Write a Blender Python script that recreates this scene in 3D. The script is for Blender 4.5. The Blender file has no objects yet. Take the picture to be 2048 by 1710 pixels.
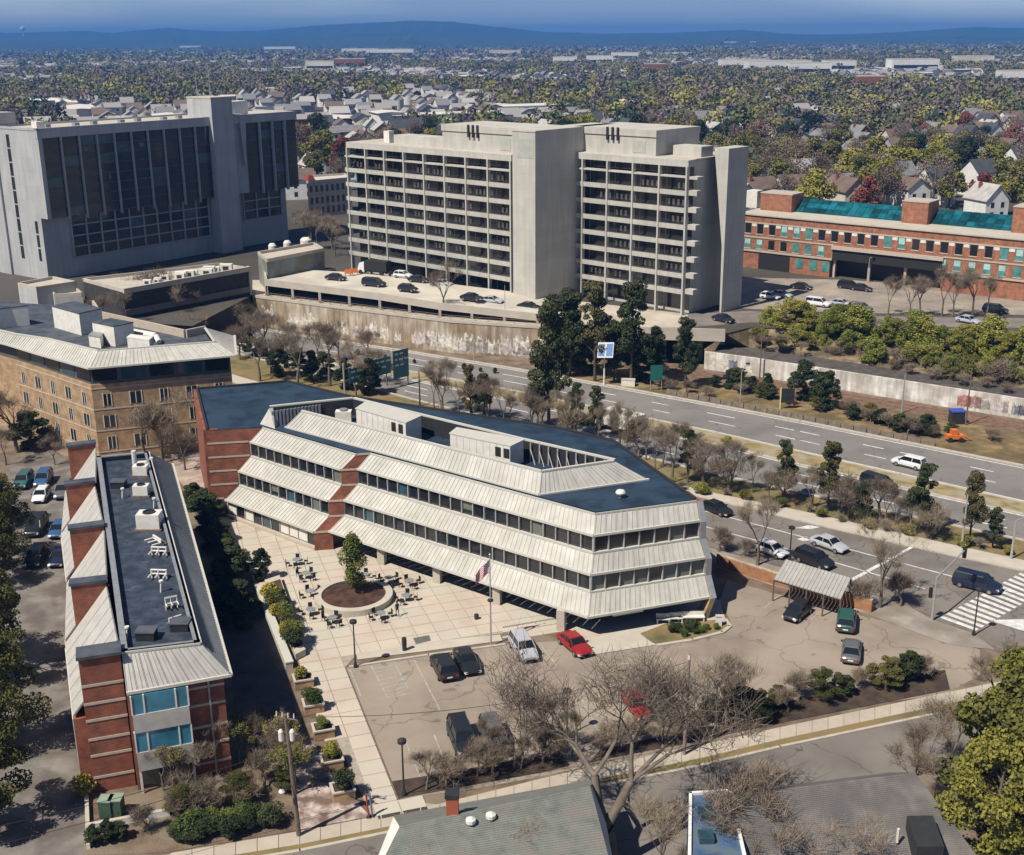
import bpy, math, random
import numpy as np
from mathutils import Vector, Matrix
S = bpy.context.scene
COL = S.collection
R_ = math.radians
# ------------------------------------------------------------------ camera, world, sun
CAMH = 58.0; FPX = 2400.0; PITCH = math.atan(780 / FPX); ROLL = -0.007
cp, sp = math.cos(PITCH), math.sin(PITCH)
FW = Vector((0, cp, -sp)); r0 = Vector((1, 0, 0)); u0 = Vector((0, sp, cp))
RT = r0 * math.cos(ROLL) + u0 * math.sin(ROLL)
UP = -r0 * math.sin(ROLL) + u0 * math.cos(ROLL)
cd = bpy.data.cameras.new('camera'); cam = bpy.data.objects.new('camera', cd); COL.objects.link(cam)
cd.sensor_fit = 'HORIZONTAL'; cd.sensor_width = 36; cd.lens = 36 * FPX / 2048
cd.clip_start = 1; cd.clip_end = 40000
M = Matrix((( RT.x, UP.x, -FW.x, 0), (RT.y, UP.y, -FW.y, 0), (RT.z, UP.z, -FW.z, CAMH), (0, 0, 0, 1)))
cam.matrix_world = M
S.camera = cam
SUN_EL, SUN_AZ = 54.0, 230.0          # azimuth clockwise from +Y
w = bpy.data.worlds.new('World'); S.world = w; w.use_nodes = True
nt = w.node_tree; bg = nt.nodes['Background']
sky = nt.nodes.new('ShaderNodeTexSky'); sky.sky_type = 'NISHITA'; sky.sun_disc = False
sky.sun_elevation = R_(SUN_EL); sky.sun_rotation = R_(SUN_AZ); sky.altitude = 60
sky.air_density = 0.5; sky.dust_density = 0.3; sky.ozone_density = 6.0
tn = nt.nodes.new('ShaderNodeTexNoise'); tn.inputs['Scale'].default_value = 2.2; tn.inputs['Detail'].default_value = 6
tm = nt.nodes.new('ShaderNodeMapping'); tm.inputs['Scale'].default_value = (1, 1, 9); tcw = nt.nodes.new('ShaderNodeTexCoord')
nt.links.new(tcw.outputs['Generated'], tm.inputs[0]); nt.links.new(tm.outputs[0], tn.inputs['Vector'])
cr_ = nt.nodes.new('ShaderNodeValToRGB'); cr_.color_ramp.elements[0].position = .42; cr_.color_ramp.elements[0].color = (1.7, 1.5, 1.5, 1)
cr_.color_ramp.elements[1].position = .62; cr_.color_ramp.elements[1].color = (2.9, 2.3, 1.85, 1); nt.links.new(tn.outputs[0], cr_.inputs[0])
mxw = nt.nodes.new('ShaderNodeMix'); mxw.data_type = 'RGBA'; mxw.blend_type = 'MULTIPLY'; mxw.inputs[0].default_value = 1
nt.links.new(sky.outputs[0], mxw.inputs[6]); nt.links.new(cr_.outputs[0], mxw.inputs[7]); nt.links.new(mxw.outputs[2], bg.inputs[0]); bg.inputs[1].default_value = 0.05
sd = bpy.data.lights.new('sun', 'SUN'); sd.energy = 5.0; sd.angle = R_(0.55); sd.color = (1.0, 0.92, 0.80)
sun = bpy.data.objects.new('sun', sd); COL.objects.link(sun)
sv = Vector((math.sin(R_(SUN_AZ)) * math.cos(R_(SUN_EL)), math.cos(R_(SUN_AZ)) * math.cos(R_(SUN_EL)), math.sin(R_(SUN_EL))))
sun.rotation_euler = sv.to_track_quat('Z', 'Y').to_euler(); sun.location = (-60, -60, 150)
S.view_settings.view_transform = 'Standard'; S.view_settings.look = 'None'
S.view_settings.exposure = 0.2; S.view_settings.gamma = 1.0; S.view_settings.use_curve_mapping = False
S.cycles.volume_bounces = 0; S.cycles.max_bounces = 6; S.cycles.diffuse_bounces = 1; S.cycles.transparent_max_bounces = 6

def ray(x, y):
    return FW + RT * ((x - 1024) / FPX) - UP * ((y - 855) / FPX)
def G(x, y, z=0.0):                    # a point of the place seen at (x, y) in the survey picture and standing at height z
    d = ray(x, y); t = (z - CAMH) / d.z
    return Vector((d.x * t, d.y * t, z))
def GY(x, y, Y):                       # the same, known by its distance Y instead of its height
    d = ray(x, y); t = Y / d.y
    return Vector((d.x * t, Y, CAMH + d.z * t))
def proj(P):
    v = Vector(P) - Vector((0, 0, CAMH)); k = v.dot(FW)
    return 1024 + FPX * v.dot(RT) / k, 855 - FPX * v.dot(UP) / k
# ------------------------------------------------------------------ materials
MATS = {}
def mat(name, col, rough=.8, var=.12, sc=.6, bump=.0, bsc=8, metal=0, var2=None, sc2=.08, emit=0, spec=.4, streak=0, rnd=0, crack=0, joint=None):
    if name in MATS: return MATS[name]
    m = bpy.data.materials.new(name); m.use_nodes = True; n = m.node_tree; L = n.links
    b = n.nodes['Principled BSDF']; b.inputs['Roughness'].default_value = rough; b.inputs['Metallic'].default_value = metal
    b.inputs['Specular IOR Level'].default_value = spec
    tc = n.nodes.new('ShaderNodeNewGeometry')
    base = n.nodes.new('ShaderNodeRGB'); base.outputs[0].default_value = (*col, 1)
    out = base.outputs[0]
    def vary(out, scale, amt, vec=None, det=5):
        t = n.nodes.new('ShaderNodeTexNoise'); t.inputs['Scale'].default_value = scale; t.inputs['Detail'].default_value = det
        L.new(vec or tc.outputs['Position'], t.inputs['Vector'])
        mr = n.nodes.new('ShaderNodeMapRange'); mr.inputs[1].default_value = .3; mr.inputs[2].default_value = .7
        mr.inputs[3].default_value = 1 - amt; mr.inputs[4].default_value = 1 + amt; L.new(t.outputs[0], mr.inputs[0])
        h = n.nodes.new('ShaderNodeHueSaturation'); L.new(out, h.inputs['Color']); L.new(mr.outputs[0], h.inputs['Value'])
        return h.outputs[0], t
    if var: out, _ = vary(out, sc, var)
    if var2:
        t = n.nodes.new('ShaderNodeTexNoise'); t.inputs['Scale'].default_value = sc2; t.inputs['Detail'].default_value = 4
        L.new(tc.outputs['Position'], t.inputs['Vector'])
        mr = n.nodes.new('ShaderNodeMapRange'); mr.inputs[1].default_value = .42; mr.inputs[2].default_value = .62; L.new(t.outputs[0], mr.inputs[0])
        mx = n.nodes.new('ShaderNodeMix'); mx.data_type = 'RGBA'; L.new(mr.outputs[0], mx.inputs[0]); L.new(out, mx.inputs[6]); mx.inputs[7].default_value = (*var2, 1)
        out = mx.outputs[2]
    if streak:
        mp = n.nodes.new('ShaderNodeMapping'); mp.inputs['Scale'].default_value = (1.2, 1.2, .12); L.new(tc.outputs['Position'], mp.inputs[0])
        out, _ = vary(out, 1.0, streak, mp.outputs[0])
    if rnd:
        oi = n.nodes.new('ShaderNodeObjectInfo'); mr = n.nodes.new('ShaderNodeMapRange'); mr.inputs[3].default_value = 1 - rnd; mr.inputs[4].default_value = 1 + rnd
        L.new(oi.outputs['Random'], mr.inputs[0]); h = n.nodes.new('ShaderNodeHueSaturation'); L.new(out, h.inputs['Color']); L.new(mr.outputs[0], h.inputs['Value']); out = h.outputs[0]
    if crack:                          # sealed cracks, oil spots and tyre-polished patches in the paving
        nz = n.nodes.new('ShaderNodeTexNoise'); nz.inputs['Scale'].default_value = .25; nz.inputs['Detail'].default_value = 3; L.new(tc.outputs['Position'], nz.inputs['Vector'])
        va = n.nodes.new('ShaderNodeVectorMath'); va.operation = 'SCALE'; va.inputs['Scale'].default_value = 5; L.new(nz.outputs['Color'], va.inputs[0])
        vb = n.nodes.new('ShaderNodeVectorMath'); vb.operation = 'ADD'; L.new(tc.outputs['Position'], vb.inputs[0]); L.new(va.outputs[0], vb.inputs[1])
        for tex, s_, lo, hi, a0, a1 in (('e', .11, .004, .010, .62, 1), ('s', .35, .10, .16, .62, 1), ('s', .09, .12, .35, .86, 1)):
            vo = n.nodes.new('ShaderNodeTexVoronoi'); vo.feature = 'DISTANCE_TO_EDGE' if tex == 'e' else 'F1'; vo.inputs['Scale'].default_value = s_; L.new(vb.outputs[0], vo.inputs['Vector'])
            mr = n.nodes.new('ShaderNodeMapRange'); mr.inputs[1].default_value = lo; mr.inputs[2].default_value = hi; mr.inputs[3].default_value = 1 - (1 - a0) * crack; mr.inputs[4].default_value = a1; L.new(vo.outputs['Distance'], mr.inputs[0])
            h = n.nodes.new('ShaderNodeHueSaturation'); L.new(out, h.inputs['Color']); L.new(mr.outputs[0], h.inputs['Value']); out = h.outputs[0]
    if joint:                          # panel or sheet joints: (width, height, darkness, horizontal?)
        sx = n.nodes.new('ShaderNodeSeparateXYZ'); L.new(tc.outputs['Position'], sx.inputs[0]); ma = n.nodes.new('ShaderNodeMath'); ma.operation = 'MULTIPLY_ADD'; L.new(sx.outputs[1], ma.inputs[0]); ma.inputs[1].default_value = -.92 if not joint[3] else .3; L.new(sx.outputs[0], ma.inputs[2])
        cb = n.nodes.new('ShaderNodeCombineXYZ'); L.new(ma.outputs[0], cb.inputs[0]); L.new(sx.outputs[1 if joint[3] else 2], cb.inputs[1])
        bt = n.nodes.new('ShaderNodeTexBrick'); L.new(cb.outputs[0], bt.inputs['Vector']); bt.offset = 0 if not joint[3] else .5; bt.inputs['Color1'].default_value = (1, 1, 1, 1); bt.inputs['Color2'].default_value = (.93, .93, .93, 1); bt.inputs['Mortar'].default_value = (joint[2],) * 3 + (1,)
        bt.inputs['Scale'].default_value = 1; bt.inputs['Brick Width'].default_value = joint[0]; bt.inputs['Row Height'].default_value = joint[1]; bt.inputs['Mortar Size'].default_value = .035
        mm = n.nodes.new('ShaderNodeMix'); mm.data_type = 'RGBA'; mm.blend_type = 'MULTIPLY'; mm.inputs[0].default_value = 1; L.new(out, mm.inputs[6]); L.new(bt.outputs[0], mm.inputs[7]); out = mm.outputs[2]
    L.new(out, b.inputs['Base Color'])
    if bump:
        t = n.nodes.new('ShaderNodeTexNoise'); t.inputs['Scale'].default_value = bsc; t.inputs['Detail'].default_value = 4; L.new(tc.outputs['Position'], t.inputs['Vector'])
        bp = n.nodes.new('ShaderNodeBump'); bp.inputs['Strength'].default_value = bump; bp.inputs['Distance'].default_value = .1
        L.new(t.outputs[0], bp.inputs['Height']); L.new(bp.outputs[0], b.inputs['Normal'])
    if emit: b.inputs['Emission Color'].default_value = (*col, 1); b.inputs['Emission Strength'].default_value = emit
    MATS[name] = m; return m
def brickmat(name, c1, c2, mortar, bw=.42, bh=.16):
    m = bpy.data.materials.new(name); m.use_nodes = True; n = m.node_tree; L = n.links; b = n.nodes['Principled BSDF']; b.inputs['Roughness'].default_value = .9
    g = n.nodes.new('ShaderNodeNewGeometry'); s = n.nodes.new('ShaderNodeSeparateXYZ'); L.new(g.outputs['Position'], s.inputs[0])
    a = n.nodes.new('ShaderNodeMath'); a.operation = 'MULTIPLY_ADD'; L.new(s.outputs[1], a.inputs[0]); a.inputs[1].default_value = .83; L.new(s.outputs[0], a.inputs[2])
    c = n.nodes.new('ShaderNodeCombineXYZ'); L.new(a.outputs[0], c.inputs[0]); L.new(s.outputs[2], c.inputs[1])
    t = n.nodes.new('ShaderNodeTexBrick'); L.new(c.outputs[0], t.inputs['Vector']); t.inputs['Color1'].default_value = (*c1, 1); t.inputs['Color2'].default_value = (*c2, 1)
    t.inputs['Mortar'].default_value = (*mortar, 1); t.inputs['Scale'].default_value = 1; t.inputs['Brick Width'].default_value = bw; t.inputs['Row Height'].default_value = bh; t.inputs['Mortar Size'].default_value = .012
    no = n.nodes.new('ShaderNodeTexNoise'); no.inputs['Scale'].default_value = .9; no.inputs['Detail'].default_value = 6; L.new(g.outputs['Position'], no.inputs['Vector'])
    mr = n.nodes.new('ShaderNodeMapRange'); mr.inputs[1].default_value = .3; mr.inputs[2].default_value = .7; mr.inputs[3].default_value = .7; mr.inputs[4].default_value = 1.3; L.new(no.outputs[0], mr.inputs[0])
    h = n.nodes.new('ShaderNodeHueSaturation'); L.new(t.outputs[0], h.inputs['Color']); L.new(mr.outputs[0], h.inputs['Value']); L.new(h.outputs[0], b.inputs['Base Color'])
    MATS[name] = m; return m
def foliage(name, cols, rough=.85):
    """leaf colour differs from tree to tree (object random) and clump to clump (noise)"""
    m = bpy.data.materials.new(name); m.use_nodes = True; n = m.node_tree; L = n.links; b = n.nodes['Principled BSDF']
    b.inputs['Roughness'].default_value = rough; b.inputs['Specular IOR Level'].default_value = .2
    g = n.nodes.new('ShaderNodeNewGeometry'); t = n.nodes.new('ShaderNodeTexNoise'); t.inputs['Scale'].default_value = 1.1; t.inputs['Detail'].default_value = 3; L.new(g.outputs['Position'], t.inputs['Vector'])
    oi = n.nodes.new('ShaderNodeObjectInfo'); ad = n.nodes.new('ShaderNodeMath'); ad.operation = 'MULTIPLY_ADD'; L.new(oi.outputs['Random'], ad.inputs[0]); ad.inputs[1].default_value = .5
    L.new(t.outputs[0], ad.inputs[2]); su = n.nodes.new('ShaderNodeMath'); su.operation = 'SUBTRACT'; L.new(ad.outputs[0], su.inputs[0]); su.inputs[1].default_value = .25
    r = n.nodes.new('ShaderNodeValToRGB'); el = r.color_ramp.elements
    k = len(cols)
    for i, c in enumerate(cols):
        p = .25 + .5 * i / (k - 1)
        e = el[i] if i < 2 else el.new(p)
        e.position = p; e.color = (*c, 1)
    L.new(su.outputs[0], r.inputs[0]); L.new(r.outputs[0], b.inputs['Base Color'])
    MATS[name] = m; return m
# ------------------------------------------------------------------ mesh helpers
class MB:
    def __init__(s): s.v = []; s.f = []; s.mi = []; s.cur = 0
    def face(s, pts):
        k = len(s.v); s.v += [tuple(p) for p in pts]; s.f.append(tuple(range(k, k + len(pts)))); s.mi.append(s.cur)
    def hexa(s, p):                    # p[0:4] bottom ring, p[4:8] top ring
        k = len(s.v); s.v += [tuple(q) for q in p]
        for f in ((0, 3, 2, 1), (4, 5, 6, 7), (0, 1, 5, 4), (1, 2, 6, 5), (2, 3, 7, 6), (3, 0, 4, 7)):
            s.f.append(tuple(k + i for i in f)); s.mi.append(s.cur)
    def box(s, x0, x1, y0, y1, z0, z1):
        s.hexa([(x0, y0, z0), (x1, y0, z0), (x1, y1, z0), (x0, y1, z0), (x0, y0, z1), (x1, y0, z1), (x1, y1, z1), (x0, y1, z1)])
    def prism(s, pts, z0, z1, top=None):
        n = len(pts); k = len(s.v)
        a = sum(pts[i][0] * pts[(i + 1) % n][1] - pts[(i + 1) % n][0] * pts[i][1] for i in range(n))
        if a < 0: pts = list(pts)[::-1]; top = list(top)[::-1] if top else None
        s.v += [(p[0], p[1], z0) for p in pts] + [(p[0], p[1], z1) for p in (top or pts)]
        s.f.append(tuple(k + i for i in range(n))[::-1]); s.f.append(tuple(k + n + i for i in range(n)))
        for i in range(n): j = (i + 1) % n; s.f.append((k + i, k + j, k + n + j, k + n + i))
        s.mi += [s.cur] * (n + 2)
    def tube(s, p0, p1, r0, r1=None, n=6, cap=True):
        p0 = Vector(p0); p1 = Vector(p1); r1 = r0 if r1 is None else r1
        d = (p1 - p0); 
        if d.length < 1e-6: return
        d.normalize(); a = d.orthogonal().normalized(); b = d.cross(a)
        k = len(s.v)
        for p, r in ((p0, r0), (p1, r1)):
            for i in range(n):
                t = 2 * math.pi * i / n; s.v.append(tuple(p + a * (r * math.cos(t)) + b * (r * math.sin(t))))
        for i in range(n): j = (i + 1) % n; s.f.append((k + i, k + j, k + n + j, k + n + i)); s.mi.append(s.cur)
        if cap: s.f.append(tuple(range(k + n, k + 2 * n))); s.f.append(tuple(range(k, k + n))[::-1]); s.mi += [s.cur] * 2
    def lathe(s, c, prof, n=16):
        k = len(s.v); c = Vector(c)
        for r, z in prof:
            for i in range(n): t = 2 * math.pi * i / n; s.v.append((c.x + r * math.cos(t), c.y + r * math.sin(t), c.z + z))
        for j in range(len(prof) - 1):
            for i in range(n):
                q = (i + 1) % n; s.f.append((k + j * n + i, k + j * n + q, k + (j + 1) * n + q, k + (j + 1) * n + i)); s.mi.append(s.cur)
        s.f.append(tuple(k + (len(prof) - 1) * n + i for i in range(n))); s.mi.append(s.cur)
    def build(s, name, m, parent=None, local=False, kind=None, label=None, smooth=False):
        me = bpy.data.meshes.new(name); o = bpy.data.objects.new(name, me); COL.objects.link(o)
        off = Vector((0, 0, 0))
        if parent is not None: o.parent = parent; off = Vector(parent.get('_w', (0, 0, 0)))
        if local: off = Vector((0, 0, 0))
        elif parent is None and s.v:
            a = np.array(s.v); off = Vector((float(a[:, 0].mean()), float(a[:, 1].mean()), float(a[:, 2].min()))); o.location = off
        va = np.array(s.v, dtype=float).reshape(-1, 3) - np.array(off)
        me.from_pydata(va.tolist(), [], s.f)
        for mm in (m if isinstance(m, (list, tuple)) else [m]): me.materials.append(mm)
        if isinstance(m, (list, tuple)): me.polygons.foreach_set('material_index', s.mi)
        if smooth: me.polygons.foreach_set('use_smooth', [True] * len(me.polygons))
        me.update()
        o['_w'] = tuple(off) if parent is None else tuple(Vector(parent.get('_w', (0, 0, 0))) )
        if kind: o['kind'] = kind
        if label: o['label'] = label
        return o
def tag(o, label, cat, group=None):
    o['label'] = label; o['category'] = cat
    if group: o['group'] = group
    return o
def thing(name, label, cat, loc, rot=0, group=None):
    o = bpy.data.objects.new(name, None); COL.objects.link(o); o.location = loc; o.rotation_euler = (0, 0, rot); o.empty_display_size = .5
    o['_w'] = tuple(Vector(loc)) if not rot else (0, 0, 0)
    return tag(o, label, cat, group)
def copy_tree(o, loc, rot=0, scale=None, label=None, group=None, kids=None):
    r = o.copy(); COL.objects.link(r); r.location = loc; r.rotation_euler = (0, 0, rot)
    if scale is not None: r.scale = scale if hasattr(scale, '__len__') else (scale,) * 3
    if label: r['label'] = label
    if group: r['group'] = group
    for ch in (kids or CH(o)):
        c = ch.copy(); COL.objects.link(c); c.parent = r
        for g in CH(ch):
            d = g.copy(); COL.objects.link(d); d.parent = c
    return r
_CH = {}
def CH(o):                             # children, looked up once per source
    if o.name not in _CH: _CH[o.name] = [c for c in COL.objects if c.parent == o]
    return _CH[o.name]
def hide_proto(o):
    for c in CH(o):
        for d in CH(c): bpy.data.objects.remove(d)
    for c in CH(o): bpy.data.objects.remove(c)
    bpy.data.objects.remove(o)
class Fr:                              # an upright frame on a facade: t along it, d out of it, z up
    def __init__(s, A, u):
        s.A = Vector((A[0], A[1], 0)); s.u = Vector((u[0], u[1], 0)).normalized(); s.n = Vector((s.u.y, -s.u.x, 0))
    def p(s, t, d, z): return s.A + s.u * t + s.n * d + Vector((0, 0, z))
    def b(s, mb, t0, t1, d0, d1, z0, z1):
        mb.hexa([s.p(t0, d1, z0), s.p(t1, d1, z0), s.p(t1, d0, z0), s.p(t0, d0, z0), s.p(t0, d1, z1), s.p(t1, d1, z1), s.p(t1, d0, z1), s.p(t0, d0, z1)])
    def tz(s, x, y, d=0):              # picture point -> (t, z) on the plane at offset d
        r = ray(x, y); A = s.p(0, d, 0); k = (A - Vector((0, 0, CAMH))).dot(s.n) / r.dot(s.n); P = Vector((0, 0, CAMH)) + r * k
        return (P - A).dot(s.u), P.z
def sheet(name, polys, z, m, parent=None, kind='structure'):
    mb = MB()
    for pl in polys: mb.face([(p[0], p[1], z) for p in pl])
    o = mb.build(name, m, parent)
    if parent is None: o['kind'] = kind
    return o
def strip(mb, a, b, z=0):
    for i in range(len(a) - 1): mb.face([(a[i].x, a[i].y, z), (b[i].x, b[i].y, z), (b[i + 1].x, b[i + 1].y, z), (a[i + 1].x, a[i + 1].y, z)])
def PX(pts, z=0): return [G(x, y, z) for x, y in pts]
def at_x(poly, xs):                    # resample a picture polyline at given x
    out = []
    for x in xs:
        for i in range(len(poly) - 1):
            (a, b), (c, d) = poly[i], poly[i + 1]
            if x <= c or i == len(poly) - 2: out.append((x, b + (d - b) * (x - a) / (c - a))); break
    return out
rnd = random.Random(7)
# palette
m_asph = mat('asphalt', (.165, .15, .135), .9, .16, .35, .3, 20, var2=(.22, .195, .17), sc2=.12, crack=1)
m_lot = mat('lot_asphalt', (.27, .225, .18), .92, .12, .5, .3, 20, var2=(.33, .28, .225), sc2=.12, crack=.8)
m_road = mat('highway_asphalt', (.19, .18, .17), .9, .13, .25, .2, 20, var2=(.22, .205, .19), sc2=.06, crack=.7)
m_conc = mat('pale_concrete', (.48, .44, .37), .9, .1, .5, .2, 12)
m_pave = mat('plaza_concrete', (.52, .44, .36), .9, .10, .3, .15, 12, rnd=.035, var2=(.50, .47, .39), sc2=.15)
m_walk = mat('sidewalk_concrete', (.44, .39, .32), .9, .08, .8, .15, 12, rnd=.05)
m_curb = mat('kerb_stone', (.45, .41, .35), .9, .12, 1)
m_grass = mat('dry_grass', (.16, .14, .06), .95, .35, .5, .5, 6, var2=(.24, .17, .075), sc2=.2)
m_dirt = mat('bare_soil', (.15, .105, .075), .95, .35, .7, .6, 5, var2=(.21, .17, .12), sc2=.3)
m_mulch = mat('mulch', (.045, .035, .028), .95, .35, 1.5, .8, 6, var2=(.085, .055, .035), sc2=.6)
m_white = mat('white_paint', (.74, .74, .72), .7, .1, 3)
m_line = mat('road_paint', (.62, .62, .60), .8, .25, 1.5)
m_band = mat('ribbed_panel', (.50, .49, .445), .75, .08, .5, .08, 6, rnd=.05, streak=.10, var2=(.45, .44, .395), sc2=.22)
m_bandc = mat('panel_cap', (.52, .51, .46), .7, .06, 2)
m_glass = mat('dark_glass', (.018, .022, .026), .12, .3, .35, spec=.9)
m_glassb = mat('blue_glass', (.035, .085, .11), .15, .4, .5, spec=.9)
m_glassg = mat('teal_glass', (.07, .24, .23), .3, .4, .8, spec=.7)
m_blind_refl = mat('reflection_toned_blind', (.15, .16, .135), .8, .15, 2)  # greenish grey imitates the ground reflected in the panes
m_roofdark = mat('dark_roof_membrane', (.014, .034, .062), .7, .35, .5, .3, 9, var2=(.024, .052, .088), sc2=.25, joint=(9, 1.1, .7, 1))
m_roofblue = mat('slate_roof', (.055, .070, .092), .7, .25, .8, .2, 10, var2=(.09, .10, .12), sc2=.4)
m_metalroof = mat('standing_seam_metal', (.47, .455, .42), .55, .1, 1.2, metal=.15, rnd=.06)
m_metalgrey = mat('grey_metal', (.30, .32, .33), .5, .15, 2, metal=.3)
m_dark = mat('dark_metal', (.03, .032, .035), .5, .2, 2)
m_black = mat('black_rubber', (.02, .02, .02), .8, .1, 2)
m_mull = mat('window_mullion', (.42, .42, .40), .6, .1, 2)
m_brick2 = brickmat('orange_brick_far', (.33, .125, .065), (.26, .10, .052), (.30, .2, .15))
m_brick = brickmat('red_brick', (.27, .078, .040), (.20, .058, .032), (.22, .14, .10))
m_brickd = brickmat('tan_brick', (.40, .26, .13), (.32, .20, .105), (.40, .33, .24))
m_coping = mat('limestone_band', (.46, .40, .33), .8, .1, 2)
m_tower = mat('cast_concrete', (.49, .475, .425), .9, .07, .25, .15, 6, streak=.09, joint=(3.1, 1.55, .86, 0))
m_tower2 = mat('left_tower_concrete', (.42, .43, .43), .9, .07, .2, .1, 6, streak=.1, joint=(3.0, 3.05, .84, 0))
m_wood = mat('weathered_wood', (.16, .12, .09), .85, .25, 3)
m_steel = mat('galvanised_steel', (.45, .45, .43), .45, .1, 3, metal=.4)
m_equip = mat('equipment_white', (.70, .68, .62), .7, .1, 1.5)
m_bark = mat('grey_bark', (.155, .125, .10), .9, .25, 2)
m_barkp = mat('pale_bark', (.15, .125, .10), .9, .3, 1.2)
m_twig = foliage('bare_twigs', [(.15, .115, .085), (.22, .175, .13), (.29, .235, .17)])
m_bud = foliage('budding_leaves', [(.10, .105, .024), (.17, .17, .034), (.27, .245, .05)])
m_green = foliage('spring_green_leaves', [(.045, .075, .022), (.085, .12, .03), (.15, .17, .04)])
m_pine = foliage('pine_needles', [(.030, .048, .020), (.060, .072, .028), (.115, .098, .038)])
m_olive = foliage('olive_leaves', [(.055, .060, .018), (.09, .092, .024), (.14, .13, .035)])
m_dkgreen = foliage('dark_evergreen', [(.022, .036, .016), (.040, .056, .022), (.065, .076, .030)])
m_yellow = foliage('yellow_blossom', [(.30, .25, .03), (.42, .32, .05), (.2, .2, .04)])
# ================================================================== THE SETTING
TZ = 6.5                               # street level beyond the sunken highway
mb = MB(); mb.face([(-9000, 20, 0), (9000, 20, 0), (9000, 400, 0), (-9000, 400, 0)]); o = mb.build('ground', m_dirt); o['kind'] = 'structure'
m_far = mat('far_ground', (.065, .058, .045), .95, .35, .05, 0, var2=(.085, .078, .07), sc2=.03)
# edge of the upper terrace, seen from left to right
edge = PX([(-260, 560), (0, 610), (200, 640), (385, 652), (505, 590), (640, 608), (900, 640), (1080, 652), (1240, 662), (1450, 668), (1500, 655), (1700, 664), (2048, 690), (2400, 716)], TZ)
mb = MB()
for i in range(len(edge) - 1):
    a, b = edge[i], edge[i + 1]
    ka, kb = 12000 / a.y, 12000 / b.y
    mb.face([(a.x, a.y, TZ), (b.x, b.y, TZ), (b.x * 1.0 if 0 else b.x * 3, 700, TZ), (a.x * 3, 700, TZ)])
mb.face([(edge[0].x * 3, 700, TZ), (edge[-1].x * 3, 700, TZ), (12000, 13000, TZ), (-12000, 13000, TZ)])
mb.face([(edge[0].x * 3, 700, TZ), (-12000, 13000, TZ), (-12000, 300, TZ), (edge[0].x, edge[0].y, TZ)])
mb.face([(edge[-1].x, edge[-1].y, TZ), (12000, 300, TZ), (12000, 13000, TZ), (edge[-1].x * 3, 700, TZ)])
o = mb.build('terrain', m_far); o['kind'] = 'structure'
# hills on the horizon, the haze's blue partly put into their base colour
def ridge(name, pts, Yf, Yc, col, seed):
    rr = random.Random(seed); xs = []; n = 160
    P = at_x(pts, [-600 + 3300 * i / n for i in range(n + 1)])
    mb = MB(); cr = []; ft = []; md = []; bk = []
    for i, (x, y) in enumerate(P):
        c = GY(x, y + rr.uniform(-.8, .8), Yc); cr.append(c); ft.append(Vector((c.x * Yf / Yc, Yf + rr.uniform(-200, 200), TZ - 1)))
        md.append(Vector((c.x * (.45 * Yf / Yc + .55), (Yf * .45 + Yc * .55) + rr.uniform(-150, 150), TZ + (c.z - TZ) * rr.uniform(.5, .66)))); bk.append(Vector((c.x * 1.15, Yc * 1.15, TZ - 1)))
    for A, B in ((ft, md), (md, cr), (cr, bk)):
        for i in range(n): mb.face([A[i], A[i + 1], B[i + 1], B[i]])
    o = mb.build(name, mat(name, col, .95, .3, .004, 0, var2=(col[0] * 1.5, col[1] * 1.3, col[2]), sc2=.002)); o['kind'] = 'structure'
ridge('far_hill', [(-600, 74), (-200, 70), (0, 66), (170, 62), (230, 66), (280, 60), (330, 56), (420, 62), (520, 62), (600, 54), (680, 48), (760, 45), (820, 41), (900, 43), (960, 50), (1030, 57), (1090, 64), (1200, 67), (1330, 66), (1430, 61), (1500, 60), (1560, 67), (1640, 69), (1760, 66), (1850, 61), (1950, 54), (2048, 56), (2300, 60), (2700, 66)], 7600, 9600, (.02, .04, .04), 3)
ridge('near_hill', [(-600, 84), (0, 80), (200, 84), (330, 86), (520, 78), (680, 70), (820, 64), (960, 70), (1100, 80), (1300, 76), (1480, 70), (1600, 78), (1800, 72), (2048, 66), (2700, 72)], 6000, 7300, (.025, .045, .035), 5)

# highway, median, second carriageway, verge, service road (picture polylines turned into ground strips)
XS = [300, 500, 650, 827, 1025, 1200, 1434, 1600, 1800, 2048, 2500]
E1 = [(300, 610), (430, 642), (600, 672), (742, 692), (900, 716), (980, 729), (1140, 758), (1295, 785), (1600, 843), (2048, 933), (2500, 1032)]
E2 = [(300, 634), (430, 668), (600, 705), (700, 722), (827, 745), (1025, 782), (1434, 867), (1600, 905), (2048, 1006), (2500, 1112)]
E3 = [(300, 642), (430, 676), (600, 714), (700, 734), (827, 760), (1025, 802), (1434, 890), (1600, 930), (2048, 1030), (2500, 1138)]
E4 = [(300, 660), (430, 696), (600, 740), (700, 766), (827, 800), (1025, 848), (1400, 943), (1558, 978), (2048, 1082), (2500, 1188)]
E5 = [(300, 700), (600, 790), (827, 845), (1025, 893), (1422, 986), (1589, 1020), (1823, 1073), (2048, 1122), (2500, 1222)]
E6 = [(300, 715), (600, 806), (827, 862), (1025, 910), (1432, 1002), (1589, 1040), (1739, 1076), (1869, 1105), (2048, 1143), (2500, 1246)]
E7 = [(300, 800), (600, 880), (827, 945), (1025, 985), (1416, 1092), (1600, 1143), (1817, 1210), (1863, 1236), (2100, 1330), (2500, 1500)]
def edgepts(E): return PX(at_x(E, XS))
e1, e2, e3, e4, e5, e6, e7 = map(edgepts, (E1, E2, E3, E4, E5, E6, E7))
def road(name, a, b, z, m):
    mb = MB(); strip(mb, a, b, z); o = mb.build(name, m); o['kind'] = 'structure'; return o
road('highway', e1, e2, .02, m_road)
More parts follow.
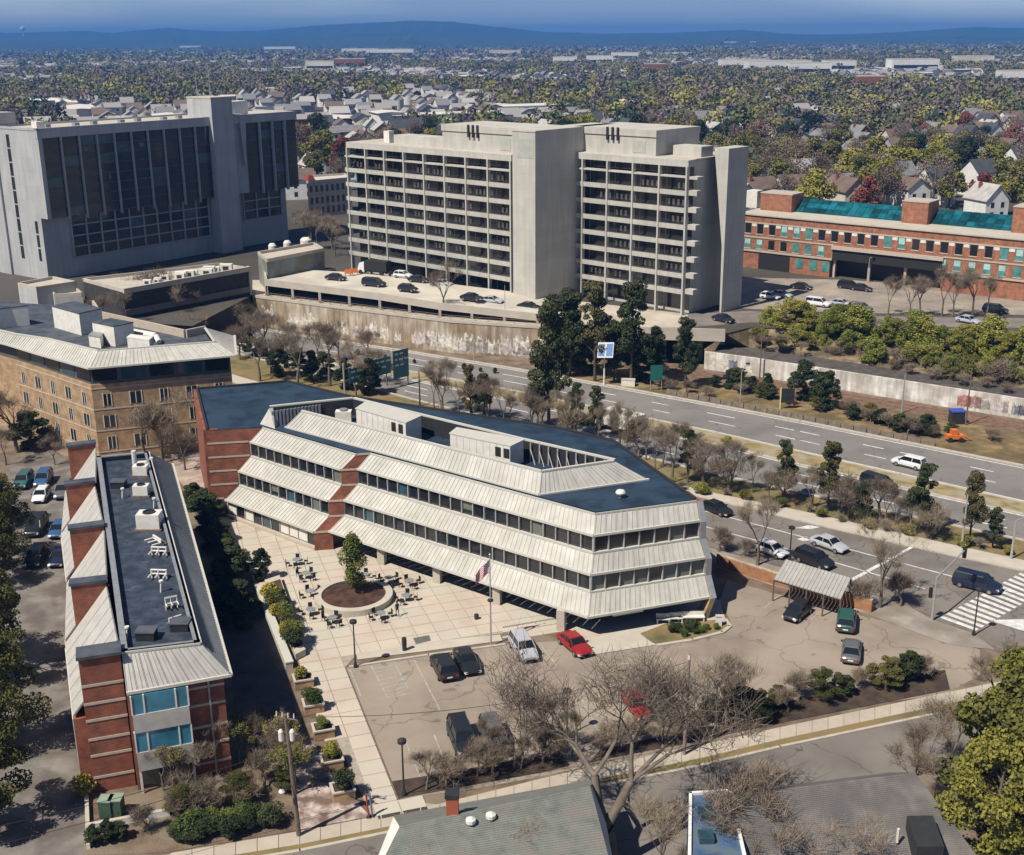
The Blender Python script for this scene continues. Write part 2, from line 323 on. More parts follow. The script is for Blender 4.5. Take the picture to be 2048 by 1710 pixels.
road('median', e2, e3, .10, mat('median_grass', (.27, .21, .095), .95, .3, .6, .4, 5, var2=(.33, .29, .20), sc2=.3))
road('second_highway', e3, e4, .02, m_road)
road('verge', e4, e5, .05, m_grass)
road('path', e5, e6, .11, m_conc)
road('service_road', e6, e7, .02, m_asph)
def kerb(name, pts, wd=.3, h=.14, m=m_curb, parent=None):
    mb = MB()
    for i in range(len(pts) - 1):
        a, b = Vector(pts[i]), Vector(pts[i + 1]); d = (b - a); d.z = 0
        if d.length < .01: continue
        d.normalize(); n_ = Vector((-d.y, d.x, 0)) * wd * .5; a = a - d * .05; b = b + d * .05
        mb.hexa([a - n_, b - n_, b + n_, a + n_] + [q + Vector((0, 0, h)) for q in (a - n_, b - n_, b + n_, a + n_)])
    o = mb.build(name, m, parent)
    if parent is None: o['kind'] = 'structure'
    return o
for e in (e1, e2, e3, e4): kerb('kerb', e, .6 if e is e1 else .4, .2)
JB = thing('jersey_barrier', 'low dark stained barrier along the far edge of the highway', 'barrier', tuple(G(1700, 868)))
for i in range(22):
    t0, t1 = i / 22, (i + .94) / 22; A_, B_ = G(1330, 790), G(1870, 897); p_, q_ = A_.lerp(B_, t0) + Vector((.3, .9, 0)), A_.lerp(B_, t1) + Vector((.3, .9, 0)); nn_ = Vector((.2, .3, 0)); mb = MB(); mb.hexa([p_, q_, q_ + nn_ * 1.4, p_ + nn_ * 1.4] + [v + nn_ * .4 + Vector((0, 0, .8)) for v in (p_, q_)] + [v + nn_ + Vector((0, 0, .8)) for v in (q_, p_)]); mb.build('barrier_segment', mat('grimy_concrete', (.17, .14, .11), .95, .3, 1.5), JB)
kerb('kerb', e6, .25, .16)
# lane markings
mb = MB()
def lerp2(a, b, k): return [p.lerp(q, k) for p, q in zip(a, b)]
def dashes(mb, line, on, off, wd=.14, z=.03):
    for i in range(len(line) - 1):
        a, b = line[i].copy(), line[i + 1].copy(); L_ = (b - a).length; d = (b - a).normalized(); n_ = Vector((-d.y, d.x, 0)) * wd; s = 0
        while s < L_ - .2:
            e = min(s + on, L_); p, q = a + d * s, a + d * e
            mb.face([(p - n_).to_tuple()[:2] + (z,), (q - n_).to_tuple()[:2] + (z,), (q + n_).to_tuple()[:2] + (z,), (p + n_).to_tuple()[:2] + (z,)]); s = e + off
dashes(mb, lerp2(e1, e2, .06), 60, 0); dashes(mb, lerp2(e1, e2, .95), 60, 0)
for k in (.34, .63): dashes(mb, lerp2(e1, e2, k), 3.2, 7)
dashes(mb, lerp2(e3, e4, .05), 60, 0); dashes(mb, lerp2(e3, e4, .95), 60, 0)
for k in (.36, .66): dashes(mb, lerp2(e3, e4, k), 3.2, 7)
dashes(mb, [G(1390, 1017), G(1560, 1062), G(1740, 1110), G(2045, 1190)], 60, 0, .1)
dashes(mb, [G(1390, 1048), G(1600, 1105), G(1850, 1178)], 60, 0, .1)
mb.face(PX([(1832, 1092), (1826, 1090), (1700, 1158), (1706, 1162)], .03))       # stop line
mb.face(PX([(1590, 1056), (1618, 1050), (1640, 1054), (1622, 1058)], .03)); mb.face(PX([(1594, 1078), (1612, 1073), (1624, 1080), (1606, 1082)], .03))
mb.face(PX([(2048, 1238), (1985, 1240), (1990, 1244), (2048, 1262)], .034))
o = mb.build('road_markings', m_line); o['kind'] = 'structure'
# cross street at the right with the zebra crossing
sheet('cross_street', [PX([(1863, 1238), (1941, 1262), (2000, 1300), (2500, 1480), (2700, 1380), (2700, 1250), (2048, 1128), (1990, 1150)])], .024, m_asph)
cwa, cwb = G(1880, 1236), G(2046, 1143); cwc, cwd = G(1952, 1262), G(2110, 1170)
n = 15
for i in range(n):
    a0, a1 = cwa.lerp(cwb, i / n), cwa.lerp(cwb, (i + .52) / n); b0, b1 = cwc.lerp(cwd, i / n), cwc.lerp(cwd, (i + .52) / n)
    mb = MB(); mb.face([(q.x, q.y, .034) for q in (a0, b0, b1, a1)]); o = mb.build('crossing_stripe', m_line); o['kind'] = 'structure'
# parking lot behind the row of planters, and the yard to its right
lot = PX([(690, 1337), (857, 1310), (1010, 1290), (1115, 1282), (1190, 1310), (1315, 1290), (1385, 1280), (1452, 1262), (1462, 1245), (1440, 1200), (1455, 1160), (1560, 1190), (1690, 1225), (1863, 1262), (1960, 1300), (1960, 1350), (1890, 1390), (1700, 1412), (1556, 1440), (1400, 1500), (1150, 1540), (950, 1578), (795, 1598)])
sheet('parking_lot', [lot], .012, m_lot)
kerb('kerb', PX([(1315, 1292), (1385, 1281), (1445, 1266), (1460, 1254), (1450, 1240)]), .4, .16)
kerb('kerb', PX([(700, 1335), (857, 1311), (1010, 1290)]), .3, .15)
kerb('kerb', PX([(690, 1337), (795, 1600)]), .2, .08, m_wood)
# asphalt patches and parking bays
mb = MB()
def line(mb, p, q, wd=.07, z=.02):
    a, b = G(*p), G(*q); d = (b - a).normalized(); n_ = Vector((-d.y, d.x, 0)) * wd
    mb.face([(v.x, v.y, z) for v in (a - n_, b - n_, b + n_, a + n_)])
for p, q in (((742, 1332), (775, 1395)), ((790, 1327), (820, 1385)), ((775, 1395), (820, 1387)), ((828, 1320), (880, 1420)), ((975, 1300), (1000, 1340)), ((1078, 1285), (1112, 1330)), ((700, 1340), (722, 1392)),
             ((810, 1480), (850, 1580)), ((868, 1470), (905, 1560)), ((1000, 1440), (1040, 1540)), ((1085, 1420), (1130, 1520)), ((1165, 1400), (1215, 1500)), ((1190, 1330), (1330, 1325)), ((1530, 1215), (1560, 1190)), ((1620, 1240), (1655, 1213))):
    line(mb, p, q)
for k in range(8): line(mb, (745 + k * 5, 1338 + k * 7.5), (790 + k * 4, 1330 + k * 7.2), .05)
o = mb.build('parking_lines', mat('worn_paint', (.36, .34, .30), .9, .3, 2)); o['kind'] = 'structure'
# planting strip at the bottom edge of the lot, at the yard side, and the front bed
sheet('planting_bed', [PX([(797, 1598), (960, 1568), (1110, 1540), (1140, 1530), (1120, 1505), (900, 1545), (775, 1565)])], .05, m_mulch)
sheet('planting_bed', [PX([(1180, 1525), (1400, 1482), (1558, 1447), (1900, 1380), (1890, 1340), (1560, 1408), (1480, 1370), (1440, 1380), (1480, 1440), (1200, 1500)])], .05, m_mulch)
sheet('planting_bed', [PX([(1300, 1283), (1318, 1290), (1385, 1279), (1445, 1264), (1455, 1250), (1440, 1240), (1330, 1248), (1280, 1268)])], .06, m_grass)
# brown slope under the plaza edge, concrete ledge beside it
sheet('ledge', [PX([(715, 1320), (860, 1302), (1005, 1282), (1000, 1270), (850, 1285), (712, 1306)])], .06, m_conc)
# street at the bottom, verge and kerb
s_up = [(-100, 1778), (340, 1708), (600, 1664), (880, 1609), (1135, 1546), (1400, 1492), (1560, 1456), (1900, 1385), (2150, 1333)]
s_lo = [(-100, 1800), (340, 1732), (600, 1690), (880, 1634), (1135, 1572), (1400, 1518), (1560, 1480), (1900, 1408), (2150, 1353)]
v_lo = [(-100, 1815), (340, 1748), (600, 1704), (880, 1646), (1135, 1587), (1400, 1534), (1560, 1496), (1900, 1424), (2150, 1368)]
xs = [-100, 340, 600, 880, 1135, 1400, 1560, 1900, 2150]
sa, sb, sc_ = PX(at_x(s_up, xs)), PX(at_x(s_lo, xs)), PX(at_x(v_lo, xs))
mb = MB(); strip(mb, sb, sc_, .06); o = mb.build('grass_strip', m_grass); o['kind'] = 'structure'
kerb('kerb', [p.lerp(q, .95) for p, q in zip(sb, sc_)], .3, .16)
st_lo = PX([(-100, 2150), (340, 2060), (600, 2010), (880, 1900), (1135, 1800), (1400, 1700), (1560, 1640), (1900, 1530), (2150, 1460)])
mb = MB(); strip(mb, sc_, st_lo, .014); o = mb.build('street', m_asph); o['kind'] = 'structure'
sheet('forecourt', [PX([(1123, 1225), (1440, 1200), (1452, 1245), (1440, 1256), (1330, 1250), (1283, 1266), (1300, 1283), (1314, 1290), (1185, 1310), (1120, 1272)])], .045, m_conc)
sheet('sidewalk', [PX([(1416, 1095), (1600, 1146), (1817, 1213), (1866, 1240), (1950, 1268), (1990, 1300), (1900, 1290), (1742, 1232), (1640, 1198), (1540, 1170), (1432, 1134)])], .04, mat('grey_walk', (.30, .27, .235), .9, .25, .5, .3, 8, var2=(.22, .185, .15), sc2=.3))
# ---- paving laid slab by slab
def slab_mesh(w_, d_, h):
    mb = MB(); g_ = .035
    x0, x1, y0, y1 = g_, w_ - g_, g_, d_ - g_
    mb.hexa([(x0, y0, 0), (x1, y0, 0), (x1, y1, 0), (x0, y1, 0), (x0 + .02, y0 + .02, h), (x1 - .02, y0 + .02, h), (x1 - .02, y1 - .02, h), (x0 + .02, y1 - .02, h)])
    me = bpy.data.meshes.new('slab'); me.from_pydata(mb.v, [], mb.f); me.update(); return me
def inside(p, poly):
    c = False; n = len(poly)
    for i in range(n):
        a, b = poly[i], poly[i - 1]
        if (a.y > p.y) != (b.y > p.y) and p.x < (b.x - a.x) * (p.y - a.y) / (b.y - a.y) + a.x: c = not c
    return c
def pave(parent, name, poly, A, u, size, h, m, z=0):
    me = slab_mesh(size, size, h); me.materials.append(m); u = Vector((u.x, u.y, 0)).normalized(); v = Vector((-u.y, u.x, 0)); ang = math.atan2(u.y, u.x); k = 0
    for i in range(-60, 61):
        for j in range(-60, 61):
            c = A + u * ((i + .5) * size) + v * ((j + .5) * size)
            if inside(c, poly):
                o = bpy.data.objects.new(name, me); COL.objects.link(o); o.parent = parent; q = A + u * (i * size) + v * (j * size)
                o.location = (q.x, q.y, z); o.rotation_euler = (0, 0, ang); k += 1
    return k
plaza_poly = PX([(441, 1032), (628, 1088), (700, 1072), (1123, 1212), (1200, 1260), (1180, 1295), (1125, 1262), (1000, 1268), (715, 1308), (690, 1335), (795, 1600), (880, 1610), (745, 1638), (560, 1230), (510, 1160), (430, 1050)])
o = sheet('plaza', [plaza_poly], .03, m_pave); o['_w'] = (0, 0, 0); o.location = (0, 0, 0)
# the sheet above was recentred on its own middle: put the vertices back in world space so that slabs can be its children
for v in o.data.vertices: pass
def world_sheet(name, poly, z, m):
    me = bpy.data.meshes.new(name); me.from_pydata([(p.x, p.y, z) for p in poly], [], [tuple(range(len(poly)))]); me.materials.append(m)
    o = bpy.data.objects.new(name, me); COL.objects.link(o); o['kind'] = 'structure'; o['_w'] = (0, 0, 0); return o
bpy.data.objects.remove(o)
plaza = world_sheet('plaza', plaza_poly, .03, mat('joint_mortar', (.34, .30, .25), .9, .2, 2))
UM = Vector((.797, -.604, 0)); VM = Vector((.942, .335, 0))
wk = (G(795, 1600) - G(690, 1335)).normalized()
KP = pave(plaza, 'paving_slab', plaza_poly, G(690, 1335), wk, 2.05, .07, m_pave, .015)
sw = world_sheet('sidewalk', sa + sb[::-1], .03, MATS['joint_mortar'])
# sidewalk slabs follow the kerb line
for i in range(1, len(xs) - 1):
    a0, a1, b0, b1 = sa[i], sa[i + 1], sb[i], sb[i + 1]; L_ = (a1 - a0).length; k = max(1, round(L_ / 1.7))
    for j in range(k):
        t0, t1 = (j + .02) / k, (j + .98) / k
        q = [b0.lerp(b1, t0), b0.lerp(b1, t1), a0.lerp(a1, t1), a0.lerp(a1, t0)]
        mb = MB(); mb.hexa([(p.x, p.y, .03) for p in q] + [(p.x, p.y, .085) for p in q]); mb.build('sidewalk_slab', m_walk, sw)
# left side: alley with parked cars, drive, beds
sheet('driveway', [PX([(0, 1712), (-60, 1720), (-60, 1300), (0, 1180), (20, 930), (60, 905), (140, 905), (150, 1100), (150, 1330), (160, 1500), (178, 1600), (165, 1712)])], .012, mat('grey_drive', (.19, .175, .155), .92, .3, .5, .3, 12, var2=(.12, .10, .085), sc2=.35))
sheet('planting_bed', [PX([(175, 1600), (165, 1712), (330, 1706), (600, 1660), (610, 1500), (480, 1480), (470, 1530), (275, 1590)])], .03, m_dirt)
sheet('alley', [PX([(385, 985), (432, 1050), (505, 1160), (545, 1230), (610, 1495), (480, 1480), (440, 1200), (385, 1010)])], .04, mat('shade_darkened_asphalt', (.085, .085, .09), .9, .25, .5, .3, 8, crack=.8))  # asphalt darkened, the building's shadow partly put into its colour
sheet('gravel_bed', [PX([(568, 1500), (622, 1478), (668, 1560), (742, 1634), (600, 1660), (590, 1600)])], .045, mat('pale_mottled_gravel', (.46, .38, .34), .95, .5, 1.2, .5, 6, var2=(.16, .11, .085), sc2=.7))
sheet('forecourt', [PX([(340, 905), (470, 905), (440, 1032), (395, 1000), (355, 960)])], .035, mat('worn_paving', (.42, .35, .29), .9, .35, .8, .3, 8, var2=(.30, .22, .17), sc2=.4))
sheet('walkway', [PX([(-60, 860), (80, 870), (150, 935), (330, 960), (300, 900), (0, 820)])], .03, mat('leaf_litter', (.26, .20, .15), .95, .35, .9, .5, 5, var2=(.17, .135, .105), sc2=.4))
# verge above the highway with bushes, railway bed
rail_b = [(1380, 757), (1500, 775), (1640, 797), (1875, 837), (2048, 866), (2500, 950)]
rail_t = [(1380, 738), (1500, 753), (1640, 775), (1875, 815), (2048, 842), (2500, 925)]
e1r = PX(at_x(E1, [1100, 1200, 1380, 1500, 1640, 1800, 2048, 2500])); rb = PX(at_x([(1100, 704), (1200, 722)] + rail_b, [1100, 1200, 1380, 1500, 1640, 1800, 2048, 2500]))
mb = MB(); strip(mb, rb, e1r, .03); o = mb.build('verge', mat('rough_grass', (.22, .16, .075), .95, .4, .6, .5, 4, var2=(.12, .09, .045), sc2=.2)); o['kind'] = 'structure'
rt = PX(at_x([(1100, 676), (1200, 691)] + rail_t, [1100, 1200, 1380, 1500, 1640, 1800, 2048, 2500]))
mb = MB(); strip(mb, rt, rb, .05); o = mb.build('railway_bed', mat('ballast', (.17, .11, .075), .95, .4, .9, .5, 6)); o['kind'] = 'structure'
for k in (.25, .6):
    kerb('rail', lerp2(rt, rb, k), .12, .14, mat('rusty_rail', (.20, .11, .07), .6, .2, 2))

# ---- retaining wall of the sunken highway (real height, stained concrete, coping and guard rail)
def poly_wall(name, pts, z0, z1, th, m, parent=None):
    mb = MB()
    for i in range(len(pts) - 1):
        a, b = Vector(pts[i]), Vector(pts[i + 1]); d = (b - a); d.z = 0; d.normalize(); n_ = Vector((d.y, -d.x, 0))
        q = [a, b, b - n_ * th, a - n_ * th]
        mb.hexa([(p.x, p.y, z0) for p in q] + [(p.x, p.y, z1) for p in q])
    return mb.build(name, m, parent)
wl = edge[4:8]
m_rwall = mat('stained_concrete', (.44, .38, .30), .95, .15, .5, .2, 4, var2=(.27, .20, .12), sc2=.13, streak=.42, joint=(4.5, 9, .7, 0))
T = thing('retaining_wall', 'long stained concrete retaining wall below the parking deck beside the highway', 'wall', (wl[1].x, wl[1].y, 0))
poly_wall('wall_face', wl, 0, TZ - .5, .6, m_rwall, T)
poly_wall('coping', [p + Vector((0, -.12, 0)) for p in wl], TZ - .499, TZ + .05, .9, m_conc, T)
mb = MB()
for i in range(len(wl) - 1):
    L_ = (wl[i + 1] - wl[i]).length; k = int(L_ / 2.5)
    for j in range(k):
        p = wl[i].lerp(wl[i + 1], j / k); mb.tube((p.x, p.y + .3, TZ), (p.x, p.y + .3, TZ + .85), .05, n=4)
    for h in (.45, .85): mb.tube((wl[i].x, wl[i].y + .3, TZ + h), (wl[i + 1].x, wl[i + 1].y + .3, TZ + h), .06, n=4)
mb.build('guard_rail', mat('rusty_guard_rail', (.17, .12, .085), .8, .2, 1), T)
# graffiti: blocks of faded paint low on the wall
cols = [(.40, .20, .17), (.60, .57, .52), (.14, .17, .22), (.57, .54, .46), (.50, .43, .42), (.12, .12, .12)]; PALE = [1, 3, 3, 4]
def graffiti(T, fr_a, fr_b, n, z0, z1, seed, w0=1.5, w1=4.5, out=.02, pale=False):
    r_ = random.Random(seed); d = (fr_b - fr_a); L_ = d.length; fr = Fr(fr_a, d); pick = [cols[q] for q in PALE] if pale else cols
    for i in range(n):
        t = L_ * (i + r_.uniform(.1, .5)) / n; wd = r_.uniform(w0, w1); mb = MB(); h = z0 + (z1 - z0) * r_.uniform(.5, 1)
        k = 9; up = [fr.p(t + wd * a / k, out, h + (r_.uniform(-1.6, .5) if pale else r_.uniform(-.35, .2))) for a in range(k + 1)]; lo = [fr.p(t + wd * a / k, out, z0 + r_.uniform(-.1, .3)) for a in range(k + 1)]
        for a in range(k): mb.face([lo[a], lo[a + 1], up[a + 1], up[a]])
        c = r_.choice(pick); mb.build('graffiti', mat('graffiti_%d' % cols.index(c), c, .9, .45, 1.6), T)
graffiti(T, wl[2], wl[3], 13, .4, 4.6, 4, 1.2, 4.5, pale=True)
graffiti(T, wl[1], wl[2], 9, .8, 5.2, 9, 1.0, 5, pale=True)
graffiti(T, wl[0], wl[1], 3, 1.5, 5.4, 10, 1.5, 6, pale=True)
# abutment set back below the overpass and its deck
ov = edge[7:10]
T = thing('overpass', 'dark overpass slab over the railway behind the pines', 'bridge', (ov[0].x, ov[0].y + 5, 0))
mb = MB(); mb.prism([(p.x, p.y - .2) for p in ov] + [(p.x * 1.06, p.y + 30) for p in ov[::-1]], TZ - 1.4, TZ - .01); mb.build('deck_slab', m_conc, T)
mb = MB(); mb.prism([(ov[0].x * 1.05, ov[0].y + 22), (ov[2].x * 1.05, ov[2].y + 22), (ov[2].x * 1.06, ov[2].y + 24), (ov[0].x * 1.06, ov[0].y + 24)], 0, TZ - 1.4); mb.build('abutment', m_conc, T)
for k in range(5):
    p = ov[0].lerp(ov[2], (k + .5) / 5); mb = MB(); mb.box(p.x - .4, p.x + .4, p.y + 5, p.y + 5.8, 0, TZ - 1.4); mb.build('pier', m_conc, T)
kerb('parapet', [p + Vector((0, .2, 0)) for p in ov], .3, 0, m_conc, T) if 0 else None
mb = MB()
for i in range(2): 
    a, b = ov[i], ov[i + 1]; mb.hexa([(a.x, a.y - .15, TZ), (b.x, b.y - .15, TZ), (b.x, b.y + .15, TZ), (a.x, a.y + .15, TZ), (a.x, a.y - .15, TZ + .9), (b.x, b.y - .15, TZ + .9), (b.x, b.y + .15, TZ + .9), (a.x, a.y + .15, TZ + .9)])
mb.build('parapet', m_conc, T)
# white wall along the railway, dark gravel shelf and scrub slope up to the street
rw = PX([(1408, 738), (1500, 751), (1640, 773), (1800, 799), (2048, 839), (2400, 903)])
T = thing('railway_wall', 'long whitewashed wall along the railway with graffiti at its right end', 'wall', (rw[2].x, rw[2].y, 0))
poly_wall('wall_face', rw, 0, 3.3, .5, mat('whitewash', (.60, .58, .54), .9, .2, .7, .2, 4, streak=.3, var2=(.42, .39, .34), sc2=.4), T)
graffiti(T, rw[3].lerp(rw[4], .45), rw[4], 9, .5, 2.9, 12, 1.2, 2.6)
graffiti(T, rw[0], rw[1], 4, .4, 2.6, 15, 1, 2.5)
sh0 = [Vector((p.x, p.y + .4, 3.28)) for p in rw]; sh1 = [Vector((p.x * 1.02, p.y + 7 - i * .3, 3.5)) for i, p in enumerate(rw)]
te = [G(1450, 668, TZ), edge[10], edge[11], G(1850, 675, TZ), edge[12], edge[13]]
mb = MB()
for i in range(5): mb.face([sh0[i], sh0[i + 1], sh1[i + 1], sh1[i]])
o = mb.build('gravel_shelf', mat('dark_gravel', (.085, .075, .068), .95, .3, 1, .5, 5)); o['kind'] = 'structure'
mb = MB()
for i in range(5): mb.face([sh1[i], sh1[i + 1], te[i + 1] + Vector((0, .3, 0)), te[i] + Vector((0, .3, 0))])
mb.face([rw[0], sh0[0], sh1[0], te[0]]); 
o = mb.build('bank', mat('scrub_soil', (.21, .155, .095), .95, .5, .8, .6, 4, var2=(.10, .085, .045), sc2=.35)); o['kind'] = 'structure'
# street and car park on the upper level at the right
sheet('upper_street', [PX([(1375, 628), (1500, 622), (1700, 632), (2048, 636), (2500, 640), (2500, 664), (2048, 656), (1700, 652), (1500, 645), (1375, 655)], TZ)], TZ + .03, mat('upper_asphalt', (.20, .175, .155), .9, .2, .3, .2, 10))
sheet('car_park', [PX([(1485, 555), (1700, 560), (2048, 588), (2500, 620), (2500, 640), (2048, 630), (1700, 626), (1500, 618), (1470, 615)], TZ)], TZ + .02, mat('upper_lot', (.33, .285, .235), .9, .2, .25, .2, 10, var2=(.23, .20, .165), sc2=.08, crack=.8))
# ================================================================== MAIN OFFICE BUILDING (three ribbed bands, stepped back)
def lerp(a, b, k): return a + (b - a) * k
ZL = [2.4, 4.2, 6.1, 7.9, 9.8, 11.6]
Lp0 = [(450, 1000), (481.6, 972), (474, 942), (504, 914), (498, 883.5), (526, 855.5)]
Lp1 = [(627.6, 1065), (659, 1032), (655.5, 1002.8), (684, 970), (681, 940.6), (712.7, 909)]
Mp0 = [(657, 1063), (689, 1031), (687, 1001), (717, 969), (713, 938), (741, 907)]
Mp1 = [(1176, 1236), (1179, 1183), (1184, 1152), (1187, 1105), (1187, 1074), (1191, 1028)]
Mp2 = [(1420, 1195), (1415, 1147), (1405, 1118), (1400, 1075), (1398, 1043), (1393, 1002)]
def lv(P): return [G(x, y, z) for (x, y), z in zip(P, ZL)]
L0, L1, M0, M1, M2 = map(lv, (Lp0, Lp1, Mp0, Mp1, Mp2))
# keep each window wall upright: the foot of a band stands over the head of the band below
for q in (L0, L1, M0, M1, M2):
    for k in (1, 3):
        a = (Vector((q[k].x, q[k].y, 0)) + Vector((q[k + 1].x, q[k + 1].y, 0))) / 2
        q[k].x, q[k].y = a.x, a.y; q[k + 1].x, q[k + 1].y = a.x, a.y
C0 = (L0[0] + M2[0]) / 2
off = thing('office_building', 'low white office building with three sloping ribbed bands above the plaza', 'building', (C0.x, C0.y + 8, 0))
def inward(a, b, d=.5):
    t = Vector((b.x - a.x, b.y - a.y, 0)).normalized(); return Vector((-t.y, t.x, 0)) * d
def panel_band(a0, b0, a1, b1, pw=1.15, parent=None, m=None, name='panel', lip=.16):
    """sloping band a0-b0 (foot) to a1-b1 (head) laid panel by panel, each with two raised ribs"""
    Ln = (b0 - a0).length; n = max(1, round(Ln / pw)); nv = (b0 - a0).cross(a1 - a0).normalized()
    if nv.z < 0: nv = -nv
    for i in range(n):
        t0, t1 = i / n, (i + 1) / n; g_ = .018 / Ln * 1.0
        p = [lerp(a0, b0, t0 + g_), lerp(a0, b0, t1 - g_), lerp(a1, b1, t1 - g_), lerp(a1, b1, t0 + g_)]
        mb = MB(); mb.hexa([q - nv * .12 for q in p] + [q + nv * .0 for q in p])
        for k in (0, .5):
            s0, s1 = lerp(p[0], p[1], k), lerp(p[0], p[1], k + .07); s3, s2 = lerp(p[3], p[2], k), lerp(p[3], p[2], k + .07)
            mb.hexa([s0, s1, s2, s3] + [q + nv * .055 for q in (s0, s1, s2, s3)])
        mb.build(name, m or m_band, parent)
    mb = MB()                                              # foot and head trims
    for a, b, h in ((a0, b0, .16), (a1, b1, .12)):
        w_ = inward(a, b, .22); q = [a - w_ * .5, b - w_ * .5, b + w_, a + w_]
        mb.hexa([v + Vector((0, 0, -h * .5)) for v in q] + [v + Vector((0, 0, h)) for v in q])
    mb.build('band_trim', m_bandc, parent)
def ribbon(a, b, z0, z1, pw, parent, inset=.25, seed=0, blinds=.3):
    """window ribbon: mullions, one pane per bay, some panes with blinds coloured as reflected ground"""
    r_ = random.Random(seed); t = Vector((b.x - a.x, b.y - a.y, 0)); L_ = t.length; fr = Fr(a, t); n = max(2, round(L_ / pw))
    for i in range(n):
        mb = MB(); fr.b(mb, i * L_ / n + .05, (i + 1) * L_ / n - .05, -inset - .06, -inset, z0 + .04, z1 - .04)
        o = mb.build('window', m_glass if r_.random() > .05 else m_glassb, parent)
        if r_.random() < blinds:
            mb = MB(); fr.b(mb, i * L_ / n + .09, (i + 1) * L_ / n - .09, -inset + .001, -inset + .02, z0 + (.04 if r_.random() < .7 else .7), z1 - .05); mb.build('blind', m_blind_refl, o)
    for i in range(n + 1): mb = MB(); fr.b(mb, i * L_ / n - .05, i * L_ / n + .05, -inset, -.02, z0, z1); mb.build('mullion', m_mull, parent)
for k in (0, 2, 4):
    panel_band(L0[k], L1[k], L0[k + 1], L1[k + 1], parent=off)
    panel_band(M0[k], M1[k], M0[k + 1], M1[k + 1], parent=off)
    panel_band(M1[k], M2[k], M1[k + 1], M2[k + 1], parent=off)
for k, s in ((1, 1), (3, 2)):
    ribbon(L0[k], L1[k], ZL[k], ZL[k + 1], 1.55, off, seed=s, blinds=.05)
    ribbon(M0[k], M1[k], ZL[k], ZL[k + 1], 1.6, off, seed=s + 5, blinds=.10 if k == 1 else .06)
    ribbon(M1[k], M2[k], ZL[k], ZL[k + 1], 1.6, off, seed=s + 9, blinds=.7 if k == 1 else .4)
# solid storeys behind the ribbons, ground floor set back under the soffit, brick left end
def poly2(pts): return [(p.x, p.y) for p in pts]
back_l, back_r = G(575, 765, 11.6), G(1230, 885, 11.6)
R11 = PX([(392, 780), (575, 765), (700, 795), (1110, 857), (1230, 885)], 11.6)
e0 = G(412, 862, 11.6)
def inset(a, b, d): return inward(a, b, d)
for k in range(5):
    a, b, c1, c2, d_ = (L0[min(k + 1, 5)] if k % 2 == 0 else L0[k]), (L1[min(k + 1, 5)] if k % 2 == 0 else L1[k]), (M0[min(k + 1, 5)] if k % 2 == 0 else M0[k]), (M1[min(k + 1, 5)] if k % 2 == 0 else M1[k]), (M2[min(k + 1, 5)] if k % 2 == 0 else M2[k])
    i1, i2, i3 = inset(a, b, .55), inset(c1, c2, .55), inset(c2, d_, .55)
    pts = [a + i1, b + i1, c1 + i2, c2 + i2 + i3 * .6, d_ + i3] + [Vector(R11[4]), Vector(R11[3]), Vector(R11[2]), Vector(R11[1]), Vector(R11[0]), e0]
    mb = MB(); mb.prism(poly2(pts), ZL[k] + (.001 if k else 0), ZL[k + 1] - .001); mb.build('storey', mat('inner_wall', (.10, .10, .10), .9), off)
# flat roof
roofp = [L0[5], L1[5], M0[5], M1[5], M2[5], R11[4], R11[3], R11[2], R11[1], R11[0], e0]
mb = MB(); mb.prism(poly2(roofp), 11.6, 11.72); mb.build('roof', m_roofdark, off)
mb = MB()
for a, b in ((R11[4], M2[5]), (R11[3], R11[4]), (R11[2], R11[3]), (R11[1], R11[2]), (R11[0], R11[1]), (e0, R11[0])):
    w_ = inward(a, b, .3); mb.hexa([(p.x, p.y, 11.3) for p in (a, b, b - w_, a - w_)] + [(p.x, p.y, 11.98) for p in (a, b, b - w_, a - w_)])
mb.build('parapet', m_dark, off)
# brick end walls with limestone bands
def brick_poly(name, pts3, th, parent, m=None):
    """vertical wall panel from its outline, given thickness"""
    nv = (pts3[1] - pts3[0]).cross(pts3[2] - pts3[0]); nv.z = 0; nv.normalize()
    if nv.y > 0: nv = -nv
    k = len(pts3); mb = MB(); mb.v = [tuple(p) for p in pts3] + [tuple(p - nv * th) for p in pts3]
    mb.f = [tuple(range(k)), tuple(range(k, 2 * k))[::-1]] + [(i, i + k, (i + 1) % k + k, (i + 1) % k) for i in range(k)]; mb.mi = [0] * len(mb.f)
    return mb.build(name, m or m_brick, parent)
base_e = Vector((e0.x, e0.y, 0))
l0b = Vector((L0[0].x, L0[0].y, 0))
vdir = (Vector((L0[5].x, L0[5].y, 0)) - base_e).normalized()
def onv(P): # put point on the vertical end plane
    k = (Vector((P.x, P.y, 0)) - base_e).dot(vdir); q = base_e + vdir * k; return Vector((q.x, q.y, P.z))
end = [base_e, onv(Vector((L0[0].x, L0[0].y, 0))), onv(L0[0])] + [onv(p) for p in L0[1:]] + [Vector((e0.x, e0.y, 11.75))]
brick_poly('brick_wall', end, .5, off)
for z in (.5, 2.4, 4.3, 6.1, 7.95, 9.8):
    k = max(i for i in range(6) if ZL[i] <= z + .2) if z >= 2.4 else 0
    q = onv(L0[k]); nd = Vector((vdir.y, -vdir.x, 0))
    a, b = Vector((base_e.x, base_e.y, z)), Vector((q.x, q.y, z)) - vdir * .15
    mb = MB(); mb.hexa([a + nd * .05, b + nd * .05, b - nd * .1, a - nd * .1] + [p + Vector((0, 0, .22)) for p in (a + nd * .05, b + nd * .05, b - nd * .1, a - nd * .1)]); mb.build('stone_band', m_coping, off)
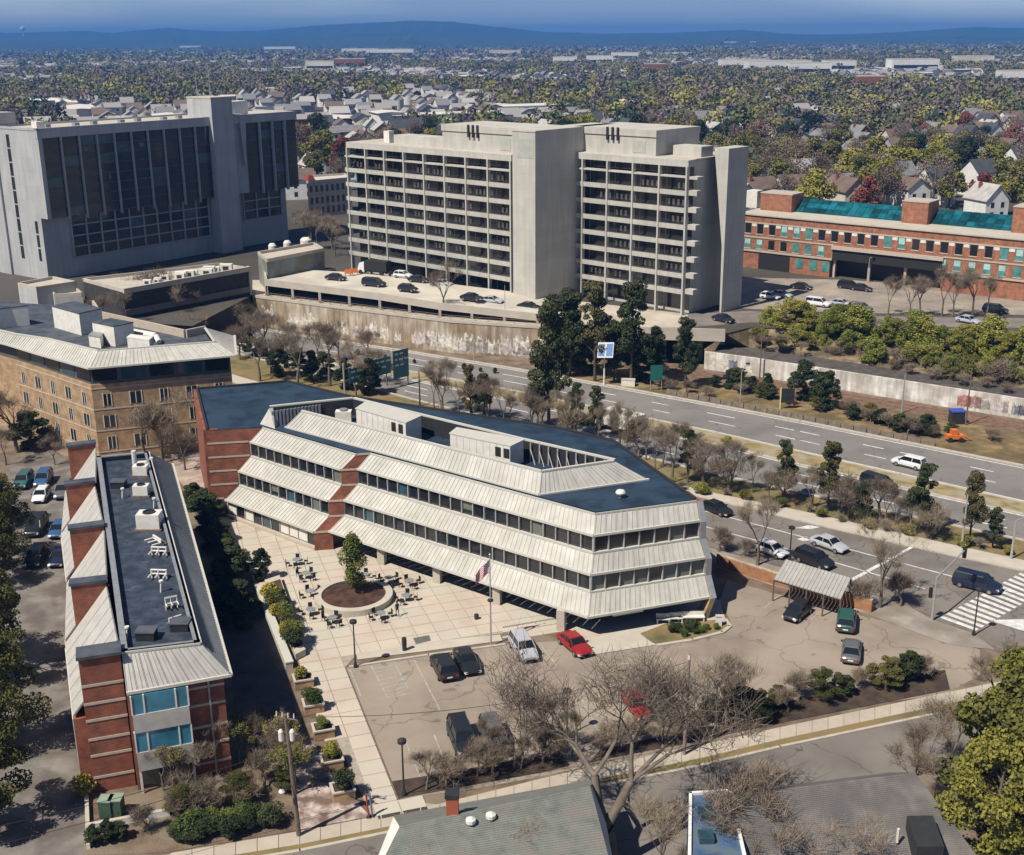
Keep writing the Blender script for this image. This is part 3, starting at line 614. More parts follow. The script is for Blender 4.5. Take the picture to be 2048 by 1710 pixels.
# left side wall, lit edge
sidew = [base_e, Vector((R11[0].x, R11[0].y, 0)), Vector((R11[0].x, R11[0].y, 11.75)), Vector((e0.x, e0.y, 11.75))]
mb = MB(); d = (sidew[1] - sidew[0]).normalized(); n_ = Vector((-d.y, d.x, 0)) * .35
mb.hexa([sidew[0] + n_, sidew[1] + n_, sidew[1], sidew[0]] + [sidew[3] + n_, sidew[2] + n_, sidew[2], sidew[3]]); mb.build('side_wall', m_brick, off)
# zig-zag brick return between the two wings
ret = [Vector((L1[0].x, L1[0].y, 0)), Vector((M0[0].x, M0[0].y, 0)), M0[0], M0[1], M0[2], M0[3], M0[4], M0[5], L1[5], L1[4], L1[3], L1[2], L1[1], L1[0]]
mb = MB()
for i in range(5):
    a, b, c, d = L1[i], M0[i], M0[i + 1], L1[i + 1]
    nn = Vector(((b - a).y, -(b - a).x, 0)).normalized()
    mb.hexa([a - nn * .5, b - nn * .5, b + nn * .03, a + nn * .03] + [d - nn * .5, c - nn * .5, c + nn * .03, d + nn * .03])
a, b = L1[0], M0[0]; nn = Vector(((b - a).y, -(b - a).x, 0)).normalized(); bb = b + (b - a) * .28
mb.hexa([(p.x, p.y, 0) for p in (a - nn * .5, bb - nn * .5, bb + nn * .03, a + nn * .03)] + [(p.x, p.y, 2.4) for p in (a - nn * .5, bb - nn * .5, bb + nn * .03, a + nn * .03)])
mb.build('brick_return', m_brick, off)
for k in range(5 + 1):
    a, b = L1[k], M0[k]; nn = Vector(((b - a).y, -(b - a).x, 0)).normalized()
    mb = MB(); q = [a - nn * .1, b - nn * .1, b + nn * .1, a + nn * .1]; mb.hexa([p + Vector((0, 0, -.1)) for p in q] + [p + Vector((0, 0, .12)) for p in q]); mb.build('stone_band', m_coping, off)
# right end fin: grey capped brick zigzag
endd = (M2[0] - M1[0]).normalized(); endd.z = 0
mb = MB(); mc = MB()
for i in range(5):
    a, b = M2[i], M2[i + 1]; w_ = inward(M1[i], M2[i], 1)
    q = lambda p, o_, i_: p + endd * o_ + w_ * i_
    mb.hexa([q(a, .01, 3), q(a, .01, -.12), q(a, .55, -.12), q(a, .55, 3), q(b, .01, 3), q(b, .01, -.12), q(b, .55, -.12), q(b, .55, 3)])
    mc.hexa([q(a, -.02, -.13), q(a, -.02, -.3), q(a, .62, -.3), q(a, .62, -.13), q(b, -.02, -.13), q(b, -.02, -.3), q(b, .62, -.3), q(b, .62, -.13)])
mb.build('end_fin', m_brick, off); mc.build('fin_cap', m_metalgrey, off)
mb = MB(); a = M2[0]; w_ = inward(M1[0], M2[0], 1); q0 = [a - w_ * .3 - endd * .1, a - w_ * .3 + endd * .5, a + w_ * 1 + endd * .5, a + w_ * 1 - endd * .1]
mb.hexa([(p.x - .7, p.y, 0) for p in q0] + [(p.x, p.y, 2.4) for p in q0]); mb.build('end_pier', m_brickd, off)
# ground floor: left wing shopfront glass, recess under the main wing with columns
fr = Fr(L0[0], Vector((L1[0].x - L0[0].x, L1[0].y - L0[0].y, 0))); Lw = (L1[0] - L0[0]).length
mb = MB(); fr.b(mb, 0, Lw, -.6, .05, 0, .45); mb.build('plinth', m_coping, off)
for i in range(10):
    mb = MB(); fr.b(mb, i * Lw / 10 + .06, (i + 1) * Lw / 10 - .06, -.5, -.44, .46, 2.25); o = mb.build('window', m_glass if i in (1, 3, 5, 9) else m_glassg if i % 3 == 2 else m_glassb, off)
    if i in (0, 2, 6, 7, 8): mb = MB(); fr.b(mb, i * Lw / 10 + .12, (i + 1) * Lw / 10 - .12, -.439, -.42, .6, 2.2); mb.build('blind', m_equip, o)
for i in range(11): mb = MB(); fr.b(mb, i * Lw / 10 - .06, i * Lw / 10 + .06, -.5, -.36, .45, 2.3); mb.build('mullion', m_mull, off)
fm = Fr(M0[0], Vector((M1[0].x - M0[0].x, M1[0].y - M0[0].y, 0))); Lm = (M1[0] - M0[0]).length
fr2 = Fr(M1[0], Vector((M2[0].x - M1[0].x, M2[0].y - M1[0].y, 0))); Lr = (M2[0] - M1[0]).length
mb = MB()
pts = [L0[0] + inward(L0[0], L1[0], .6), L1[0] + inward(L0[0], L1[0], .6), fm.p(1, -5.5, 0), fm.p(Lm - 1.5, -5.5, 0), fr2.p(3.5, -5.0, 0), fr2.p(Lr - .5, -5.0, 0), R11[4], R11[3], R11[2], R11[1], R11[0], e0]
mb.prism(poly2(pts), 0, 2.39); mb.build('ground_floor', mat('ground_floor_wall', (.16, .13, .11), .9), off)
for i in range(12): mb = MB(); fm.b(mb, 2 + i * 2.6, 4.2 + i * 2.6, -5.5, -5.44, .3, 2.2); mb.build('shop_window', m_glassb, off)
for i in range(5): mb = MB(); fr2.b(mb, 4 + i * 1.9, 5.7 + i * 1.9, -5.0, -4.94, .3, 2.1); mb.build('shop_window', m_glassb, off)
for t in (5.2, 12.8, 23.0, 33.0):
    pass
for x, y in ((765, 1128), (876, 1165), (995, 1208), (1123, 1260)):
    p = G(x, y); mb = MB(); mb.hexa([(p.x - .55, p.y - .3, 0), (p.x + .25, p.y - .55, 0), (p.x + .5, p.y + .2, 0), (p.x - .3, p.y + .45, 0)] + [(p.x - .55, p.y - .3, 2.38), (p.x + .25, p.y - .55, 2.38), (p.x + .5, p.y + .2, 2.38), (p.x - .3, p.y + .45, 2.38)]); mb.build('column', m_conc, off)
mb = MB(); fr2.b(mb, 3.0, 6.4, -.9, -.6, 1.75, 2.2); mb.build('sign_board', m_white, off)
# planters' low wall, steps to the plaza
mb = MB()
for k in range(3):
    a, b = G(1005, 1258 + k * 10), G(1122, 1238 + k * 10); n_ = Vector((0, .35, 0)); mb.hexa([a, b, b + n_, a + n_] + [p + Vector((0, 0, .26 - .08 * k)) for p in (a, b, b + n_, a + n_)])
o = mb.build('steps', m_conc); tag(o, 'three shallow concrete steps between the plaza and the silver car', 'steps')
# mechanical screen on the roof: sloping ribbed faces around an open well
SB = [G(570, 855, 11.72), G(1078, 991, 11.72), G(1298, 960, 11.72)]; STP = [G(603, 822, 13.9), G(1083, 943, 13.9), G(1228, 922, 13.9)]
panel_band(SB[0], SB[1], STP[0], STP[1], parent=off); panel_band(SB[1], SB[2], STP[1], STP[2], parent=off)
bk = [G(1228, 922, 13.9), G(1043, 880, 13.9), G(840, 831, 13.9), G(706, 798, 13.9), G(540, 815, 13.9)]
bkb = [G(1320, 945, 11.72), G(1110, 893, 11.72), G(905, 842, 11.72)]
mb = MB()
seq = bk
for i in range(4):
    a, b = seq[i], seq[i + 1]; w_ = inward(a, b, .25)
    mb.hexa([(p.x, p.y, 11.72) for p in (a, b, b - w_, a - w_)] + [(p.x, p.y, 13.9) for p in (a, b, b - w_, a - w_)])
mb.build('screen_wall', m_dark, off)
mb = MB()
for i in range(4):
    a, b = seq[i], seq[i + 1]; w_ = inward(a, b, .4)
    mb.hexa([(p.x, p.y, 13.9) for p in (a, b, b - w_, a - w_)] + [(p.x, p.y, 14.08) for p in (a, b, b - w_, a - w_)])
a, b = STP[0], STP[1]; w_ = inward(a, b, .3)
mb.build('screen_coping', m_bandc, off)
# posts, diagonal braces in the right part of the well
for i in range(9):
    p = lerp(bk[0], bk[1], .1 + i * .1) - Vector((.0, .35, 0)); mb = MB(); mb.box(p.x - .07, p.x + .07, p.y - .07, p.y + .07, 11.72, 13.9); mb.tube((p.x, p.y, 13.2), (p.x + .5, p.y - 1.5, 11.75), .05, n=4); mb.build('brace', m_mull, off)
mb = MB(); a, b = G(1072, 905, 12.0), G(1135, 930, 12.0); mb.tube(a, b, .22, n=6); mb.build('pipe', mat('red_lead_paint', (.32, .14, .09), .7), off)
# louvres at the left end of the well
a, b = G(545, 852, 11.72), G(645, 838, 11.72)
for i in range(14):
    p, q = lerp(a, b, i / 14), lerp(a, b, (i + .6) / 14); mb = MB(); n_ = Vector((.1, .4, 0)); mb.hexa([p, q, q + n_, p + n_] + [v + Vector((0, 0, 1.9)) for v in (p, q, q + n_, p + n_)]); mb.build('louvre', m_metalgrey, off)
wp = [G(570, 858, 11.72), G(524, 845, 11.72), G(560, 815, 13.7), G(556, 850, 11.8)]
mb = MB(); a, b, c, d = G(520, 848, 11.74), G(550, 858, 11.74), G(546, 815, 13.85), G(538, 817, 13.85); mb.face([a, b, c, d]); mb.face([b, G(556, 850, 11.74), c]); mb.build('screen_end', m_band, off)
# two white plant rooms standing in the well
def plant_room(pix, zt, lab, win):
    """pix: four roof corners (front-left, front-right, back-right, back-left)"""
    q = [G(x, y, zt) for x, y in pix]; c = sum(q, Vector()) / 4
    T = thing('plant_room', lab, 'roof equipment', (c.x, c.y, 11.72))
    mb = MB(); mb.prism([(p.x, p.y) for p in q], 11.73, zt); mb.build('shell', m_equip, T)
    mb = MB(); g_ = [p + (p - c) * .03 for p in q]; mb.prism([(p.x, p.y) for p in g_], zt + .001, zt + .1); mb.build('roof_sheet', m_bandc, T)
    f = Fr(q[0], q[1] - q[0]); L_ = (q[1] - q[0]).length
    for t in win:
        mb = MB(); f.b(mb, L_ * t, L_ * t + .75, .01, .05, zt - 1.45, zt - .35); mb.build('louvre', m_black, T)
    mb = MB()
    for i in range(1, 9): f.b(mb, L_ * i / 9 - .03, L_ * i / 9 + .03, 0, .04, 11.75, zt - .02)
    mb.build('seam', m_equip, T)
plant_room([(712, 818), (811, 846), (842, 832), (735, 803)], 14.6, 'white plant room with two louvres, left one in the roof well', (.72, .86))
plant_room([(900, 868), (1020, 893), (1047, 880), (915, 856)], 14.4, 'white plant room with two louvres, right one in the roof well', (.76, .9))
T = thing('cooling_fan', 'small white fan box beside the left plant room on the roof', 'roof equipment', tuple(G(688, 842, 11.72)))
p = G(688, 842, 11.72); mb = MB(); mb.box(p.x - 1, p.x + 1, p.y - .6, p.y + .6, 11.73, 13.1); mb.build('housing', m_equip, T); mb = MB(); mb.lathe((p.x, p.y, 13.1), [(.5, 0), (.5, .25), (.35, .25)], 10); mb.build('fan_ring', m_metalgrey, T)
T = thing('roof_vent', 'white mushroom vent on the dark right end of the office roof', 'vent', tuple(G(1241, 995, 11.72)))
p = G(1241, 995, 11.72); mb = MB(); mb.lathe(p, [(.22, 0), (.22, .45)], 10); mb.build('pipe', m_metalgrey, T); mb = MB(); mb.lathe(p + Vector((0, 0, .45)), [(.5, 0), (.55, .15), (.42, .35), (.1, .45)], 12); mb.build('hood', m_equip, T)
# ================================================================== BRICK TERRACE BUILDING AT THE LEFT
BZ = 11.8
TL, TR, BR, BL = [G(x, y, BZ) for x, y in ((193, 914), (297, 904), (401, 1287), (243, 1306))]
ER, EF, EL = G(346, 929, 9.2), G(463, 1351, 9.2), G(253, 1388, 9.2)
bb = thing('brick_building', 'long red brick building with dark flat roof and five projecting brick fins', 'building', ((TL.x + EF.x) / 2, (TL.y + EF.y) / 2, 0))
ax = (TL - BL).normalized(); cx_ = Vector((ax.y, -ax.x, 0))
mb = MB(); mb.prism(poly2([TL, TR, BR, BL]), BZ - .7, BZ - .55); mb.build('flat_roof', mat('blue_black_membrane', (.055, .072, .10), .55, .6, 1.6, .3, 5, var2=(.028, .038, .058), sc2=.8, joint=(12, 1.0, .75, 1)), bb)
mb = MB()
for a, b in ((TL, TR), (TR, BR), (BR, BL), (BL, TL)):
    w_ = inward(a, b, .32); mb.hexa([(p.x, p.y, 0) for p in (a, b, b - w_, a - w_)] + [(p.x, p.y, BZ) for p in (a, b, b - w_, a - w_)])
mb.build('parapet', m_roofblue, bb)
mb = MB()
for a, b in ((TL, TR), (TR, BR), (BR, BL), (BL, TL)):
    w_ = inward(a, b, .5); mb.hexa([(p.x, p.y, BZ) for p in (a, b, b - w_, a - w_)] + [(p.x, p.y, BZ + .12) for p in (a, b, b - w_, a - w_)])
mb.build('coping', m_metalgrey, bb)
def seam_roof(a0, b0, a1, b1, pw, parent, m):
    panel_band(a0, b0, a1, b1, pw, parent, m, 'roof_panel')
seam_roof(EL, EF, BL, BR, .8, bb, m_metalroof)
seam_roof(EF, ER, BR, TR, .95, bb, mat('shaded_seam_metal', (.27, .29, .31), .55, .1, 1.2, metal=.2, rnd=.06))  # darker copy of the seam metal, this slope's shade put into the colour
# walls below the eaves
wi = .6
wEL, wEF = EL + ax * wi, EF + ax * wi - cx_ * wi
wER = ER - cx_ * wi
bw = Vector((TL.x, TL.y, 0))
mb = MB(); mb.prism(poly2([wEL, wEF, wER, TL, BL]), 0, 9.0); mb.build('wall', m_brick, bb)
ff = Fr(wEL, wEF - wEL); Lf = (wEF - wEL).length
for z in (1.2, 3.0, 4.6, 6.6, 8.2):
    mb = MB(); ff.b(mb, 4.7, Lf + .03, 0, .06, z, z + .22); mb.build('stone_band', m_coping, bb)
mb = MB(); ff.b(mb, Lf - 1.3, Lf - 1.15, .02, .2, 0, 9); mb.build('downpipe', m_metalgrey, bb)
# bay window: glass with the sky's blue reflection painted in, pale spandrels on two posts
t0, t1 = .25, 4.6
m_bay = mat('sky_reflection_glass', (.04, .19, .28), .15, .4, .5, spec=.9)
for z0, z1, m_ in ((7.3, 9.0, m_bay), (3.9, 5.7, m_bay)):
    for i in range(3):
        a, b = t0 + (t1 - t0) * (0, .22, .78)[i], t0 + (t1 - t0) * (.22, .78, 1)[i]
        mb = MB(); ff.b(mb, a + .06, b - .06, .5, .75, z0, z1); mb.build('window', m_, bb)
    for i in (0, .22, .78, 1): mb = MB(); ff.b(mb, t0 + (t1 - t0) * i - .06, t0 + (t1 - t0) * i + .06, .45, .82, z0, z1); mb.build('mullion', m_equip, bb)
for z0, z1 in ((5.7, 7.3), (2.2, 3.9)):
    mb = MB(); ff.b(mb, t0, t1, .0, .85, z0, z1); mb.build('spandrel', m_metalroof, bb)
mb = MB(); ff.b(mb, t0, t0 + .2, .5, .7, 0, 2.2); ff.b(mb, t1 - .2, t1, .5, .7, 0, 2.2); mb.build('post', m_equip, bb)
mb = MB(); ff.b(mb, t0, t1, 0, .04, .2, 2.1); mb.build('window', m_glass, bb)
mb = MB(); ff.b(mb, Lf - 5.2, Lf - 4.5, .0, .04, .8, 2.2); mb.build('window', m_glass, bb)
# five fins with slate caps; sloping roofs between them
fins = [((135, 895), (191, 888), 7), ((131, 972), (189, 965), 7), ((139, 1061), (207, 1052), 7), ((141, 1172), (212, 1164), 7), ((156, 1320), (240, 1307), 0)]
FZ = 12.1; FP = []
for i, (a, b, _) in enumerate(fins):
    A, B = G(*a, FZ), G(*b, FZ); FP.append((A, B)); dd = (B - A).normalized(); nn = Vector((-dd.y, dd.x, 0)) * (1.0 if i < 4 else 1.6)
    mb = MB(); mb.prism(poly2([A, B, B + nn, A + nn]), 0, FZ); mb.build('brick_fin', m_brick, bb)
    mb = MB(); q = [A - dd * .15 - nn * .12, B + dd * .1 - nn * .12, B + dd * .1 + nn * 1.1, A - dd * .15 + nn * 1.1]; mb.prism(poly2(q), FZ, FZ + .25); mb.build('fin_cap', m_roofblue, bb)
f5 = Fr(FP[4][0], FP[4][1] - FP[4][0]); L5 = (FP[4][1] - FP[4][0]).length
for z in (1.3, 3.3, 4.8, 6.5, 8.0, 9.6):
    mb = MB(); f5.b(mb, -.02, L5 + .02, 0, .05, z, z + .22); mb.build('stone_band', m_coping, bb)
for i in range(4):
    A1, B1 = FP[i]; A2, B2 = FP[i + 1]
    up0, up1 = B1 - cx_ * .05, Vector((B2.x, B2.y, FZ)) + (B1 - B2).normalized() * 1.0
    up0 = Vector((up0.x, up0.y, BZ - .1)); up1 = Vector((up1.x, up1.y, BZ - .1))
    w1 = (A1 - B1).normalized() * 4.1; lo0 = B1 + w1; lo1 = Vector((up1.x, up1.y, 0)) + w1
    lo0 = Vector((lo0.x, lo0.y, 6.6)); lo1 = Vector((lo1.x, lo1.y, 6.6))
    n_ = (up1 - up0).cross(lo0 - up0).normalized(); n_ = n_ if n_.z > 0 else -n_
    for k in range(6):
        p = [lerp(lo0, lo1, k / 6 + .004), lerp(lo0, lo1, (k + 1) / 6 - .004), lerp(up0, up1, (k + 1) / 6 - .004), lerp(up0, up1, k / 6 + .004)]
        mb = MB(); mb.hexa([v - n_ * .15 for v in p] + p); mb.build('roof_panel', m_metalroof, bb)
    mb = MB(); c_ = [lo0, lo1, up1, up0]; mb.prism(poly2(c_), 0, 6.3); mb.build('bay_wall', m_brick, bb)
    f = Fr(lo0, lo1 - lo0); Lq = (lo1 - lo0).length
    mb = MB(); f.b(mb, .2, Lq - .2, -.6, .06, 2.0, 6.2); f.n = f.n; mb.build('bay_window', m_equip, bb)
    mb = MB(); f.b(mb, .6, Lq - .6, .06, .09, 3.0, 5.4); mb.build('window', m_glassb, bb)
# roof equipment on the terrace building
eq = [(270, 925, 'p', 'white vertical vent pipe at the far end of the dark roof'), (283, 945, 'u', 'small grey air unit beside the far vent pipe'), (238, 968, 'd', 'black square hatch near the far left roof edge'), (284, 985, 'u', 'square air unit with open top behind the black hatch'),
      (245, 990, 's', 'slim white conduit standing left of the square air unit'), (308, 1010, 's', 'thin white standpipe near the right roof edge'), (301, 1050, 'b', 'largest boxy white air unit in the middle of the roof'), (316, 1080, 'f', 'white pipe frame just in front of the boxy air unit'),
      (320, 1104, 'f', 'second white pipe frame along the right side of the roof'), (320, 1150, 'f', 'white B-shaped pipe rack in front of the frames'), (322, 1178, 's', 'low yellowish standpipe before the pipe rack'), (345, 1212, 'f', 'tangled pipe rack near the front right roof corner'),
      (352, 1240, 'f', 'pipe frame beside the dark unit at the front right roof corner'), (362, 1252, 'd', 'dark fan unit at the front right roof corner'), (294, 1270, 'd', 'dark square hatch near the front of the roof'), (254, 1272, 's', 'short bright vent near the front left roof corner')]
for x, y, k, lab in eq:
    p = G(x, y + 6, BZ - .55); T = thing({'p': 'vent_pipe', 'u': 'air_unit', 'd': 'roof_hatch', 's': 'standpipe', 'b': 'air_unit', 'f': 'pipe_rack'}[k], lab, {'p': 'vent', 'u': 'air conditioner', 'd': 'roof hatch', 's': 'pipe', 'b': 'air conditioner', 'f': 'pipes'}[k], tuple(p))
    z = p.z
    if k == 'p': mb = MB(); mb.tube(p, p + Vector((0, 0, 1.8)), .28, n=8); mb.build('pipe', m_equip, T); mb = MB(); mb.tube(p + Vector((0, 0, .35)), p + Vector((1.9, .2, .35)), .2, n=8); mb.tube(p + Vector((1.9, .2, 0)), p + Vector((1.9, .2, .9)), .22, n=8); mb.build('branch_pipe', m_equip, T)
    elif k in 'ub':
        s = .8 if k == 'u' else 1.15; mb = MB(); mb.box(p.x - s, p.x + s, p.y - s * .7, p.y + s * .7, z + .2, z + .2 + s * 1.3); mb.build('housing', m_equip, T)
        mb = MB(); mb.lathe((p.x, p.y, z + .2 + s * 1.3), [(s * .55, 0), (s * .55, .12), (s * .4, .12), (s * .4, .02)], 12); mb.build('fan_ring', m_dark, T)
        mb = MB(); mb.box(p.x - s - .2, p.x + s + .2, p.y - s * .9, p.y + s * .9, z, z + .19); mb.build('base_frame', m_wood, T)
    elif k == 'd':
        mb = MB(); mb.box(p.x - .75, p.x + .75, p.y - .6, p.y + .6, z, z + .7); mb.build('kerb', m_dark, T); mb = MB(); mb.box(p.x - .82, p.x + .82, p.y - .67, p.y + .67, z + .7, z + .8); mb.build('lid', m_roofblue, T)
    elif k == 's':
        mb = MB(); mb.tube(p, p + Vector((.1, 0, 1.0)), .1, n=6); mb.build('pipe', m_equip, T); mb = MB(); mb.tube(p + Vector((.1, 0, 1.0)), p + Vector((.1, 0, 1.15)), .2, n=8); mb.build('cap', m_equip, T)
    else:
        mb = MB(); r_ = random.Random(x)
        for dz in (.5, .95):
            mb.tube(p + Vector((-.8, 0, dz)), p + Vector((.7, 0, dz)), .09, n=5); 
        for dx in (-.8, -.1, .7): mb.tube(p + Vector((dx, 0, 0)), p + Vector((dx, 0, 1.0)), .09, n=5); mb.tube(p + Vector((dx, 0, .5)), p + Vector((dx, -.9, .5)), .08, n=5)
        mb.build('pipes', m_equip, T); T.rotation_euler = (0, 0, r_.uniform(-.9, .9)); s_ = r_.uniform(.65, 1.1); T.scale = (s_, s_, r_.uniform(.6, 1.2)); mb = MB(); mb.box(p.x - 1, p.x + .9, p.y + .1, p.y + .5, z, z + .25); mb.build('sleeper', m_wood, T)
# ================================================================== TAN BRICK BUILDING WITH MANSARD ROOF
EZ, MZ = 14.2, 15.9
ev = [G(x, y, EZ) for x, y in ((-90, 664), (14, 690), (72, 708), (178, 738), (473, 712))]
mt = [G(x, y, MZ) for x, y in ((-70, 645), (30, 668), (97, 678), (196, 702), (430, 684))]
evb = G(470, 672, EZ); mtb = [G(410, 655, MZ), G(371, 663, MZ), G(203, 626, MZ), (G(188, 604, MZ)), G(-60, 590, MZ)]
tb = thing('tan_building', 'tan brick apartment building with pale mansard eaves and white rooftop boxes', 'building', (ev[3].x, ev[3].y + 6, 0))
for i in range(4): seam_roof(ev[i], ev[i + 1], mt[i], mt[i + 1], 1.2, tb, m_band)
seam_roof(ev[4], evb, mt[4], mtb[0], 1.3, tb, m_metalroof)
foot = [p + inward(ev[min(i, 3)], ev[min(i, 3) + 1], .9) for i, p in enumerate(ev)]; foot[4] = ev[4] + inward(ev[3], ev[4], .9) - (ev[4] - ev[3]).normalized() * .8
mb = MB(); mb.prism(poly2(foot + mtb), 0, 11.6); mb.build('wall', m_brickd, tb)
foot2 = [p + inward(ev[min(i, 3)], ev[min(i, 3) + 1], 1.3) for i, p in enumerate(ev)]; foot2[4] = foot[4] + inward(ev[3], ev[4], .4)
mb = MB(); mb.prism(poly2(foot2 + mtb), 11.6, EZ); mb.build('top_storey', mat('shaded_infill', (.10, .10, .10), .8), tb)  # dark infill colour carries the shade under the eave
mb = MB(); mb.prism(poly2(mt + mtb), EZ + .01, MZ - .9); mb.build('flat_roof', m_roofblue, tb)
mb = MB(); ring = mtb + [mt[0]]
for i in range(4):
    a, b = ring[i], ring[i + 1]
    if i == 3: continue
    w_ = inward(a, b, .35); mb.hexa([(p.x, p.y, EZ) for p in (a, b, b + w_, a + w_)] + [(p.x, p.y, MZ + .3) for p in (a, b, b + w_, a + w_)])
mb.build('parapet', m_coping, tb)
for i in range(1, 4):
    f = Fr(foot[i], foot[i + 1] - foot[i]); L_ = (foot[i + 1] - foot[i]).length; n = int(L_ / (3.6 if i == 3 else 3.4)); seg = L_ / max(n, 1)
    for k in range(n):
        for s, z in enumerate((2.0, 5.2, 8.4)):
            t = seg * (k + .5); w2 = .75 if (k + s) % 2 else .5
            mb = MB(); f.b(mb, t - w2, t + w2, -.12, .03, z, z + 1.7); o = mb.build('window', m_glass, tb)
            mb = MB(); f.b(mb, t - w2 - .12, t - w2, -.1, .08, z - .1, z + 1.8); f.b(mb, t + w2, t + w2 + .12, -.1, .08, z - .1, z + 1.8); f.b(mb, t - .05, t + .05, .03, .07, z, z + 1.7); mb.build('frame', m_equip, o)
        f_ = Fr(foot2[i], foot2[i + 1] - foot2[i]); mb = MB(); f_.b(mb, seg * k + .3, seg * (k + 1) - .3, 0, .06, 12.0, 13.7); mb.build('window', m_glassb if k % 2 else m_glass, tb)
    for z in (1.4, 4.6, 7.8, 10.9):
        mb = MB(); f.b(mb, 0, L_, 0, .05, z, z + .18); mb.build('stone_band', m_coping, tb)
def box_px(q, z0, z1, name, lab, cat, m, cap=None, T=None):
    P = [G(x, y, z1) for x, y in q]; c = sum(P, Vector()) / len(P)
    T = T or thing(name, lab, cat, (c.x, c.y, z0)); mb = MB(); mb.prism([(p.x, p.y) for p in P], z0 + .001, z1); mb.build('housing', m, T)
    mb = MB(); g_ = [p + (p - c) * .03 for p in P]; mb.prism([(p.x, p.y) for p in g_], z1 + .001, z1 + .15); mb.build('lid', cap or m_roofblue, T); return T
RZ = MZ - .88
box_px([(104, 613), (158, 628), (203, 618), (150, 604)], RZ, 18.4, 'lift_house', 'tallest white lift house on the tan building roof', 'roof equipment', m_equip)
box_px([(184, 645), (227, 654), (266, 646), (222, 638)], RZ, 18.0, 'stair_house', 'white stair house in front of the taller lift house', 'roof equipment', m_equip)
box_px([(-20, 622), (20, 616), (55, 612), (20, 605)], RZ, 18.1, 'stair_house', 'white stair house at the left edge of the tan building roof', 'roof equipment', m_equip)
box_px([(254, 676), (298, 681), (306, 675), (262, 670)], RZ, 16.8, 'air_unit', 'long white air unit near the mansard on the tan building', 'air conditioner', m_equip, m_equip)
box_px([(177, 672), (200, 676), (206, 668), (184, 665)], RZ, 16.6, 'air_unit', 'small white air unit behind the mansard corner', 'air conditioner', m_equip, m_metalgrey)
T = thing('duct', 'white elbowed duct beside the long air unit on the tan building', 'pipes', tuple(G(290, 672, RZ)))
mb = MB(); mb.tube(G(268, 664, RZ + 1), G(312, 672, RZ + 1), .5, n=8); mb.tube(G(312, 672, RZ + 1), G(318, 684, RZ + .4), .4, n=8); mb.build('duct_run', m_equip, T)
mb = MB(); mb.tube(G(280, 668, RZ), G(280, 668, RZ + 1), .15, n=6); mb.tube(G(305, 674, RZ), G(305, 674, RZ + 1), .15, n=6); mb.build('support', m_dark, T)
# ================================================================== LEFT TOWER WITH DARK GLASS
HZ = 39.5
lt = thing('office_tower', 'tall grey tower with dark glass front at the left edge', 'building', tuple(G(330, 520, TZ)))
K = G(73, 262, HZ); K2 = G(418, 238, HZ); f = Fr(K, K2 - K); L1_ = (K2 - K).length
m_towsh = m_tower2
tl, zl = f.tz(100, 438); zm = zl           # underside of the overhanging block
tG0, _ = f.tz(140, 445); 
tE, zE = f.tz(592, 229); t460, _ = f.tz(460, 238); t480, _ = f.tz(478, 232)
t418 = L1_
D = 17
mb = MB(); mb.prism(poly2([f.p(0, -.5, 0), f.p(tE, -.5, 0), f.p(tE, -D, 0), f.p(0, -D, 0)]), zm, HZ - .01); mb.build('upper_block', m_towsh, lt)
mb = MB(); mb.prism(poly2([f.p(.01, -2.6, 0), f.p(tE - 3, -2.6, 0), f.p(tE - 3, -D + .01, 0), f.p(.01, -D + .01, 0)]), TZ, zm - .002); mb.build('lower_block', m_towsh, lt)
mb = MB()
for a, b in ((f.p(0, 0, 0), f.p(tE, 0, 0)),): f.b(mb, -.1, tE, -.8, .15, HZ - 1.6, HZ + .5)
f.b(mb, -.1, .5, -D, .15, HZ, HZ + .5); f.b(mb, tE - .5, tE, -D, 0, HZ, HZ + .5); f.b(mb, 0, tE, -D, -D + .5, HZ, HZ + .5); mb.build('parapet', m_towsh, lt)
mb = MB(); mb.prism(poly2([f.p(.5, -.8, 0), f.p(tE - .5, -.8, 0), f.p(tE - .5, -D + .5, 0), f.p(.5, -D + .5, 0)]), HZ, HZ + .12); mb.build('flat_roof', m_conc, lt)
f.b(mb := MB(), 0, 1.0, -.49, .1, zm, HZ - 1.6); mb.build('corner_pier', m_towsh, lt)
nb, ns = 10, 8; w_ = (t418 - 1) / nb; h_ = (HZ - 1.6 - zm) / ns; r_ = random.Random(5)
def glass_cell(t, wd, z, h, parent, d0=-.45, rows=True):
    mb = MB(); f.b(mb, t + .08, t + wd - .08, d0, d0 + .05, z + .08, z + h - .08)
    o = mb.build('window', m_glass if r_.random() > .06 else m_glassb, parent)
    if r_.random() < .10:
        mb = MB(); a = t + wd * r_.uniform(.1, .5); f.b(mb, a, a + wd * r_.uniform(.15, .4), d0 + .051, d0 + .07, z + h * .35, z + h * .8); mb.build('blind', m_blind_refl, o)
for i in range(nb):
    for j in range(ns): glass_cell(1 + i * w_, w_, zm + j * h_, h_, lt)
mb = MB()
for j in range(ns + 1): f.b(mb, 1, t418, -.46, -.36, zm + j * h_ - .05, zm + j * h_ + .05)
mb.build('spandrel_line', mat('spandrel_metal', (.10, .115, .13), .6), lt)
for i in range(1, nb): mb = MB(); f.b(mb, 1 + i * w_ - .11, 1 + i * w_ + .11, -.5, .25, zm - .8, HZ - 1.6); mb.build('fin', m_towsh, lt)
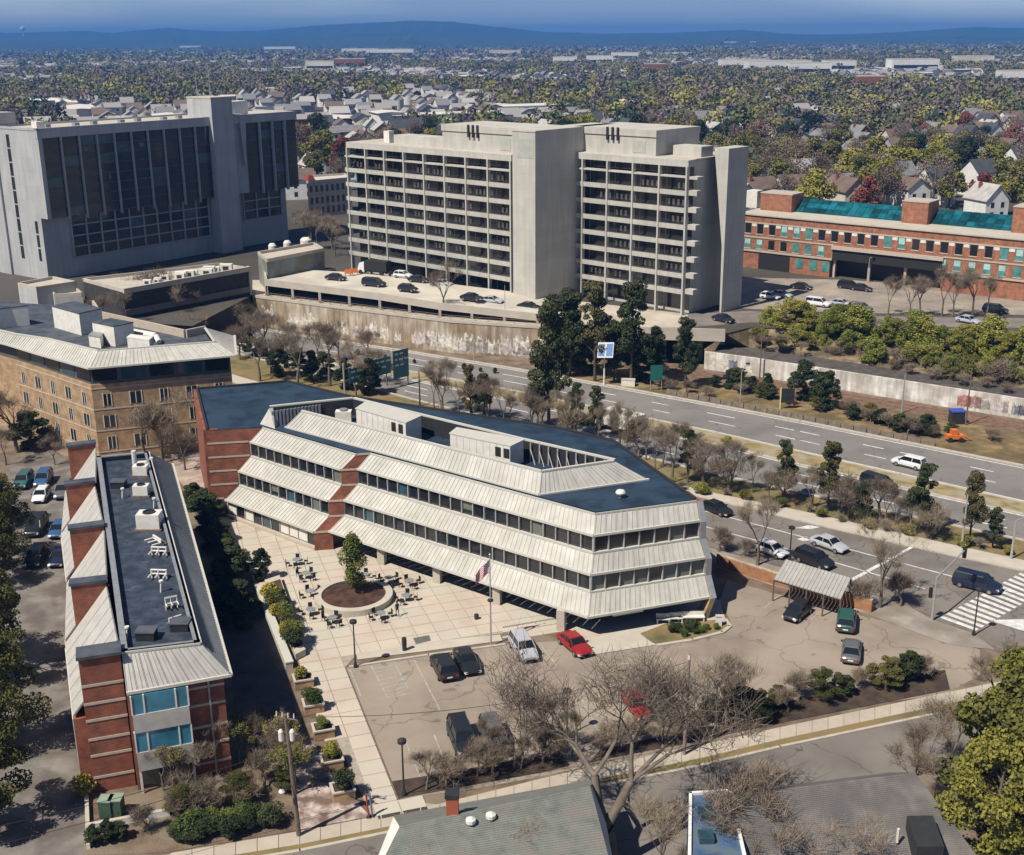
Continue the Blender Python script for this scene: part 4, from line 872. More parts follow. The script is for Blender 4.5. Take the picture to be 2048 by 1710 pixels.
# right part of the upper block
w3 = (tE - t480 - 2) / 4
for i in range(4):
    for j in range(ns): glass_cell(t480 + 2 + i * w3, w3, zm + j * h_, h_, lt)
    if i: mb = MB(); f.b(mb, t480 + 2 + i * w3 - .16, t480 + 2 + i * w3 + .16, -.5, .35, zm - .5, HZ - 1.6); mb.build('fin', m_towsh, lt)
mb = MB()
for j in range(ns + 1): f.b(mb, t480 + 2, tE, -.46, -.36, zm + j * h_ - .05, zm + j * h_ + .05)
mb.build('spandrel_line', mat('spandrel_metal', (.10, .115, .13), .6), lt)
# lower grids, set back
z4 = f.tz(165, 512, -2.6)[1]; h4 = (zm - z4) / 4; tA = f.tz(140, 445, -2.6)[0]; tB = t418 - .6; w4 = (tB - tA) / 10
for i in range(10):
    for j in range(4): glass_cell(tA + i * w4, w4, z4 + j * h4, h4, lt, -2.55)
mb = MB()
for i in range(11): f.b(mb, tA + i * w4 - .14, tA + i * w4 + .14, -2.59, -2.1, z4, zm - .01)
for j in range(5): f.b(mb, tA, tB, -2.59, -2.3, z4 + j * h4 - .14, z4 + j * h4 + .14)
mb.build('window_grid', m_towsh, lt)
tC = t480 + 1.2; w5 = (tE - 5 - tC) / 3
for i in range(3):
    for j in range(3): glass_cell(tC + i * w5, w5, z4 + h4 + j * h4, h4, lt, -2.55)
mb = MB()
for i in range(4): f.b(mb, tC + i * w5 - .14, tC + i * w5 + .14, -2.59, -2.1, z4 + h4, zm - .01)
for j in range(4): f.b(mb, tC, tE - 5, -2.59, -2.3, z4 + h4 + j * h4 - .14, z4 + h4 + j * h4 + .14)
mb.build('window_grid', m_towsh, lt)
# service shaft
zt = f.tz(418, 197)[1]
mb = MB(); mb.prism(poly2([f.p(t418, 1.2, 0), f.p(t460, 1.2, 0), f.p(t460, -8, 0), f.p(t418, -8, 0)]), TZ, zt); mb.build('service_shaft', m_towsh, lt)
mb = MB(); f.b(mb, t418 - .1, t460 + .1, -8.1, 1.3, zt, zt + .3); mb.build('shaft_cap', m_conc, lt)
for t in (t418 + 1, t460 - 1.5): mb = MB(); p = f.p(t, -5, zt); mb.tube(p, p + Vector((0, 0, 6 + t % 2)), .12, .04, n=5); mb.build('antenna', m_steel, lt)
mb = MB(); pts = [f.p(t480 - .4, .4, HZ + .6), f.p(t480 + 1.8, .4, HZ + .6), f.p(t480 + 1.0, .4, zm + 7), f.p(t480 + .5, .4, zm + 7)]
k = [Vector(p) - f.n * 6 for p in pts]; mb.v = [tuple(p) for p in pts + k]; mb.f = [(0, 1, 2, 3), (7, 6, 5, 4), (0, 4, 5, 1), (1, 5, 6, 2), (2, 6, 7, 3), (3, 7, 4, 0)]; mb.mi = [0] * 6; mb.build('tapered_fin', m_towsh, lt)
mb = MB(); f.b(mb, t480 + 1, t480 + 6, -7, -3.5, HZ + .12, HZ + 3.6); mb.build('plant_box', m_equip, lt)
# left end face with slot windows, taller stair strip
for j in range(12):
    mb = MB(); z = zm - 16 + j * 3.1
    mb.hexa([f.p(-.06, -11.2, z), f.p(.05, -11.2, z), f.p(.05, -12.4, z), f.p(-.06, -12.4, z), f.p(-.06, -11.2, z + 2.8), f.p(.05, -11.2, z + 2.8), f.p(.05, -12.4, z + 2.8), f.p(-.06, -12.4, z + 2.8)])
    if z > TZ + 3 and z + 3 < HZ: mb.build('slot_window', m_glass, lt)
for j in range(5):
    mb = MB(); z = zm - 1 - 3.1 * (j + 1) + .6
    if z > TZ + 3: mb.hexa([f.p(-.06, -4.2, z), f.p(.05, -4.2, z), f.p(.05, -5.2, z), f.p(-.06, -5.2, z), f.p(-.06, -4.2, z + 2.7), f.p(.05, -4.2, z + 2.7), f.p(.05, -5.2, z + 2.7), f.p(-.06, -5.2, z + 2.7)]); mb.build('slot_window', m_glass, lt)
mb = MB(); f.b(mb, -.5, 5.5, -D - 5, -D + .2, TZ, HZ + 3.2); mb.build('stair_shaft', m_towsh, lt)
mb = MB(); f.b(mb, 2, 4, -5, -3, HZ + .12, HZ + 1.7); mb.build('plant_box', m_equip, lt)
for t in range(6, int(t418), 6): mb = MB(); f.b(mb, t, t + 1.2, -5 - t % 4, -3.8 - t % 4, HZ + .12, HZ + .9); mb.build('roof_unit', m_metalgrey, lt)
# ---- podium with white roof in front, and smaller block to its right
def flat_block(name, lab, cat, q, z0, z1, m, roof_m, par=.7, bands=()):
    P = [G(x, y, z1) for x, y in q]; c = sum(P, Vector()) / len(P); T = thing(name, lab, cat, (c.x, c.y, z0))
    mb = MB(); mb.prism([(p.x, p.y) for p in P], z0, z1 - par); mb.build('wall', m, T)
    g_ = [p + (c - p).normalized() * .5 for p in P]; mb = MB(); mb.prism([(p.x, p.y) for p in g_], z1 - par + .001, z1 - par + .1); mb.build('flat_roof', roof_m, T)
    mb = MB(); n = len(P)
    a = sum(P[i].x * P[(i + 1) % n].y - P[(i + 1) % n].x * P[i].y for i in range(n)); sg = 1 if a > 0 else -1
    for i in range(n):
        A, B = P[i], P[(i + 1) % n]; d = (B - A).normalized(); w_ = Vector((-d.y, d.x, 0)) * .35 * sg; e = d * .02
        mb.hexa([(p.x, p.y, z1 - par) for p in (A, B, B + w_, A + w_)] + [(p.x, p.y, z1) for p in (A, B, B + w_, A + w_)])
    mb.build('parapet', m_conc, T)
    return T, P
T, P = flat_block('podium_block', 'low dark podium with cluttered white roof in front of the glass tower', 'building', [(245, 578), (495, 534), (440, 525), (165, 556)], TZ, 12.5, mat('podium_dark', (.045, .042, .042), .8, .2, 1), m_conc)
fp = Fr(P[0], P[1] - P[0]); Lp = (P[1] - P[0]).length
mb = MB(); fp.b(mb, 0, Lp, 0, .5, 11.6, 12.6); mb.build('fascia', m_conc, T); mb = MB(); fp.b(mb, 0, Lp, .0, .4, 7.2, 8.4); mb.build('spandrel', mat('podium_band', (.20, .17, .15), .9), T)
mb = MB(); fp.b(mb, Lp, Lp + .5, -.5, .3, TZ, 12.6); mb.build('corner_post', m_conc, T)
r_ = random.Random(3)
for i in range(12):
    t = 8 + (Lp - 10) * (i / 12) + r_.uniform(-.8, .8); d = -r_.uniform(1.8, 4.5); s = r_.uniform(.5, 1.3); q = fp.p(t, d, 11.9)
    T2 = thing('air_unit', 'white air unit on the podium roof, %s from its left end' % ('first', 'second', 'third', 'fourth', 'fifth', 'sixth', 'seventh', 'eighth', 'ninth', 'tenth', 'eleventh', 'last')[i], 'air conditioner', tuple(q), group='units on the podium roof')
    mb = MB(); mb.box(q.x - s, q.x + s, q.y - s * .6, q.y + s * .6, 11.9, 11.9 + s * 1.1); mb.build('housing', m_equip, T2); mb = MB(); mb.box(q.x - s * .5, q.x + s * .5, q.y - s * .61, q.y - s * .55, 12.0, 11.9 + s * .8); mb.build('grille', m_dark, T2)
mb = MB(); A, B = G(395, 652, 0), G(506, 640, 0); mb.prism([(fp.p(0, .2, 0).x, fp.p(0, .2, 0).y), (fp.p(Lp, .2, 0).x, fp.p(Lp, .2, 0).y), (fp.p(Lp, -8, 0).x, fp.p(Lp, -8, 0).y), (fp.p(0, -8, 0).x, fp.p(0, -8, 0).y)], 0, TZ); mb.build('lower_wall', m_dark, T)  # solid dark block painting the shadowed void beneath the podium
T, P = flat_block('side_block', 'small concrete block with round roof units beside the parking deck', 'building', [(533, 518), (648, 496), (628, 484), (515, 503)], TZ, 13.5, mat('weathered_block', (.24, .27, .25), .9, .15, .5, var2=(.20, .19, .14), sc2=.3), m_conc)
for i, (x, y) in enumerate(((545, 500), (575, 494), (612, 488))):
    p = G(x, y, 12.9); T2 = thing('tank', 'round white tank on the small concrete block, %s' % ('left one', 'middle one', 'right, largest one')[i], 'roof equipment', tuple(p)); mb = MB(); r = .9 + .4 * (i == 2); mb.lathe(p, [(r, 0), (r, 1.0), (r * .6, 1.5)], 12); mb.build('shell', m_equip, T2); mb = MB(); mb.box(p.x + r, p.x + r + .9, p.y - .3, p.y + .3, p.z, p.z + .7); mb.build('pump_box', m_dark, T2)
T, P = flat_block('corner_block', 'small pale block at the foot of the left tower', 'building', [(35, 565), (72, 574), (152, 562), (105, 552)], TZ, 11.5, m_tower2, m_conc)
T, P = flat_block('corner_block', 'low pale gatehouse between the tan building and the podium', 'building', [(108, 588), (165, 585), (150, 572), (100, 578)], TZ, 10, m_tower2, m_conc)
# ================================================================== GRID FACADE BUILDING
gt = thing('apartment_tower', 'wide ten storey concrete building with a grid of dark balconies', 'building', tuple(G(1080, 590, TZ)))
WZ = 36.0; uW = Vector((.735, -.68, 0)).normalized()
fA = Fr((-36.0, 276.3, 0), uW)
fB = Fr(Vector((33.7, 228.8, 0)) - uW * 31.5, uW)
LEV = [10.9, 14.0, 17.1, 20.2, 23.3, 26.5, 29.7, 32.7]
def grid_block(fr, nb, bw, depth, zb, seed, ext=0):
    r_ = random.Random(seed); L_ = nb * bw
    mb = MB(); mb.prism(poly2([fr.p(.1, -1.6, 0), fr.p(L_ - .1, -1.6, 0), fr.p(L_ - .1, -depth, 0), fr.p(.1, -depth, 0)]), zb, WZ - .02); mb.build('body', m_tower, gt)
    mb = MB(); fr.b(mb, -.2, L_ + .3, -1.7, 1.0, WZ - 1.25, WZ); mb.build('parapet', m_tower, gt)
    mb = MB(); fr.b(mb, .3, L_, -depth + .3, -1.0, WZ, WZ + .06); mb.build('flat_roof', m_conc, gt)
    for k, z in enumerate(LEV):
        top = k == len(LEV) - 1; h = .32 if top else .62
        mb = MB(); a, b = -.9, L_ + .2 + ext
        if top: fr.b(mb, a, b, -1.6, .95, z, z + h)
        else:
            q0, q1 = .95, 1.0
            mb.hexa([fr.p(a, q0, z - .3), fr.p(b, q0, z - .3), fr.p(b, -1.6, z - .3), fr.p(a, -1.6, z - .3), fr.p(a, q1, z + h), fr.p(b, q1, z + h), fr.p(b, q1 - .18, z + h), fr.p(a, q1 - .18, z + h)])
        mb.build('balcony', m_tower, gt)
    for i in range(nb + 1):
        mb = MB(); fr.b(mb, i * bw - .17, i * bw + .17, .3, 1.15, zb, WZ - 1.2); mb.build('column', m_tower, gt)
    zs = [zb + .6] + LEV
    for i in range(nb):
        for k in range(len(zs)):
            z0 = zs[k] + (.35 if k else 0); z1 = (zs[k + 1] - .32) if k + 1 < len(zs) else WZ - 1.26
            mb = MB(); fr.b(mb, i * bw + .1, (i + 1) * bw - .1, -1.59, -1.52, z0, z1); o = mb.build('window', m_glass, gt)
            if 1 <= k <= 7 and r_.random() < (.62 if k < 8 else .1):
                n = r_.choice((2, 2, 3, 4, 5)); st = r_.randint(0, 5 - n)
                for q in range(n): t = i * bw + .45 + (st + q) * (bw - .7) / 5; mb = MB(); fr.b(mb, t, t + .5, -1.5, -1.44, z0 + .35, z0 + 1.45); mb.build('curtain', mat('tan_curtain', (.50, .43, .36), .9, .2, 1), o)
grid_block(fA, 8, 6.25, 18, TZ, 1)
grid_block(fB, 5, 6.3, 17, TZ, 2)
for k, z in enumerate(LEV): 
    mb = MB(); fB.b(mb, 31.75, 33.6, -1.6, .5, z - .2, z + (.3 if k == 7 else .75)); mb.build('balcony', m_tower, gt)
# central lift tower
mb = MB(); fA.b(mb, 50.6, 56.6, -24, 1.0, TZ, WZ + 4.6); mb.build('lift_tower', m_tower, gt)
mb = MB(); fA.b(mb, 50.5, 56.7, -24.1, 1.1, WZ + 4.6, WZ + 4.9); mb.build('tower_cap', m_tower, gt)
mb = MB(); fA.b(mb, 52.0, 56.3, .95, 1.04, WZ - .4, WZ + 3.2); mb.build('recess_panel', mat('recess_panel', (.40, .41, .36), .9, .1, 1), gt)
# penthouses with three slot vents each
for fr, a, b, d0, d1, s in ((fA, 28.5, 50.5, -14, -1.4, 36.2), (fB, 2.3, 22.5, -16, -1.4, 10.6)):
    mb = MB(); fr.b(mb, a, b, d0, d1, WZ + .06, WZ + 4.6); mb.build('penthouse', m_tower, gt)
    mb = MB(); fr.b(mb, a - .15, b + .15, d0 - .1, d1 + .2, WZ + 3.6, WZ + 4.9); mb.build('penthouse_cornice', m_tower, gt)
    for k in range(3): mb = MB(); fr.b(mb, s + k * 1.3, s + k * 1.3 + .5, d1 + .2, d1 + .45, WZ + 2.6, WZ + 5.1); mb.build('slot_vent', m_black, gt)
    mb = MB(); fr.b(mb, b - 5.5, b - 2.5, d1 + .01, d1 + .06, WZ + .5, WZ + 2.8); mb.build('louvre_panel', MATS['recess_panel'], gt)
mb = MB(); fA.b(mb, 12, 28.3, -7, -2.5, WZ + .06, WZ + 1.9); mb.build('roof_wall', m_tower, gt)
mb = MB(); fA.b(mb, 8.7, 10.5, -4, -2.5, WZ + .06, WZ + 2.6); mb.build('chimney', m_equip, gt)
mb = MB(); fB.b(mb, 24, 30.5, -9, -5, WZ + .06, WZ + 2.0); mb.build('roof_wall', m_tower, gt)
mb = MB(); mb.v = [tuple(v) for v in (fB.p(32.8, -6, WZ + 1.9), fB.p(36.0, -6, WZ + 1.9), fB.p(36.0, -6, TZ), fB.p(35.6, -6, TZ), fB.p(35.4, -6, 19.5), fB.p(32.8, -13, WZ + 1.9), fB.p(36.0, -13, WZ + 1.9), fB.p(36.0, -13, TZ), fB.p(35.6, -13, TZ), fB.p(35.4, -13, 19.5))]
mb.f = [(0, 1, 2, 3, 4), (9, 8, 7, 6, 5), (0, 5, 6, 1), (1, 6, 7, 2), (2, 7, 8, 3), (3, 8, 9, 4), (4, 9, 5, 0)]; mb.mi = [0] * 7; mb.build('stair_tower', m_tower, gt)
# ================================================================== PARKING DECK
DZ = 9.2
dk = [(533, 566), (640, 580), (760, 600), (880, 622), (960, 636)]
df = PX([(533, 592), (640, 606), (760, 620), (880, 634), (1075, 648)], TZ)
T = thing('parking_deck', 'pale parking deck with a row of dark openings above the retaining wall', 'car park', (df[2].x, df[2].y, TZ))
bkp = [G(1128, 592, TZ), G(1030, 580, TZ), G(716, 540, TZ), G(650, 515, TZ), G(525, 540, TZ)]
shift = lambda p, k: Vector((p.x, p.y + k, p.z))
dz = [DZ, DZ, DZ - .2, DZ - .8, DZ - 1.6, ]
mb = MB()
fe = [Vector((p.x, p.y, z)) for p, z in zip(df, dz)]
be = [G(1135, 600, dz[4]), G(1040, 585, DZ - .8), G(880, 565, DZ), G(716, 545, DZ), G(525, 535, DZ)][::-1]
for i in range(4): mb.face([fe[i], fe[i + 1], be[i + 1], be[i]])
o = mb.build('deck_surface', mat('deck_concrete', (.56, .52, .44), .9, .1, .3, .1, 5, var2=(.46, .43, .37), sc2=.1), T)
for i in range(4):
    a, b = fe[i], fe[i + 1]; L_ = (b - a).length; d = (b - a).normalized(); n_ = Vector((-d.y, d.x, 0)); n_.z = 0
    mb = MB(); mb.hexa([a, b, b + n_ * .3, a + n_ * .3] + [p + Vector((0, 0, .9)) for p in (a, b, b + n_ * .3, a + n_ * .3)]); mb.build('parapet', m_conc, T)
    mb = MB(); mb.hexa([a - Vector((0, 0, .5)), b - Vector((0, 0, .5)), b + n_ * .4 - Vector((0, 0, .5)), a + n_ * .4 - Vector((0, 0, .5)), a, b, b + n_ * .4, a + n_ * .4]); mb.build('edge_beam', m_conc, T)
    k = max(2, round(L_ / 7))
    for j in range(k + (i == 3)):
        p = lerp(a, b, j / k); mb = MB(); mb.box(p.x - .25, p.x + .25, p.y, p.y + .5, TZ, p.z - .5); mb.build('column', m_conc, T)
    mb = MB(); n4 = n_ * 6; mb.hexa([(p.x, p.y, TZ) for p in (a + n4, b + n4, b + n4 * 1.1, a + n4 * 1.1)] + [(p.x, p.y, min(a.z, b.z) - .1) for p in (a + n4, b + n4, b + n4 * 1.1, a + n4 * 1.1)]); mb.build('rear_wall', m_dark, T)
a = fe[0]; b = be[0]; mb = MB(); mb.hexa([a, b, b + Vector((.4, 0, 0)), a + Vector((.4, 0, 0))] + [p + Vector((0, 0, 1)) for p in (a, b, b + Vector((.4, 0, 0)), a + Vector((.4, 0, 0)))]); mb.build('parapet', m_conc, T)
mb = MB(); mb.hexa([(a.x, a.y, TZ), (b.x, b.y, TZ), (b.x + .4, b.y, TZ), (a.x + .4, a.y, TZ), (a.x, a.y, a.z), (b.x, b.y, b.z), (b.x + .4, b.y, b.z), (a.x + .4, a.y, a.z)]); mb.build('side_wall', m_conc, T)
sheet('upper_street', [PX([(505, 590), (640, 608), (900, 640), (1080, 652), (1380, 655), (1375, 628), (1135, 600), (1040, 600), (640, 560), (505, 560)], TZ)], TZ + .015, mat('pale_ledge', (.52, .47, .39), .9, .12, .4, .2, 5, var2=(.42, .37, .29), sc2=.12))
# ================================================================== BRICK BUILDING WITH TEAL GLASS ROOFS
QZ = 19.0; fT = Fr(G(1488, 426, QZ), G(2048, 478, QZ) - G(1488, 426, QZ)); LT = 78
tg = thing('brick_office', 'long low red brick building with teal glass roof lights at the right', 'building', tuple(fT.p(30, 0, TZ)))
s0, s1 = fT.tz(1668, 470)[0], fT.tz(1888, 500)[0]
mb = MB(); fT.b(mb, -1, LT, -18, 0, 10.6, QZ - .3); mb.build('upper_wall', m_brick2, tg)
mb = MB(); fT.b(mb, -1, s0 - .5, -18, -.05, TZ, 10.58); fT.b(mb, s1, LT, -18, -.05, TZ, 10.58); mb.build('lower_wall', m_brick2, tg)
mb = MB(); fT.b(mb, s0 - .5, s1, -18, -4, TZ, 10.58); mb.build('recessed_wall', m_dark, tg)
mb = MB(); fT.b(mb, -1.2, LT, -18, .3, QZ - .3, QZ); mb.build('flat_roof', m_conc, tg)
mb = MB(); fT.b(mb, -1, LT, 0, .12, QZ - 2.1, QZ - 1.8); mb.build('stone_band', m_coping, tg)
for a, b, d, z0, z1 in ((-1, s0, .12, 13.6, 13.9), (s1, LT, .12, 13.6, 13.9), (-1, s0, .25, 10.4, 10.8), (s1, LT, .25, 10.4, 10.8)): mb = MB(); fT.b(mb, a, b, 0, d, z0, z1); mb.build('stone_band', m_coping, tg)
mb = MB(); fT.b(mb, s0 - .2, s1 + .2, 0, .5, 12.9, 13.7); mb.build('lintel', m_coping, tg)
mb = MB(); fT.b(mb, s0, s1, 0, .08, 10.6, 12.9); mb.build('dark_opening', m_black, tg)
r_ = random.Random(8); nW = 25
for i in range(nW):
    t = .6 + i * 3.05
    for z, zz in ((14.6, 16.9), (11.2, 13.3)):
        if z < 14 and s0 - 1 < t + 1 < s1: continue
        mb = MB(); fT.b(mb, t, t + 1.5, -.2, .03, z, zz); k = r_.random(); o = mb.build('window', m_glass if k < .4 else m_glassg, tg)
        mb = MB(); fT.b(mb, t - .1, t + 1.6, 0, .1, z - .25, z - .02); mb.build('sill', m_coping, o)
        if k > .6: mb = MB(); fT.b(mb, t + .1, t + 1.4, .031, .06, z + .9, zz - .08); mb.build('blind', mat('pale_teal_blind', (.36, .55, .52), .8, .2, 1), o)
    mb = MB(); fT.b(mb, t + 1.7, t + 2.85, .0, .08, 16.2, 16.9); mb.build('pale_panel', m_equip, tg)
for a, b in ((fT.tz(1518, 500)[0], fT.tz(1580, 510)[0]),): mb = MB(); fT.b(mb, a, b, -.04, .03, TZ, 10.2); mb.build('dark_opening', m_black, tg)
for t in (fT.tz(1592, 520)[0], fT.tz(1620, 520)[0], fT.tz(1645, 520)[0]):
    mb = MB(); fT.b(mb, t, t + 1.7, -.04, .04, TZ + 1.2, 9.9); mb.build('window', m_glassg, tg)
for t in (s0, s0 + (s1 - s0) * .33, s0 + (s1 - s0) * .66): mb = MB(); fT.b(mb, t, t + .5, -1.2, -.7, TZ, 10.6); mb.build('column', m_coping, tg)
for a, b in (((1590, 405), (1800, 420)), ((1862, 425), (2020, 440))):
    ta = fT.tz(a[0], a[1], -8)[0]; tb_ = fT.tz(b[0], b[1], -8)[0]; n = int((tb_ - ta) / 1.7)
    for i in range(n):
        x0, x1 = ta + (tb_ - ta) * i / n + .05, ta + (tb_ - ta) * (i + 1) / n - .05
        for k in range(3):
            p0, p1 = -8.6 - 1.3 * k, -8.6 - 1.3 * (k + 1) + .1; z0, z1 = QZ + .3 + .85 * k, QZ + .3 + .85 * (k + 1) - .06
            mb = MB(); mb.hexa([fT.p(x0, p0, z0 - .08), fT.p(x1, p0, z0 - .08), fT.p(x1, p1, z1 - .08), fT.p(x0, p1, z1 - .08), fT.p(x0, p0, z0), fT.p(x1, p0, z0), fT.p(x1, p1, z1), fT.p(x0, p1, z1)])
            mb.build('roof_pane', mat('teal_pane', (.006, .085, .11), .3, .5, .5, spec=.6, rnd=.6), tg)
    mb = MB(); mb.v = [tuple(v) for v in (fT.p(ta, -8.7, QZ), fT.p(tb_, -8.7, QZ), fT.p(tb_, -12.6, QZ), fT.p(ta, -12.6, QZ), fT.p(ta, -8.7, QZ + .15), fT.p(tb_, -8.7, QZ + .15), fT.p(tb_, -12.6, QZ + 2.6), fT.p(ta, -12.6, QZ + 2.6))]
    mb.f = [(0, 1, 5, 4), (1, 2, 6, 5), (2, 3, 7, 6), (3, 0, 4, 7), (4, 5, 6, 7)]; mb.mi = [0] * 5; mb.build('roof_frame', mat('teal_frame', (.03, .20, .20), .6), tg)
for (x0, y0), (x1, y1), h in (((1521, 408), (1583, 413), 3.9), ((1803, 430), (1855, 436), 4.6), ((2024, 444), (2052, 448), 5.2)):
    ta = fT.tz(x0, y0, -7)[0]; tb_ = fT.tz(x1, y1, -7)[0]; mb = MB(); fT.b(mb, ta, tb_, -13, -7, QZ, QZ + h); mb.build('brick_turret', m_brick2, tg); mb = MB(); fT.b(mb, ta - .1, tb_ + .1, -13.1, -6.9, QZ + h, QZ + h + .25); mb.build('turret_cap', m_coping, tg)
mb = MB(); ta = fT.tz(1500, 405, -9)[0]; fT.b(mb, ta - 1, ta + 1.8, -12, -9, QZ, QZ + 4); mb.build('plant_box', m_equip, tg)
# ornate cream building glimpsed between the towers
T, P = flat_block('ornate_building', 'cream stone building with arched windows between the two towers', 'building', [(614, 362), (700, 354), (690, 346), (622, 350)], TZ, 17.5, mat('cream_stone', (.46, .38, .30), .9, .2, 1), mat('worn_pale_roof', (.55, .5, .45), .9))
fo = Fr(P[0], P[1] - P[0])
for i in range(7):
    for z in (14, 10.5, 7.5): mb = MB(); fo.b(mb, .8 + i * 1.9, 1.7 + i * 1.9, 0, .06, z, z + 1.9); mb.build('window', m_glass, T)
mb = MB(); q = fo.p(1, -2, 17.5); mb.hexa([fo.p(.4, 0, 17.5), fo.p(3, 0, 17.5), fo.p(3, -3, 17.5), fo.p(.4, -3, 17.5), fo.p(1, -.6, 19), fo.p(2.4, -.6, 19), fo.p(2.4, -2.4, 19), fo.p(1, -2.4, 19)]); mb.build('red_roof', mat('red_roof', (.26, .05, .04), .8), T)
# ================================================================== VEHICLES
def lin(*c): return tuple(c)
CARCOL = {'black': (.018, .02, .024), 'darkblue': (.015, .022, .05), 'silver': (.42, .44, .48), 'white': (.72, .73, .74), 'red': (.30, .018, .02), 'teal': (.05, .12, .13), 'grey': (.12, .125, .13), 'green': (.03, .09, .07), 'blue': (.04, .10, .22), 'maroon': (.12, .02, .02)}
def paint(c):
    m = mat('car_paint_' + c, CARCOL[c], .28, .05, 2, spec=.6); return m
m_carglass = mat('car_glass', (.012, .015, .018), .08, .1, 2, spec=.9)
m_lamp = mat('headlight_lens', (.6, .6, .58), .2, .05, 3); m_tail = mat('tail_lamp', (.35, .02, .02), .3, .05, 3); m_rim = mat('alloy_rim', (.35, .35, .36), .35, .1, 5, metal=.6)
def car_proto(kind):
    """body shell lofted from stations, glasshouse, four wheels, lamps; front at +x"""
    L_, W, H, hood, beltz = {'sedan': (4.7, 1.82, 1.44, 1.25, .92), 'suv': (4.7, 1.92, 1.72, 1.05, 1.08), 'hatch': (4.1, 1.76, 1.5, .95, .95), 'van': (5.1, 1.98, 1.78, 1.0, 1.1)}[kind]
    root = bpy.data.objects.new('car_master_' + kind, None); COL.objects.link(root); root['_w'] = (0, 0, 0)
    # stations: x, half width, z bottom, z belt
    hz = beltz - .14
    st = [(-L_ / 2, W * .40, .42, beltz - .18), (-L_ / 2 + .12, W * .47, .30, beltz - .06), (-L_ / 2 + .5, W * .5, .24, beltz), (-.3, W * .5, .22, beltz + .02), (L_ / 2 - hood - .1, W * .5, .22, beltz), (L_ / 2 - .55, W * .485, .24, hz), (L_ / 2 - .14, W * .45, .30, hz - .14), (L_ / 2, W * .38, .40, hz - .26)]
    mb = MB(); rings = []
    for x, hw, zb, zt in st:
        rings.append([(x, -hw * .9, zb), (x, -hw, zb + .12), (x, -hw * 1.01, (zb + zt) / 2 + .1), (x, -hw * .93, zt - .03), (x, -hw * .6, zt + .03), (x, 0, zt + .045), (x, hw * .6, zt + .03), (x, hw * .93, zt - .03), (x, hw * 1.01, (zb + zt) / 2 + .1), (x, hw, zb + .12), (x, hw * .9, zb)])
    for a, b in zip(rings[:-1], rings[1:]):
        for i in range(10): mb.face([a[i], a[i + 1], b[i + 1], b[i]][::-1])
        mb.face([a[10], a[0], b[0], b[10]][::-1])
    mb.face(rings[0]); mb.face(rings[-1][::-1])
    # roof panel and pillars
    rear = {'sedan': -L_ / 2 + .55, 'suv': -L_ / 2 + .08, 'hatch': -L_ / 2 + .12, 'van': -L_ / 2 + .08}[kind]
    rr = {'sedan': .75, 'suv': .28, 'hatch': .45, 'van': .2}[kind]
    fx = L_ / 2 - hood; fr_ = .78
    b0 = [(rear, -W * .45), (fx, -W * .45), (fx, W * .45), (rear, W * .45)]; t0 = [(rear + rr, -W * .36), (fx - fr_, -W * .36), (fx - fr_, W * .36), (rear + rr, W * .36)]
    x0, x1 = rear + rr, fx - fr_; xm = (x0 + x1) / 2
    mb.hexa([(x0 - .05, -W * .37, H - .07), (x1 + .05, -W * .37, H - .07), (x1 + .05, W * .37, H - .07), (x0 - .05, W * .37, H - .07), (x0 + .05, -W * .33, H), (x1 - .08, -W * .33, H), (x1 - .08, W * .33, H), (x0 + .05, W * .33, H)])
    for s in (-1, 1):
        for (bx, tx) in ((rear + .02, x0), (xm - .05, xm - .05), (fx - .04, x1)):
            mb.tube((bx, s * W * .455, beltz - .02), (tx, s * W * .365, H - .05), .045, n=4)
    o = mb.build('body', paint('black'), root, local=True, smooth=False)
    mb = MB(); k = .985
    mb.hexa([(rear + .03, -W * .44, beltz - .04), (fx - .03, -W * .44, beltz - .04), (fx - .03, W * .44, beltz - .04), (rear + .03, W * .44, beltz - .04), (x0, -W * .355, H - .04), (x1, -W * .355, H - .04), (x1, W * .355, H - .04), (x0, W * .355, H - .04)])
    mb.build('glasshouse', m_carglass, root, local=True)
    for sx in (-1, 1):
        for sy in (-1, 1):
            cx = sx * L_ * .31; mb = MB(); mb.tube((cx, sy * W * .40, .33), (cx, sy * W * .515, .33), .33, n=14); wv = mb.build('wheel', m_black, root, local=True)
            mb = MB(); mb.tube((cx, sy * W * .5151, .33), (cx, sy * W * .525, .33), .2, n=10); mb.build('rim', m_rim, wv, local=True)
    for sy in (-1, 1):
        mb = MB(); y = sy * W * .36; mb.hexa([(L_ / 2 - .22, y - .2, hz - .38), (L_ / 2 + .01, y - .14, hz - .38), (L_ / 2 + .01, y + .14, hz - .38), (L_ / 2 - .22, y + .2, hz - .38), (L_ / 2 - .3, y - .2, hz - .2), (L_ / 2 - .06, y - .14, hz - .2), (L_ / 2 - .06, y + .14, hz - .2), (L_ / 2 - .3, y + .2, hz - .2)]); mb.build('headlight', m_lamp, root, local=True)
        mb = MB(); mb.box(-L_ / 2 - .01, -L_ / 2 + .2, y - .13, y + .13, beltz - .42, beltz - .2); mb.build('tail_light', m_tail, root, local=True)
    mb = MB(); mb.box(L_ / 2 - .06, L_ / 2 + .012, -.45, .45, .38, .52); mb.build('grille', m_black, root, local=True)
    mb = MB(); mb.box(-L_ / 2 - .02, -L_ / 2 + .05, -.26, .26, .55, .68); mb.build('number_plate', m_white, root, local=True)
    for sy in (-1, 1): mb = MB(); mb.box(fx - .35, fx - .15, sy * W * .5, sy * (W * .5 + .16), beltz + .02, beltz + .15); mb.build('mirror', m_dark, root, local=True)
    for sy in (-1, 1): mb = MB(); mb.box(-L_ * .2, L_ * .22, sy * W * .502, sy * (W * .512), .34, .42); mb.build('sill_trim', m_dark, root, local=True)
    return root
